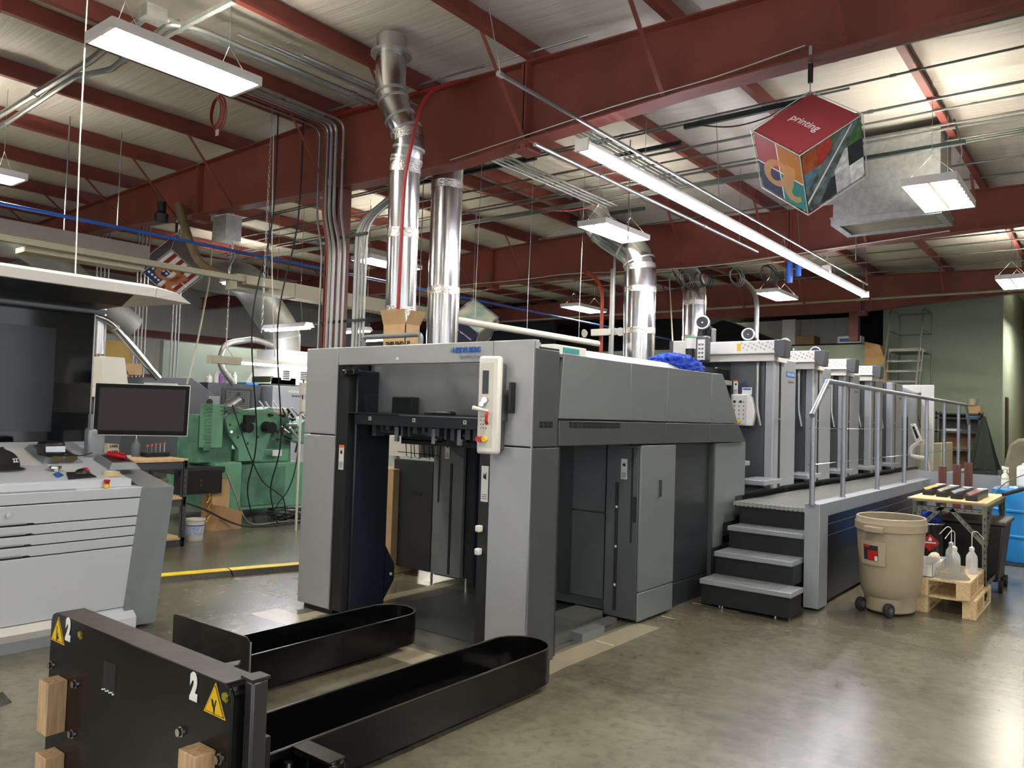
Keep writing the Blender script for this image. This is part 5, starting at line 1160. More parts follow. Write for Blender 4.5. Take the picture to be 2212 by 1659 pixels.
b.add(vs, [(j * 11 + i, j * 11 + i + 1, (j + 1) * 11 + i + 1, (j + 1) * 11 + i) for j in range(3) for i in range(10)]); o = b.build('cap_brim', capm, t3, smooth=True); so = o.modifiers.new('solid', 'SOLIDIFY'); so.thickness = .003
MB().lathe([(.006, 0), (.006, .004), (0, .006)], (p.x, p.y + .02, dz(p.y) + .138), 10).build('cap_button', capm, t3)
ex = Vector((p.x + .042, p.y + .02 - .083, dz(p.y) + .065))
text('2Z', .036, ex + Vector((-.012, -.004, -.012)), (.9, .42, 0), (-.15, .35, 1), WHITETX, name='emblem', parent=t3, bold=.001)
# sunglasses
p = onz(133, 1000); t3 = thing('sunglasses', 'dark wraparound sunglasses with amber lenses on the console desk', 'sunglasses', (p.x, p.y, dz(p.y)))
z = dz(p.y) + .02; lens = mat('amber_lens', '4a3b1c', .1, coat=.5)
MB().tube(catmull([(p.x - .095, p.y - .02, z + .045), (p.x - .05, p.y - .04, z + .052), (p.x, p.y - .042, z + .048), (p.x + .05, p.y - .04, z + .052), (p.x + .095, p.y - .02, z + .045)], 4), .006, 6).build('brow_bar', BLACK, t3)
for s in (-1, 1):
    MB().ext([(p.x + s * .046 + .043 * math.cos(k * .5236), p.y - .036, z + .027 + .024 * math.sin(k * .5236)) for k in range(12)], (0, -.005, 0)).build('lens', lens, t3, bevel=.002)
    MB().tube([(p.x + s * .095, p.y - .02, z + .045), (p.x + s * .085, p.y + .05, z + .05), (p.x + s * .06, p.y + .11, z + .045)], .004, 6).build('temple_arm', BLACK, t3)
p = onz(119, 1018); t3 = thing('magnifier', 'round folding magnifier loupe beside the sunglasses', 'magnifier', (p.x, p.y, dz(p.y)))
MB().ring((p.x, p.y, dz(p.y) + .035), (p.x, p.y, dz(p.y) + .05), .04, .032).build('lens_ring', CHROME, t3); MB().cyl((p.x + .005, p.y - .01, dz(p.y) + .016), (p.x + .005, p.y - .01, dz(p.y) + .04), .018, 14).build('loupe_foot', SILVER, t3)
MB().cyl((p.x, p.y, dz(p.y) + .04), (p.x, p.y, dz(p.y) + .044), .032, 16).build('lens', mat('green_lens', '6f7a60', .1), t3)
def sheet(pts, nm, m, label, cat, th=.002, lift=.018):
    return tag(MB().ext([onz(x, y, lift) for x, y in pts], (0, 0, th)).build(nm, m), label, cat)
sheet(((143, 1021), (190, 1020), (209, 1031), (148, 1036)), 'mouse_pad', RUBBER, 'black mouse pad on the front edge of the console desk', 'mouse pad', .004)
sheet(((100, 1004), (165, 1005), (178, 1012), (140, 1018), (106, 1010)), 'paper_sheet', PAPER, 'white paper sheet under the sunglasses', 'paper')
sheet(((0, 968), (58, 968), (86, 1005), (0, 1005)), 'paper_sheet', PAPER, 'large white proof sheet behind the baseball cap', 'paper')
sheet(((115, 1026), (125, 1023), (137, 1028), (125, 1032)), 'sticky_note_pad', BLUE, 'small blue and white pad beside the mouse pad', 'note pad', .01)
p = onz(178, 1025); t3 = thing('computer_mouse', 'black computer mouse with a red top on the black mouse pad', 'computer mouse', (p.x, p.y, dz(p.y)))
def dome(c, rx, ry, rz_, m, nm, par, rot=0.0, th0=0.0):
    vs = []; n = 18; k = 6
    for j in range(k + 1):
        ph = th0 + (math.pi / 2 - th0) * j / k
        for i in range(n):
            th = 2 * math.pi * i / n; x, y = rx * math.cos(th) * math.cos(ph), ry * math.sin(th) * math.cos(ph)
            vs.append((c[0] + x * math.cos(rot) - y * math.sin(rot), c[1] + x * math.sin(rot) + y * math.cos(rot), c[2] + rz_ * math.sin(ph)))
    return MB().add(vs, [(j * n + i, j * n + (i + 1) % n, (j + 1) * n + (i + 1) % n, (j + 1) * n + i) for j in range(k) for i in range(n)] + [tuple(range(n - 1, -1, -1))]).build(nm, m, par, smooth=True)
dome((p.x, p.y, dz(p.y) + .02), .05, .032, .038, BLACK, 'mouse_body', t3, -.3); dome((p.x + .014, p.y, dz(p.y) + .024), .036, .028, .04, REDP, 'mouse_top', t3, -.3, .35)
p = onz(240, 1026); t3 = thing('tape_roll', 'roll of cream masking tape at the corner of the console desk', 'tape', (p.x, p.y, dz(p.y)))
MB().ring((p.x, p.y, dz(p.y) + .01), (p.x, p.y, dz(p.y) + .04), .055, .047, 24).build('tape', mat('masking_tape', 'cdb98a', .6), t3); MB().ring((p.x, p.y, dz(p.y) + .01), (p.x, p.y, dz(p.y) + .04), .047, .044, 24).build('cardboard_core', PAPER, t3)
# ================================================================ black pile truck with number 2 plate
t = thing('pile_truck', 'black steel pallet truck with two long hollow forks and an upright plate numbered 2', 'pallet truck', (2.4, 3.5, 0))
def loop(y0, y1, nm, xs, z=.205, th=.012, x1=4.045, z0=.012):
    r = (y1 - y0) / 2; n = 12
    o = [(xs, y0)] + [(x1 - r + r * math.sin(k * math.pi / n), (y0 + y1) / 2 - r * math.cos(k * math.pi / n)) for k in range(n + 1)] + [(xs, y1)]
    ri = r - th; i_ = [(xs, y0 + th)] + [(x1 - r + ri * math.sin(k * math.pi / n), (y0 + y1) / 2 - ri * math.cos(k * math.pi / n)) for k in range(n + 1)] + [(xs, y1 - th)]
    b = MB(); m = len(o); vs = [(x, y, zz) for zz in (z0, z) for P_ in (o, i_) for x, y in P_]
    fs = []
    for k in range(m - 1): fs += [(k, k + 1, k + 1 + 2 * m, k + 2 * m), (k + m, k + 3 * m, k + 1 + 3 * m, k + 1 + m), (k + 2 * m, k + 1 + 2 * m, k + 1 + 3 * m, k + 3 * m), (k, k + m, k + 1 + m, k + 1)]
    fs += [(0, 2 * m, 3 * m, m), (m - 1, 2 * m - 1, 4 * m - 1, 3 * m - 1)]
    b.add(vs, fs); f = b.build(nm, TRUCKBLK, t, bevel=.002)
    b = MB(); vs = [(x, y, z + dz_) for dz_ in (.0005, .0025) for P_ in (o, i_) for x, y in P_]
    b.add(vs, fs); b.build('grey_rim', mat('grey_rim_steel', '55534e', .3, .6), f)  # fork rim drawn in a paler grey than the sides
    MB().box(xs, x1 - .18, y0 + th, y1 - th, z0, z0 + .008).build('fork_floor', TRUCKBLK, f)
    return f
loop(2.64, 3.02, 'fork', 1.72, z=.235, z0=.035, x1=3.94); loop(3.76, 4.13, 'fork', 1.95, z=.235, z0=.035, x1=3.94)
PX = at(112, 1320, z=.70).x; TP = .70
ya, yb = at(520, 1478, z=TP).y, at(112, 1320, z=TP).y
px0 = PX - .0
MB().prism([(ya, .02), (yb, .02), (yb, TP - .04), (yb - .012, TP - .012), (yb - .04, TP), (ya + .04, TP), (ya + .012, TP - .012), (ya, TP - .04)], 'yz', px0, px0 + .012).build('number_plate', TRUCKBLK, t, bevel=.002)
MB().prism([(ya + .04, TP - .006), (yb - .04, TP - .006), (yb - .04, TP + .001), (ya + .04, TP + .001)], 'yz', px0 + .001, px0 + .115).build('plate_top_flange', GREYPLATE, t, bevel=.002)
MB().box(px0 + .012, px0 + .115, ya, ya + .012, .02, TP - .04).cyl((px0 + .012, ya + .03, TP - .035), (px0 + .115, ya + .03, TP - .035), .03, 14).build('plate_side_flange', TRUCKBLK, t)
MB().box(px0 + .012, px0 + .1, yb - .012, yb, .02, TP - .04).build('plate_side_flange', TRUCKBLK, t)
MB().box(px0 + .1, px0 + .3, ya + .2, yb - .1, .12, .4).box(px0 + .26, px0 + .5, 2.64, 4.12, .06, .2).build('truck_frame', BLACK, t)
MB().box(px0 + .12, px0 + .3, ya + .3, ya + .38, 0, .12).box(px0 + .12, px0 + .3, yb - .4, yb - .32, 0, .12).build('truck_foot', BLACK, t)
MB().ext([at(478, 1441, z=.688), at(520, 1433, z=.688), at(515, 1443, z=.688), at(490, 1450, z=.688)], (0, 0, .012)).build('top_tab', GREYPLATE, t)
# aluminium post at the plate's end
p = at(557, 1468, z=.71); MB().prism([(p.x - .03, p.y - .018), (p.x + .03, p.y - .018), (p.x + .035, p.y + .02), (p.x - .03, p.y + .03)], 'xy', .02, .71).build('guide_post', mat('dull_alu', '4e4e50', .3, .7), t, bevel=.008)
MB().prism([(p.x - .035, p.y - .02), (p.x + .035, p.y - .02), (p.x + .035, p.y + .04), (p.x - .03, p.y + .05)], 'xy', .71, .72).build('post_cap', GREYPLATE, t)
# rear upright sheet
q0, q1 = at(375, 1325, z=.5), at(540, 1379, z=.5)
MB().ext([(q0.x, q0.y, .2), (q0.x, q0.y, .49), (q0.x + .0, q0.y - .02, .5), (q1.x, q1.y + .03, .5), (q1.x, q1.y, .48), (q1.x, q1.y, .15)], (.006, 0, 0)).build('back_sheet', mat('sooty_sheet', '2b2823', .35, .5, var=.35, vscale=6), t)
MB().cyl((q1.x + .003, q1.y - .003, .2), (q1.x + .003, q1.y - .003, .48), .005, 8).build('sheet_edge', SILVER, t)
# end bracket of near fork
p = at(655, 1600, z=.24)
MB().box(p.x - .06, p.x + .03, 2.4, 2.64, .1, .232).build('side_bracket', TRUCKBLK, t, bevel=.02)
MB().box(p.x - .055, p.x + .025, 2.41, 2.64, .231, .236).build('bracket_plate', GREYPLATE, t)
MB().cyl((p.x - .1, 2.6, .2), (p.x - .1, 2.6, .04), .018, 12).build('bracket_bolt', CHROME, t)
# plate details on the camera side
def onp(px, py): return at(px, py, x=px0)
for px_, py_ in ((112, 1436), (164, 1477), (157, 1585), (392, 1580), (475, 1639)):
    q = onp(px_, py_); MB().cyl((px0 - .016, q.y, q.z), (px0, q.y, q.z), .0145, 6).cyl((px0 - .004, q.y, q.z), (px0, q.y, q.z), .018, 16).build('hex_bolt', CHROME, t)
for px_, py_ in ((175, 1370), (488, 1504)):
    q = onp(px_, py_); MB().cyl((px0 - .008, q.y, q.z), (px0, q.y, q.z), .013, 12).cyl((px0 - .006, q.y - .008, q.z - .012), (px0, q.y - .008, q.z - .012), .007, 8).build('brass_fitting', mat('yellow_zinc', 'b5a648', .35, .7), t)
for pts in (((84, 1462), (120, 1456), (141, 1476), (136, 1592), (112, 1602), (82, 1585)), ((76, 1620), (110, 1613), (135, 1628), (133, 1700), (76, 1700)), ((385, 1612), (420, 1605), (458, 1622), (455, 1720), (385, 1720))):
    xs_ = px0 - .02; A0 = at(pts[0][0], pts[0][1] + 5, x=px0 - .075); A1 = at(pts[2][0], pts[2][1], x=px0 - .02); zb = at(pts[4][0], pts[4][1], x=px0 - .075).z
    yl, yr = A0.y, at(pts[2][0] - 34, pts[2][1], x=px0 - .07).y
    MB().box(px0 - .075, px0, yl, yr, max(zb, .03), A0.z, 0).build('wood_bumper', PLYE, t, bevel=.003)
for px_, py_, s in ((143, 1378, .11), (412, 1505, .13)):
    q = onp(px_, py_); text('2', .115, (px0 - .003, q.y, q.z), (0, -1, 0), (0, 0, 1), WHITETX, name='number', parent=t, bold=.008, sx=.72)
def tri_sign(px_, py_, px2, py2, kind):
    top = onp(px_, py_); bt = onp(px2, py2); h = top.z - bt.z; y = (top.y); s = h * .6
    def tri(k, off, m, nm, par): 
        cz = top.z - h * .64; P = [(px0 - off, y, cz + h * .64 * k), (px0 - off, y - s * k, cz - h * .36 * k), (px0 - off, y + s * k, cz - h * .36 * k)]
        return MB().ext(P, (.001, 0, 0)).build(nm, m, par, bevel=0)
    o = tri(1, .0015, YEL, 'warning_sign', t); tri(.88, .0025, DARKTX, 'black_border', o); tri(.8, .0035, YEL, 'yellow_field', o)
    cz = top.z - h * .68; b = MB(); g = lambda u, v: (px0 - .0045, y - u * s, cz + v * s)
    if kind: b.ext([g(-.28, .28), g(-.12, .25), g(0, -.05), g(.12, .3), g(.2, .25), g(.08, -.12), g(.06, -.45), g(0, -.2), g(-.02, -.5), g(-.08, -.15), g(-.2, -.05)], (.001, 0, 0))
    else: b.ext([g(-.12, .5), g(-.06, .5), g(-.04, -.1), g(.1, .1), g(.12, .02), g(.04, -.12), g(.2, -.12), g(.2, -.3), g(.0, -.3), g(0, -.45), g(-.12, -.45)], (.001, 0, 0))
    b.build('hand_symbol', DARKTX, o)
tri_sign(128, 1331, 139, 1394, 0); tri_sign(467, 1474, 490, 1558, 1)
b = MB(); q = onp(225, 1425); b.box(px0 - .001, px0 + .001, q.y - .1, q.y, q.z - .11, q.z); b.build('square_cutout', DARKTX, t)
b = MB(); 
for k in range(7): b.lathe([(.006, 0), (.005, .004), (0, .006)], (px0 - .004, q.y - .01 - k * .014, q.z - .11 + .004 * (k % 2)), 8)
b.build('weld_bead', SILVER, t)
# cable ramps on the floor
def ramp(a, b_, n, label, yel=True):
    a, b_ = Vector(a), Vector(b_); t3 = thing('cable_ramp', label, 'cable ramp', a); u = (b_ - a); d = u / n; w = Vector((-u.y, u.x, 0)).normalized()
    for k in range(n):
        s, e = a + d * (k + .008), a + d * (k + .992)
        m = MB(); m.add([s, e, e + w * .26, s + w * .26, s + w * .06 + Vector((0, 0, .045)), e + w * .06 + Vector((0, 0, .045)), e + w * .2 + Vector((0, 0, .045)), s + w * .2 + Vector((0, 0, .045))],
                        [(0, 3, 2, 1), (0, 1, 5, 4), (4, 5, 6, 7), (2, 3, 7, 6), (1, 2, 6, 5), (0, 4, 7, 3)]); m.build('rubber_segment', mat_ramp, t3)
        MB().ext([s + w * .065 + Vector((0, 0, .046)), e + w * .065 + Vector((0, 0, .046)), e + w * .195 + Vector((0, 0, .046)), s + w * .195 + Vector((0, 0, .046))], (0, 0, .006)).build('lid', CABLEY if yel else mat_ramp2, t3)
mat_ramp = mat('black_ramp_rubber', '26261f', .55, bump=1.0, bscale=30); mat_ramp2 = mat('dirty_ramp_lid', '75673a', .5, bump=1.0, bscale=40, var=.3, vscale=10)
ramp((3.35, 6.82, 0), (6.0, 5.98, 0), 3, 'black cable ramp with a bright yellow lid on the floor behind the console')
ramp((1.0, 4.28, 0), (1.72, 4.62, 0), 1, 'dirty brownish cable ramp on the floor behind the numbered plate', False)
# ================================================================ right-hand things by the walkway
# trash can
c = Vector((7.42, 1.6, 0)); t = thing('trash_can', 'large beige wheeled trash can with a red and black label, beside the walkway', 'trash can', c)
def lat(prof, m, nm, sx=1.0, sy=.84, par=t, n=36, smooth=True, c=c): return MB().lathe([(r, z) for r, z in prof], c, n, sx=sx, sy=sy).build(nm, m, par, smooth=smooth)
lat([(.21, .015), (.235, .03), (.24, .14), (.265, .17), (.285, .25), (.315, .66), (.318, .70), (.31, .7), (.3, .66), (.27, .25), (.25, .2), (0.001, .2)], BEIGE, 'can_body')
lat([(.318, .70), (.335, .705), (.338, .765), (.33, .775), (.325, .81), (.315, .815), (.305, .81), (.305, .70)], BEIGE, 'can_rim')
vd = Vector((-c.x, -c.y, 0)).normalized(); sd_ = Vector((-vd.y, vd.x, 0))
def canpt(ang, r, z): d = (vd * math.cos(ang) + sd_ * math.sin(ang)); return Vector((c.x + d.x * r, c.y + d.y * r * .84, z))
k0 = .45
def curved(a0, a1, z0, z1, r0, r1, m, nm, par=t, n=5):
    vs = [canpt(a0 + (a1 - a0) * i / n, r0 + (r1 - r0) * j, z0 + (z1 - z0) * j) for j in (0, 1) for i in range(n + 1)]
    return MB().add(vs, [(i, i + 1, n + 2 + i, n + 1 + i) for i in range(n)]).build(nm, m, par, smooth=True)
sg = 1 if sd_.dot(RT) < 0 else -1
A = lambda a: a * sg
b = MB(); 
h0 = canpt(A(.42), .34, .72); hb = MB().box(-.08, .08, -.03, .03, -.025, .03); o = hb.build('lift_handle', BEIGE, None, bevel=.012); o.location = h0; o.rotation_euler.z = math.atan2((h0 - c).y, (h0 - c).x) + math.pi / 2
bpy.context.view_layer.update(); mw = o.matrix_basis.copy(); o.parent = t; o.matrix_parent_inverse = world_of(t).inverted(); o.matrix_basis = mw
curved(A(.95), A(.1), .42, .62, .309, .322, mat('beige_panel', 'a29780', .5), 'raised_panel')
lb = curved(A(.82), A(.32), .46, .585, .314, .3225, mat('label_black', '26262a', .5), 'product_label')
curved(A(.82), A(.58), .565, .585, .3235, .3245, REDP, 'red_stripe', lb); curved(A(.66), A(.34), .465, .545, .3175, .3225, REDP, 'red_patch', lb); curved(A(.42), A(.33), .462, .50, .3185, .3215, PAPER, 'barcode_patch', lb)
for s, ang in ((1, A(1.15)), (-1, A(.0))):
    wc = canpt(ang, .285, .06); ax = (sd_ if True else vd); d = (canpt(A(1.15), .285, .06) - canpt(A(0), .285, .06)).normalized()
    w = MB().cyl(wc - d * .02, wc + d * .02, .058, 22).build('wheel', RUBBER, t, bevel=.008); MB().cyl(wc - d * .024, wc + d * .024, .028, 16).build('wheel_hub', DGREY, w); MB().cyl(wc - d * .027, wc + d * .027, .008, 10).build('axle_cap', CHROME, w)
# small pine pallets
def pallet(x0, x1, y0, y1, z0, h, label):
    t3 = thing('small_pallet', label, 'pallet', (x0, y0, z0), 'small pine pallets')
    th = .02; b = MB(); nb = 5; w = (x1 - x0) / nb
    for k in range(nb): MB().box(x0 + k * w + .004, x0 + (k + 1) * w - .004, y0, y1, z0 + h - th, z0 + h).build('deck_board', PINE, t3)
    for i in range(3):
        for j in range(2):
            xx = x0 + (x1 - x0 - .07) * i / 2; yy = y0 + (y1 - y0 - .1) * j; MB().box(xx, xx + .07, yy, yy + .1, z0 + (th if j < 3 else 0), z0 + h - th).build('pallet_block', PINE, t3)
    for j in range(2): yy = y0 + (y1 - y0 - .1) * j; MB().box(x0, x1, yy + .0, yy + .1, z0, z0 + th).build('runner_board', PINE, t3)
    return t3
pallet(7.60, 8.52, .98, 1.44, 0, .155, 'lower small pine pallet, on the floor under the other one')
pallet(7.55, 8.45, 1.02, 1.43, .156, .15, 'upper small pine pallet, carrying the funnel and squeeze bottles')
ZT2 = .307
# funnel upside down with a clear cone
p = at(2049, 1253, z=ZT2); t = thing('funnel', 'clear plastic funnel standing upside down on the upper pallet', 'funnel', p)
p.y = 1.19; p.x = 7.72
sh = mat('clear_funnel', '9c9a94', .08, alpha=.32)
MB().lathe([(.148, 0), (.15, .004), (.143, .008), (.024, .19), (.016, .2), (.013, .29), (.011, .29), (.014, .2), (.02, .185), (.138, .008)], p, 36).build('funnel_cone', sh, t, smooth=True)
MB().ring(p + Vector((0, 0, 0)), p + Vector((0, 0, .006)), .152, .143, 32).build('funnel_rim', mat('funnel_rim', 'b9bab6', .2, alpha=.5), t)
# wash bottles
def wash(x, y, m, label, turn):
    t3 = thing('wash_bottle', label, 'bottle', (x, y, ZT2), 'translucent wash bottles')
    cc = (x, y, ZT2)
    MB().lathe([(.044, 0), (.047, .01), (.047, .12), (.043, .15), (.022, .185), (.017, .19), (.017, .2)], cc, 24).build('bottle_body', m, t3, smooth=True)
    MB().lathe([(.021, .195), (.021, .222), (.012, .23), (.006, .235)], cc, 18).build('bottle_cap', mat_cap, t3)
    d = Vector((math.cos(turn), math.sin(turn), 0)); q = Vector(cc)
    MB().tube(smoothpath([q + Vector((0, 0, .03)), q + Vector((0, 0, .36)), q + d * .04 + Vector((0, 0, .372)), q + d * .11 + Vector((0, 0, .30))], .02), .0035, 8).build('bent_spout', WHITE, t3)
    b = MB()
    for k in range(5): a = math.atan2(-y, -x) ; b.box(x + .047 * math.cos(a - .5) - .004, x + .047 * math.cos(a - .5) + .004, y + .047 * math.sin(a - .5) - .008, y + .047 * math.sin(a - .5) + .008, ZT2 + .04 + k * .02, ZT2 + .043 + k * .02)
    b.build('scale_marks', mat_pink, t3)
mat_cap = mat('milky_cap', 'c9d3d0', .4); mat_pink = mat('pink_print', 'c98aa8', .5)
dR = math.atan2(RT.y, RT.x); dL = dR + math.pi
wash(8.1, 1.08, POLY, 'translucent wash bottle whose spout bends toward the blue drum', dR)
wash(8.0, 1.2, POLY, 'front translucent wash bottle whose spout bends toward the trash can', dL + .3)
wash(8.28, 1.27, mat('greenish_poly', 'b8cfc6', .35, alpha=.7), 'greenish wash bottle behind the other two', dL)
# boxes on pallet
t = thing('open_box', 'small open white cardboard box on the upper pallet beside the trash can', 'box', (7.63, 1.36, ZT2))
b = MB().box(7.58, 7.584, 1.3, 1.42, ZT2, ZT2 + .1).box(7.58, 7.9, 1.3, 1.304, ZT2, ZT2 + .1).box(7.58, 7.9, 1.416, 1.42, ZT2, ZT2 + .13).box(7.896, 7.9, 1.3, 1.42, ZT2, ZT2 + .13).box(7.58, 7.9, 1.3, 1.42, ZT2, ZT2 + .004)
b.build('box_wall', PAPER, t); MB().box(7.6, 7.88, 1.32, 1.41, ZT2 + .004, ZT2 + .008).build('box_inside', CARDD, t)
tag(MB().box(8.0, 8.4, 1.32, 1.425, ZT2 + .002, ZT2 + .07).build('flat_box', PAPER, bevel=.003), 'flat white box with papers behind the funnel', 'box')
ragpile('crumpled_paper', 'crumpled cream paper on the flat box behind the funnel', (8.1, 1.38, ZT2 + .072), .13, .045, .05, mat('cream_paper', 'd8d2b8', .8), 5, 'paper')
# black steel can with diamond label
c2 = Vector((8.62, 1.62, 0)); t = thing('steel_can', 'glossy black steel can with a red diamond flammable label beside the trash can', 'can', c2)
c2.x, c2.y = 8.75, 1.56
MB().lathe([(.165, .0), (.172, .01), (.172, .18), (.176, .19), (.172, .2), (.172, .62), (.178, .63), (.178, .645), (.165, .65)], c2, 32).build('can_body', GLOSSBLK, t, smooth=True)
MB().ring(c2 + Vector((0, 0, .64)), c2 + Vector((0, 0, .655)), .178, .16).build('can_rim', CHROME, t)
vq = Vector((-c2.x, -c2.y, 0)).normalized(); rq = Vector((-vq.y, vq.x, 0)); rq = rq if rq.dot(RT) > 0 else -rq
q = c2 + vq * .176 + rq * .03 + Vector((0, 0, .47)); 
lb = MB().ext([q + Vector((0, 0, .085)), q + rq * .085, q - Vector((0, 0, .085)), q - rq * .085], vq * .002).build('diamond_label', REDP, t)
q2 = q + vq * .003; MB().ext([q2 - rq * .055 - Vector((0, 0, .006)), q2 + rq * .055 - Vector((0, 0, .006)), q2 + rq * .05 + Vector((0, 0, .006)), q2 - rq * .05 + Vector((0, 0, .006))], vq * .001).ext([q2 - rq * .014 + Vector((0, 0, .015)), q2 + rq * .014 + Vector((0, 0, .015)), q2 + rq * .016 + Vector((0, 0, .035)), q2 + Vector((0, 0, .058)), q2 - rq * .012 + Vector((0, 0, .035))], vq * .001).build('flame_symbol', WHITETX, lb)
ragpile('shop_towels', 'small blue rag bundle on top of the black steel can', (c2.x + .02, c2.y - .02, .652), .12, .1, .07, seed=7)
# dark tote behind
t = thing('waste_bin', 'tall black rolling waste bin with a flat lid behind the wash bottles', 'waste bin', (9.0, 1.2, 0))
b = MB(); b.add([(9.0, .98, .1), (9.5, .98, .1), (9.5, 1.4, .1), (9.0, 1.4, .1), (8.93, .92, .66), (9.57, .92, .66), (9.57, 1.46, .66), (8.93, 1.46, .66)], [(0, 3, 2, 1), (4, 5, 6, 7), (0, 1, 5, 4), (1, 2, 6, 5), (2, 3, 7, 6), (3, 0, 4, 7)]); b.build('bin_body', mat('scuffed_black_bin', '202123', .45, var=.3, vscale=6), t, bevel=.02)
MB().box(8.9, 9.6, .9, 1.48, .66, .7).build('bin_lid', mat('dusty_lid', '4a4643', .6), t, bevel=.01)
for x, y in ((9.05, .96), (9.45, .96), (9.05, 1.4)): MB().cyl((x, y - .015, .06), (x, y + .015, .06), .06, 16).build('wheel', RUBBER, t)
# cart of slotted angle with ink trays
t = thing('angle_cart', 'rolling cart of slotted steel angle with a wooden top, carrying the ink trays', 'cart', (9.3, 1.2, 0))
cx0, cx1, cy0, cy1, cz = 8.4, 9.8, 1.0, 1.62, .88
MB().box(cx0, cx1, cy0, cy1, cz, cz + .018).build('plywood_top', BENCH, t); MB().box(cx0 - .04, cx1 - .1, cy0 - .0, cy1 + .04, cz + .018, cz + .03).build('cardboard_liner', mat('liner', 'b9a57f', .8), t)
ANG = mat('slotted_angle_grey', '75796f', .5, .4)
holes = MB()
def angle(p, q, w=.038, nm='angle_bar'):
    p, q = Vector(p), Vector(q); d = (q - p).normalized(); a = Vector((0, 1, 0)) if abs(d.y) < .9 else Vector((1, 0, 0)); a = (a - d * a.dot(d)).normalized(); c_ = d.cross(a)
    b = MB(); b.ext([p, q, q + c_ * w, p + c_ * w], a * .003); b.ext([p, q, q + a * w, p + a * w], c_ * .003); b.build(nm, ANG, t)
    n = int((q - p).length / .06)
    for k in range(1, n):
        m_ = p + d * (k * .06) + c_ * w * .5; holes.ext([m_ - d * .012 - c_ * .004 - a * .002, m_ + d * .012 - c_ * .004 - a * .002, m_ + d * .012 + c_ * .004 - a * .002, m_ - d * .012 + c_ * .004 - a * .002], a * .008)
        m_ = p + d * (k * .06) + a * w * .5; holes.ext([m_ - d * .012 - a * .004 - c_ * .002, m_ + d * .012 - a * .004 - c_ * .002, m_ + d * .012 + a * .004 - c_ * .002, m_ - d * .012 + a * .004 - c_ * .002], c_ * .008)
for x in (cx0, cx1 - .038):
    for y in (cy0, cy1 - .038): angle((x, y, .1), (x, y, cz), nm='cart_leg')
for y in (cy0, cy1 - .038): angle((cx0, y, cz - .04), (cx1, y, cz - .04)); angle((cx0, y, .14), (cx1, y, .14))
for x in (cx0, cx1 - .038): angle((x, cy0, cz - .04), (x, cy1, cz - .04)); angle((x, cy0, .14), (x, cy1, .14))
for y in (cy0, cy1 - .038): angle((cx0 + .3, y, cz - .04), (cx0, y, cz - .35), nm='brace_bar'); angle((cx1 - .3, y, cz - .04), (cx1 - .02, y, cz - .35), nm='brace_bar')
angle((cx0, cy0 + .28, cz - .04), (cx0, cy0, cz - .35), nm='brace_bar'); angle((cx0, cy1 - .28, cz - .04), (cx0, cy1, cz - .35), nm='brace_bar')
holes.build('slot_holes', DARKTX, t)
for x in (cx0 + .04, cx1 - .06):
    for y in (cy0 + .02, cy1 - .04): MB().cyl((x, y - .012, .045), (x, y + .012, .045), .045, 16).box(x - .02, x + .02, y - .018, y + .018, .05, .1).build('caster', RUBBER, t)
INKS = (('yellow', 'c79a12'), ('brown-black', '3a2c22'), ('dark blue', '222a58'), ('magenta red', '8a2434'))
for k, (nm, colr) in enumerate(INKS):
    x = 8.66 + k * .0; yb_ = 1.56 - k * .14; xs_ = 8.80 - k * .1
    t3 = thing('ink_tray', 'black ink tray smeared with %s ink on the slotted-angle cart' % nm, 'ink tray', (xs_, yb_, cz + .03))
    L = .78; zz = cz + .031
    MB().prism([(yb_ - .045, zz), (yb_ + .045, zz), (yb_ + .05, zz + .07), (yb_ + .015, zz + .045), (yb_ - .04, zz + .075)], 'yz', xs_, xs_ + L).build('tray_body', mat('ink_tray_black', '1b1d20', .35), t3, bevel=.004)
    MB().prism([(yb_ - .035, zz + .07), (yb_ + .015, zz + .046), (yb_ + .045, zz + .066), (yb_ + .045, zz + .069), (yb_ + .015, zz + .052), (yb_ - .033, zz + .076)], 'yz', xs_ + .01, xs_ + L - .01).build('ink_film', mat('ink_' + nm.split()[0].replace('-', '_'), colr, .25, coat=.4, var=.3, vscale=25, bump=.5, bscale=30), t3)
    MB().box(xs_ - .004, xs_ + .02, yb_ - .048, yb_ + .05, zz, zz + .05).build('end_plate', BLACK, t3, bevel=.004)
    MB().box(xs_ + L - .08, xs_ + L, yb_ - .04, yb_ + .05, zz + .05, zz + .075).build('paper_wrap', PAPER, t3, bevel=.006)
# blue drum and things on it
c3 = Vector((11.4, .98, 0)); t = thing('plastic_drum', 'big blue plastic drum with molded ridges at the edge of the picture', 'drum', c3)
MB().lathe([(.27, .0), (.29, .02), (.295, .06), (.295, .3), (.305, .31), (.305, .33), (.295, .34), (.295, .6), (.305, .61), (.305, .63), (.295, .64), (.292, .86), (.27, .885), (.25, .875), (.001, .875)], c3, 40, sx=1.12, sy=1.12).build('drum_body', BLUED, t, smooth=True)
MB().box(10.9, 11.8, .5, 1.3, 0.0, .012).build('drum_mat', DARKTX, t)
p = at(2168, 1030, z=.89); p = Vector((11.2, 1.15, .885)); t = thing('spray_bottle', 'white trigger spray bottle standing on the blue drum', 'spray bottle', p)
MB().lathe([(.038, 0), (.042, .01), (.042, .12), (.036, .15), (.016, .175), (.014, .19)], p, 24).build('bottle_body', OFFW, t, smooth=True)
MB().lathe([(.0425, .04), (.0425, .1)], p, 24).build('bottle_label', PAPER, t); MB().lathe([(.043, .105), (.043, .112)], p, 24).build('green_stripe', mat('label_green', '4f9a60', .5), t)
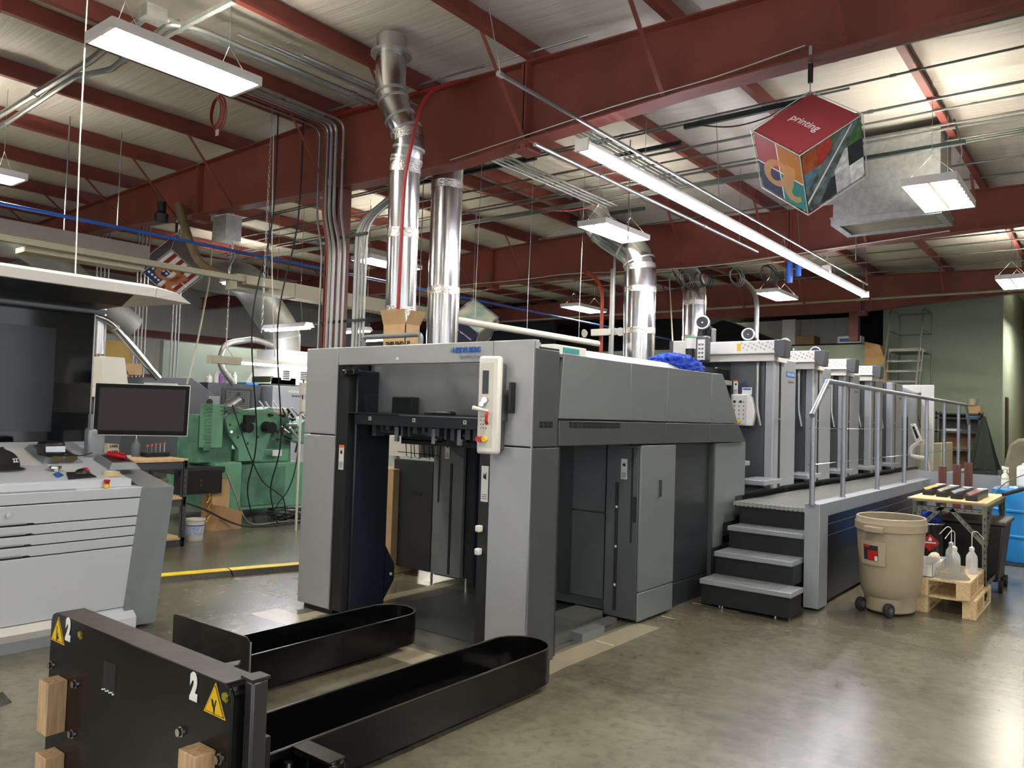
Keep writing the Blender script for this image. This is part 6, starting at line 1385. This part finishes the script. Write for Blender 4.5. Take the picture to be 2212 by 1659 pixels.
MB().cyl(p + Vector((0, 0, .185)), p + Vector((0, 0, .215)), .018, 14).ext([p + RT * -.03 + Vector((0, 0, .215)), p + RT * .045 + Vector((0, 0, .225)), p + RT * .05 + Vector((0, 0, .245)), p + RT * -.028 + Vector((0, 0, .262))], FW * .022).build('trigger_head', WHITE, t, bevel=.004)
MB().tube([p + RT * .03 + Vector((0, 0, .225)), p + RT * .04 + Vector((0, 0, .2)), p + RT * .034 + Vector((0, 0, .18))], .006, 6).build('trigger', WHITE, t)
p = Vector((11.5, .90, .885)); t = thing('jerry_jug', 'white translucent jug with a green-striped label standing on the blue drum', 'jug', p)
MB().box(p.x - .16, p.x + .16, p.y - .15, p.y + .15, p.z, p.z + .27).build('jug_body', mat('milky_jug', 'd5d8d2', .35), t, bevel=.035, seg=3)
MB().box(p.x - .1, p.x + .1, p.y - .1, p.y + .1, p.z + .27, p.z + .3).build('jug_top', OFFW, t, bevel=.015)
MB().box(p.x - .164, p.x - .16, p.y - .11, p.y + .05, p.z + .05, p.z + .2).build('jug_label', PAPER, t); MB().box(p.x - .166, p.x - .163, p.y - .11, p.y + .05, p.z + .18, p.z + .2).build('green_stripe', mat('label_green2', '4f9a60', .5), t)
tag(MB().tube(catmull([(9.95, 1.15, .86), (10.4, 1.05, 1.0), (10.9, .85, 1.1), (11.4, .6, 1.12)], 6), .006, 6).build('thin_hoop', CONDUITD), 'thin curved hoop wire over the end of the cart', 'wire')
tag(MB().cyl((9.4, .98, .93), (10.2, .45, 1.12), .02, 10).build('black_lance', RUBBER), 'thick black rod slanting over the blue drum', 'rod')
tag(MB().box(11.7, 11.72, 1.25, 2.2, 0, 1.0).build('grey_board', PALED), 'plain grey board standing behind the drum and the spray bottle', 'board')
for k, (x, y) in enumerate(((11.2, 1.78), (11.2, 1.62), (11.25, 1.5))):
    tag(MB().box(x, x + .03, y, y + .09, .0, 1.1 + .03 * k).box(x - .012, x, y + .01, y + .02, 0, 1.1 + .03 * k).box(x - .012, x, y + .065, y + .075, 0, 1.1 + .03 * k).build('brown_profile', mat('brown_profile', '56302a', .45), bevel=.004), 'brown grooved trim profile standing on end behind the ink trays, %s from the walkway' % ORD[k], 'trim board', 'brown profiles behind the cart')
# rolling ladder
t = thing('rolling_ladder', 'tall grey rolling warehouse ladder with a railed platform in front of the green wall', 'ladder', (20.4, 3.6, 0))
LM = mat('ladder_steel', '7d8179', .5, .4); ZP = 3.35
b = MB(); xf, xb = 19.3, 20.9; ya_, yb_ = 3.66, 4.36
for y in (ya_, yb_):
    b = MB().cyl((xf - .95, y - (.0), .1), (xf + .55, y, ZP), .022, 8).build('side_rail', LM, t)
    MB().cyl((xb, y, .05), (xb, y, ZP), .02, 8).build('rear_post', LM, t)
    MB().tube(smoothpath([(xf - .5, y, 1.6), (xf + .45, y, ZP + .55), (xf + .55, y, ZP + .95), (xb, y, ZP + .95), (xb, y, ZP)], .2), .02, 8).build('hand_loop', LM, t)
    MB().cyl((xf + .55, y, ZP + .45), (xb, y, ZP + .45), .015, 8).cyl((xf - .1, y, 2.0), (xb, y, .6), .014, 8).build('cross_rail', LM, t)
MB().cyl((xb, ya_, ZP + .95), (xb, yb_, ZP + .95), .02, 8).cyl((xb, ya_, ZP + .45), (xb, yb_, ZP + .45), .015, 8).cyl((xb, ya_, 1.3), (xb, yb_, 2.6), .012, 8).cyl((xb, ya_, .5), (xb, yb_, .5), .012, 8).build('back_rail', LM, t)
MB().box(xf + .5, xb, ya_, yb_, ZP - .04, ZP + .03).build('top_platform', LM, t)
for k in range(13):
    z = ZP - .27 - k * .24; x = xf - .95 + 1.5 * (z - .1) / (ZP - .1); MB().box(x - .09, x + .09, ya_, yb_, z - .03, z + .015).build('ladder_tread', LM, t)
# shelf unit at the wall
t = thing('shelf_rack', 'dark grey steel shelf rack against the green wall beyond the handrail', 'shelf', (20.3, 2.9, 0))
for z in (1.06, 1.47, 1.78, 1.88): MB().box(20.2, 20.7, 2.55, 3.45, z, z + .035).build('shelf_board', DRK, t)
for x in (20.2, 20.66):
    for y in (2.55, 3.41): MB().box(x, x + .04, y, y + .04, 0, 1.95).build('upright', DRK, t)
MB().box(20.68, 20.7, 2.55, 3.45, 1.5, 1.9).build('dark_back_panel', DRK, t); MB().box(20.66, 20.68, 2.6, 3.4, .2, 1.46).build('back_sheet', CARDD, t)
tag(MB().box(20.3, 20.6, 2.56, 2.8, 1.916, 2.1).build('carton', CARD, bevel=.005), 'brown carton on top of the dark shelf rack by the green wall', 'box')
tag(MB().lathe([(.1, 0), (.11, .14), (.115, .15), (.0, .16)], (20.35, 2.72, 2.1), 16).build('tub', CREAM), 'round cream tub on the brown carton over the shelf rack', 'tub')
tag(MB().box(20.25, 20.6, 2.6, 2.85, 1.816, 1.88).build('blue_box', BLUED, bevel=.01), 'bright blue box on the upper shelf of the rack', 'box')
tag(MB().box(20.22, 20.5, 2.95, 3.25, 1.506, 1.56).build('white_ream', PAPER), 'white ream of paper on the shelf rack', 'paper')
t = thing('drape', 'dark green tarpaulin hanging in folds from the shelf rack corner', 'tarpaulin', (20.1, 2.45, 0)); b = MB(); vs = []; nn = 24
for j in range(8):
    f = j / 7
    for i in range(nn): th = 2 * math.pi * i / nn; r = (.03 + .27 * f) * (1 + .18 * math.sin(th * 5 + f)); vs.append((19.95 + r * .6 * math.cos(th), 2.45 + r * math.sin(th), 1.85 - 1.15 * f))
b.add(vs, [(j * nn + i, j * nn + (i + 1) % nn, (j + 1) * nn + (i + 1) % nn, (j + 1) * nn + i) for j in range(7) for i in range(nn)]); b.build('hanging_cloth', mat('dark_olive_tarp', '26302a', .8), t, smooth=True)
MB().box(19.8, 20.1, 2.2, 2.7, .0, .72).build('covered_block', DRK, t)
t = thing('covered_pile', 'wide low pile under a pale dusty tarpaulin by the green corner', 'tarpaulin', (17, 1.2, 0)); 
b = MB().prism([(.2, 0), (.25, 1.35), (.8, 1.42), (1.6, 1.42), (1.75, 1.3), (2.0, 0)], 'yz', 17.6, 19.2); o = b.build('tarpaulin_cover', mat('dusty_tarp', '6d6a5a', .85, var=.2, vscale=2, bump=1.0, bscale=4), t, bevel=.05)
t = thing('paper_cutter', 'beige and black floor machine seen between the handrail posts', 'machine', (17.5, 3.3, 0))
MB().prism([(2.75, 0), (3.2, 0), (3.2, 1.25), (2.75, 1.3)], 'yz', 16.8, 18.0).build('beige_side', CREAM, t, bevel=.02); MB().box(16.9, 18.0, 3.2, 4.2, .9, 1.32).build('beige_hood', CREAM, t, bevel=.02); MB().box(17.0, 17.9, 3.2, 4.2, 0, .9).build('black_base', VDARK, t); MB().box(16.85, 16.95, 3.2, 4.1, .78, .95).build('feed_slot', CREAM, t)
tag(MB().cyl(at(1995, 950, x=15.0), at(2011, 1029, x=14.6), .014, 8).build('broom_handle', PINE), 'light wooden broom handle leaning at the feeder', 'broom handle')
# ================================================================ behind the console: bench, green machine, dark press
t = thing('work_bench', 'narrow grey steel bench with three wooden shelves beside the console', 'work bench', (4.9, 9.2, 0))
bx0, bx1, by0, by1 = 3.3, 4.75, 8.31, 9.1
for z, d in ((.95, .03), (.53, .02), (.08, .02)):
    s = MB().box(bx0, bx1, by0, by1, z, z + d).build('wood_shelf', BENCH, t); MB().box(bx1 - .04, bx1 - .01, by0, by1, z - .08, z).box(bx0, bx1, by0 + .01, by0 + .04, z - .08, z).build('shelf_beam', DGREY, s)
for x in (bx0, bx1 - .05):
    for y in (by0, by1 - .05):
        b = MB().box(x, x + .05, y, y + .005, 0, .96).box(x, x + .005, y, y + .05, 0, .96); b.build('bench_leg', DGREY, t)
b = MB()
for k in range(15): b.box(bx1 - .035, bx1 - .025, by0 - .002, by0 + .001, .04 + k * .06, .055 + k * .06)
b.build('leg_slots', DARKTX, t)
def wb(x, y, z, m, lab):
    t3 = thing('wash_bottle', lab, 'bottle', (x, y, z)); MB().lathe([(.045, 0), (.048, .01), (.048, .13), (.02, .17), (.02, .2)], (x, y, z), 20).build('bottle_body', m, t3, smooth=True); MB().tube([(x, y, z + .19), (x, y, z + .24), (x - .02, y + .02, z + .27), (x + .05, y - .03, z + .28), (x + .07, y - .05, z + .26)], .005, 6).build('bent_spout', WHITE, t3)
wb(4.42, 8.85, .98, mat('smudged_bottle', '5d6a70', .4, alpha=.8), 'smudged clear wash bottle on the bench behind the monitor')
for k in range(5):
    x, y = 4.5 + k * .05, 8.75
    t3 = thing('hex_key', 'orange-red T-handle hex key, %s in the stand from the wash bottle' % ORD[k], 'tool', (x, y, .98), 'T-handle keys on the bench')
    MB().cyl((x, y, 1.03), (x, y, 1.1 + .006 * k), .004, 6).build('key_shaft', CHROME, t3); MB().cyl((x - .02, y - .03, 1.105 + .006 * k), (x + .02, y + .03, 1.105 + .006 * k), .011, 8).build('key_grip', mat('orange_red_grip', 'c0341c', .45) if k == 0 else bpy.data.materials['orange_red_grip'], t3)
tag(MB().box(4.46, 4.73, 8.68, 8.82, .98, 1.03).build('tool_stand', BLACK), 'low black stand holding the T-handle keys on the bench', 'stand')
q = at(236, 962, y=8.0); t = thing('cardboard_wedge', 'stack of cream label cartons reading LABEL OTHER END behind the monitor post', 'carton', (4.0, 8.0, .9)); x_ = q.x
MB().ext([at(233, 958, y=8.6), at(257, 960, y=8.6), at(256, 973, y=8.6), at(233, 972, y=8.6)], (0, .15, 0)).build('upper_carton', CREAM, t); MB().ext([at(233, 972, y=8.58), at(258, 972, y=8.58), at(252, 990, y=8.58), at(233, 990, y=8.58)], (0, .15, 0)).build('lower_carton', CREAM, t)
for s_, yy, py_ in (('LABEL', 8.59, 966), ('LABEL', 8.57, 978), ('OTHER', 8.57, 982.5), ('END', 8.57, 987)):
    text(s_, .035, at(237, py_, y=yy), (1, 0, 0), (0, 0, 1), DARKTX, parent=t, bold=.001)
tag(MB().box(4.35, 4.65, 8.5, 8.75, .55, .76).build('grey_canister', mat('stained_tin', '6d6656', .5, var=.3, vscale=12), bevel=.03), 'stained tin canister on the middle bench shelf', 'canister')
q = Vector((5.04, 8.6, 0)); t = thing('bucket', 'white plastic bucket with blue print on the floor by the bench leg', 'bucket', q)
MB().lathe([(.085, .0), (.09, .01), (.105, .23), (.112, .235), (.112, .255), (.1, .255), (.098, .2), (.001, .2)], q, 28).build('bucket_body', OFFW, t, smooth=True)
MB().lathe([(.0935, .06), (.102, .17)], q, 28).build('bucket_label', mat('bucket_print', 'b9c3d0', .5, col2='8a9bb8', vscale=30), t); MB().lathe([(.1035, .175), (.1045, .188)], q, 28).build('blue_stripe', BLUE, t)
# green machine
t = thing('green_machine', 'old green bindery machine with silver and black motors behind the bench', 'machine', (6.6, 10, 0))
MB().box(6.25, 7.45, 9.75, 10.9, .12, .78).box(6.3, 7.2, 9.8, 10.9, .78, .98).build('machine_base', MACH, t, bevel=.02)
MB().box(6.3, 7.1, 9.735, 9.75, .18, .72).build('access_panel', MACHD, t, bevel=.005)
MB().box(6.28, 6.45, 9.8, 10.0, 0, .13).box(7.0, 7.2, 9.8, 10.0, 0, .13).build('base_foot', MACHD, t)
MB().box(5.85, 6.25, 9.55, 10.8, .15, .82).build('left_casing', MACH, t, bevel=.015)
Z = lambda px, py, y=9.7: at(px, py, y=y)
pl = [(478, 858 + 40), (500, 885), (640, 885), (668, 905), (668, 960), (552, 1000), (508, 996), (508, 962), (478, 930)]
plate = [(x, z) for x, z in [(Z(a_, b_).x, Z(a_, b_).z) for a_, b_ in ((492, 884), (575, 884), (600, 900), (578, 940), (558, 995), (508, 996), (508, 970), (488, 940), (480, 905))]]
MB().prism(plate, 'xz', 9.62, 9.7).build('side_plate', MACH, t, bevel=.006)
plate2 = [(Z(a_, b_).x, Z(a_, b_).z) for a_, b_ in ((558, 888), (605, 880), (640, 905), (640, 1000), (558, 1000))]
MB().prism(plate2, 'xz', 9.83, 10.2).build('rear_body', MACHD, t, bevel=.01)
MB().box(Z(425, 960).x, Z(462, 960).x, 9.5, 9.65, Z(425, 966).z, Z(425, 872).z).build('louvered_box', MACH, t, bevel=.004)
b = MB()
for k in range(14): z = Z(425, 870).z - .02 - k * .045; b.box(Z(425, 900).x - .01, Z(440, 900).x, 9.49, 9.5, z - .014, z + .014)
b.build('louver', MACHD, t)
MB().box(Z(425, 980).x, Z(500, 980).x, 9.7, 10.2, .82, 1.45).build('back_frame', MACHD, t)
def motor(p, d, L, r, m, m2, nm='motor'):
    p = Vector(p); d = Vector(d).normalized(); o = MB().cyl(p, p + d * L, r, 20).build(nm, m, t, bevel=.008); MB().cyl(p + d * L, p + d * (L + .03), r * 1.04, 20).build('end_bell', m2, o, bevel=.004); MB().cyl(p - d * .03, p, r * .9, 20).build('mount_flange', MACH, o)
motor(Z(490, 882, 9.6), (.8, -.1, .6), .22, .075, SILVER, DGREY); motor(Z(585, 889, 9.7), (1, -.05, -.03), .24, .065, mat('white_motor', 'b9b9b0', .4), BLACK)
motor(Z(526, 922, 9.62), (0, -1, -.05), .12, .07, BLACK, BLACK, 'black_drive'); motor(Z(573, 922, 9.62), (0, -1, -.05), .13, .08, BLACK, BLACK, 'black_drive')
MB().box(Z(518, 898).x, Z(538, 898).x, 9.55, 9.62, Z(520, 912).z, Z(520, 896).z).build('switch_box', BLACK, t)
b = MB()
for a_, b_ in ((497, 918), (554, 925), (514, 945), (557, 944), (535, 958)): q = Z(a_, b_, 9.618); b.cyl(q, q - Vector((0, .003, 0)), .016, 12)
b.build('bolt_hole', DARKTX, t)
b = MB().cyl(Z(500, 933, 9.62), Z(500, 933, 9.55), .018, 10); b.build('chrome_pin', CHROME, t)
ow = MB().box(Z(438, 868).x, Z(461, 868).x, 9.55, 9.62, Z(450, 880).z, Z(450, 855).z).build('socket_box', SILVER, t, bevel=.004); q = Z(452, 868, 9.55); MB().cyl(q, q - Vector((0, .02, 0)), .04, 18).build('black_socket', BLACK, ow)
b = MB()
for k in range(4): b.tube(catmull([Z(458, 885 + k * 5, 9.55), Z(480, 878 + k * 9, 9.5), Z(505, 880 + k * 3, 9.52), Z(530, 886, 9.58)], 5), .007, 6)
b.tube(catmull([Z(530, 886, 9.55), Z(560, 893, 9.5), Z(600, 885, 9.55), Z(620, 900, 9.6)], 5), .007, 6); b.build('grey_cable', CONDUIT, t)
rr = random.Random(9)
for k in range(26):
    b = MB()
    p0 = Z(rr.uniform(592, 650), rr.uniform(890, 965), rr.uniform(9.4, 9.9)); v = Vector((rr.uniform(-.15, .15), rr.uniform(-.1, .1), rr.uniform(-.15, .15))); b.cyl(p0, p0 + v, rr.uniform(.008, .025), 8).build('linkage_rod', [SILVER, BLACK, VDARK][k % 3], t)
MB().ext([Z(640, 925), Z(668, 900), Z(668, 960), Z(625, 950)], (0, .3, 0)).build('delivery_wing', MACH, t, bevel=.005)
for a_, b_ in ((560, 866), (573, 868), (590, 866)): MB().cyl(Z(a_, b_), Z(a_ + 14, b_ + 20), .012, 8).build('white_lever', WHITE, t)
MB().box(Z(590, 975).x, Z(610, 975).x, 9.71, 9.72, Z(600, 985).z, Z(600, 972).z).build('warning_label', PAPER, t)
MB().box(5.2, 5.9, 9.4, 10.6, .7, .78).build('side_table', XGREY, t); MB().box(5.25, 5.8, 9.3, 9.5, .45, .75).build('black_control_box', BLACK, t)
b = MB()
for z in (.62, .56): b.ring((5.5, 9.29, z), (5.5, 9.3, z), .018, .01)
b.build('brass_gauge', mat('brass', 'b08a3a', .3, .9), t)
b = MB()
for k in range(10): b.cyl((5.62 + .02 * (k % 2), 9.28, .45 - k * .04), (5.62 - .02 * (k % 3), 9.28, .41 - k * .04), .012, 8)
b.build('air_valve_stack', bpy.data.materials['brass'], t)
# hoses on the floor by the machine
def hose(pts, r, lab, m=RUBBER): return tag(MB().tube(catmull(pts, 8), r, 8).build('hose', m, smooth=True), lab, 'hose', None)
hose([(5.9, 9.35, .7), (5.95, 9.2, .4), (6.1, 9.1, .05), (6.6, 9.1, .02), (7.1, 9.0, .02)], .014, 'grey hose running down from the green machine casing to the floor', CONDUITD)
hose([(5.0, 9.2, .45), (5.4, 9.1, .3), (5.9, 8.95, .05), (6.5, 8.9, .02), (7.2, 9.1, .02)], .012, 'black hose reaching from the bench over the bucket to the floor')
b = MB()
for k in range(5): r = .28 + .035 * k; b.tube([(6.95 + r * math.cos(j * math.pi / 12) * 1.1, 9.25 + r * .6 * math.sin(j * math.pi / 12), .02 + .02 * k + .04 * abs(math.sin(j * .7 + k))) for j in range(24)], .013, 6, closed=True)
tag(b.build('cable_coil', RUBBER), 'messy coil of black hoses on the floor before the green machine', 'cable coil')
hose([(7.1, 9.4, 2.0), (7.0, 9.3, 1.2), (6.9, 9.25, .7), (6.75, 9.2, .42), (6.6, 9.2, .25), (6.5, 9.2, .02)], .009, 'black cable hanging in a V across the front of the green machine')
hose([(5.9, 9.3, 1.6), (6.1, 9.2, 1.0), (6.3, 9.15, .6), (6.55, 9.15, .42), (6.7, 9.2, .3), (6.75, 9.2, .02)], .009, 'second black cable dangling from the outlet box of the green machine')
tag(MB().prism([(5.55, .0), (5.95, .0), (5.95, .22), (5.7, .3)], 'xz', 9.05, 9.35).build('crumpled_carton', CARDD), 'crushed brown carton on the floor beneath the hoses', 'carton')
tag(MB().box(5.7, 5.95, 9.35, 9.6, 0.0, .62).build('floor_carton', CARD), 'tall brown carton tucked beside the green machine casing', 'carton')
# dark press behind
t = thing('old_press', 'older dark grey printing press in the back with a light dryer hood', 'printing press', (7, 13, 0))
bx = lambda px, py, y=12.3: (at(px, py, y=y).x, at(px, py, y=y).z)
MB().prism([bx(205, 815), bx(415, 815), bx(460, 850), bx(475, 880), (bx(475, 880)[0], 0.0), (bx(205, 815)[0], 0.0)], 'xz', 12.3, 14.2).build('press_body', DRK, t, bevel=.01)
MB().box(bx(470, 830)[0], bx(585, 830)[0], 12.6, 14, 0, 1.98).build('press_unit', DRK, t)
q = MB()
for k in range(12): q.box(bx(508, 850)[0], bx(560, 850)[0], 12.58, 12.6, 1.45 + k * .035, 1.46 + k * .035)
for k in range(14): x = bx(508, 850)[0] + k * .035; q.box(x, x + .006, 12.58, 12.6, 1.45, 1.86)
q.build('guard_grid', CONDUITD, t)
MB().box(bx(500, 850)[0], bx(565, 850)[0], 12.59, 12.6, 1.4, 1.9).build('guard_opening', VDARK, t)
lp = MB().box(bx(590, 835)[0], bx(665, 835)[0], 12.3, 14, 0, 1.98).build('light_side_panel', mat('bluish_grey_panel', '85898f', .4, .2), t, bevel=.01)
text('HEIDELBERG', .06, (bx(622, 835)[0], 12.295, 1.86), (1, 0, 0), (0, 0, 1), OFFW, parent=t, bold=.001)
text('Speedmaster', .05, (bx(630, 842)[0], 12.295, 1.79), (1, 0, 0), (0, 0, 1), DARKTX, parent=t)
hx0, hx1, hx2 = bx(205, 850, 12.1)[0], bx(243, 770, 12.1)[0], bx(264, 850, 12.1)[0]
MB().prism([(hx0, 1.8), (hx2, 1.8), (hx2 - .08, 2.26), (hx0, 2.26)], 'xz', 11.9, 12.5).build('dryer_hood', OFFW, t, bevel=.01)
MB().box(hx0, hx2 + .05, 11.85, 12.5, 1.66, 1.8).build('dryer_base', WHITE, t)
b = MB()
for x0_, z0_, h_ in ((4.9, 1.0, .5), (5.4, 1.0, .6)): b.box(x0_, x0_ + .35, 12.0, 12.3, 0, 1.6)
b.build('front_cabinet', DGREY, t)
for a_, b2, w, h, m, lab, nm in ((275, 812, .33, .18, CARD, 'open brown carton with a red fragile sticker on the old press', 'carton'), (262, 818, .2, .07, CREAM, 'flat cream carton under the fragile carton', 'carton')):
    x_, z_ = bx(a_, b2); z_ = 2.03 if h > .1 else 2.0
    o = tag(MB().box(x_, x_ + w, 12.5, 12.9, z_, z_ + h).build(nm, m), lab, 'box')
MB().box(bx(277, 805)[0], bx(288, 805)[0], 12.495, 12.5, 2.04, 2.1).build('fragile_label', REDP, bpy.data.objects['press_body'].parent)
for k, (pxx, h, r, m, lab) in enumerate(((482, .13, .06, OFFW, 'dull metal tin on the old press beside the purple tub'), (497, .18, .045, OFFW, 'white squeeze bottle on the old press'), (508, .18, .05, mat('purple_white_tub', '8a5aa0', .5), 'purple and white tub on the old press'), (524, .17, .07, OFFW, 'wide white tub on the old press'), (537, .2, .045, mat('pale_bottle', 'b9c0b0', .4), 'pale green bottle at the end of the row on the old press'))):
    x_ = bx(pxx, 830)[0]; t3 = thing('tub' if r > .05 else 'squeeze_bottle', lab, 'bottle' if r < .05 else 'tub', (x_, 12.75, 1.98))
    MB().lathe([(r, 0), (r, h * .75), (r * .6, h * .85), (r * .5, h)], (x_, 12.75, 1.98), 16).build('container_body', m, t3); MB().cyl((x_, 12.75, 1.98 + h), (x_, 12.75, 2.0 + h), r * .55, 12).build('container_lid', OFFW, t3)
tag(MB().box(bx(560, 825)[0], bx(560, 825)[0] + .0 + .25, 12.7, 13, 1.98, 2.02).build('blue_tray', BLUED), 'small blue tray among the tubs on the old press', 'tray')
t = thing('green_pump', 'dark olive pump housing on the far end of the old press', 'pump', (9.4, 12.9, 2)); MB().box(bx(605, 815)[0], bx(662, 815)[0], 12.6, 13.2, 1.985, 2.16).build('pump_body', mat('olive_green', '2f3a22', .5), t, bevel=.02); MB().tube(catmull([(9.2, 12.8, 2.15), (9.25, 12.8, 2.3), (9.35, 12.8, 2.2), (9.3, 12.8, 2.15)], 4), .01).build('green_strap', mat('strap_green', '7d9a3a', .6), t)
for z, lab in ((1.72, 'upper pale grey switch box on the conduits beside the press gate'), (1.45, 'lower pale grey switch box on the conduits beside the press gate')):
    q = at(648, 840 if z > 1.6 else 876, y=8.4); tag(MB().box(q.x, q.x + .09, 8.36, 8.42, q.z - .08, q.z + .08).cyl((q.x + .05, 8.44, 0), (q.x + .05, 8.44, q.z + .08), .012, 8).build('switch_box', OFFW, bevel=.004), lab, 'switch box')
# flexible hoses at the plenum
duct('flex_hose', 'corrugated silver hose curving from the teal wall down to the old press', [(8.0, 12.6, 1.98), (7.7, 12.6, 2.3), (7.9, 12.8, 2.7), (8.6, 12.9, 2.85), (9.0, 12.9, 2.75)], .055, m=mat('corrugated_silver', '8d8f88', .4, .7, bump=1.0, bscale=70), n=12)
# boxes seen through the pile bay
t = thing('carton', 'tall narrow brown carton standing behind the pile bay of the press', 'box', (5.5, 5.8, 0)); MB().box(5.35, 5.75, 5.62, 5.95, 0, 1.02).build('carton_body', CARD, t, bevel=.004)
tag(MB().box(5.5, 6.9, 5.42, 5.9, 1.14, 1.34).box(5.55, 5.6, 5.8, 5.85, 0, 1.14).box(6.8, 6.85, 5.8, 5.85, 0, 1.14).build('white_bench_front', OFFW), 'white metal table edge seen through the pile bay below the wire basket', 'table')
tag(MB().box(5.6, 6.8, 5.45, 5.85, 1.342, 1.6).build('carton', CARD, bevel=.004), 'wide tan carton behind the white table edge in the pile bay', 'box')
# chalk and tape marks on the floor
mk = MB()
for (a_, b_), (c_, d_) in (((1430, 1331), (1458, 1337)), ((1287, 1384), (1325, 1394)), ((1496, 1302), (1598, 1322))):
    p, q = at(a_, b_, z=.001), at(c_, d_, z=.001); d = (q - p).normalized(); n = Vector((-d.y, d.x, 0)) * .006; mk.ext([p - n, q - n, q + n, p + n], (0, 0, .0012))
o = mk.build('floor_marking', mat('pale_tape', 'b8b19a', .6)); o['kind'] = 'structure'
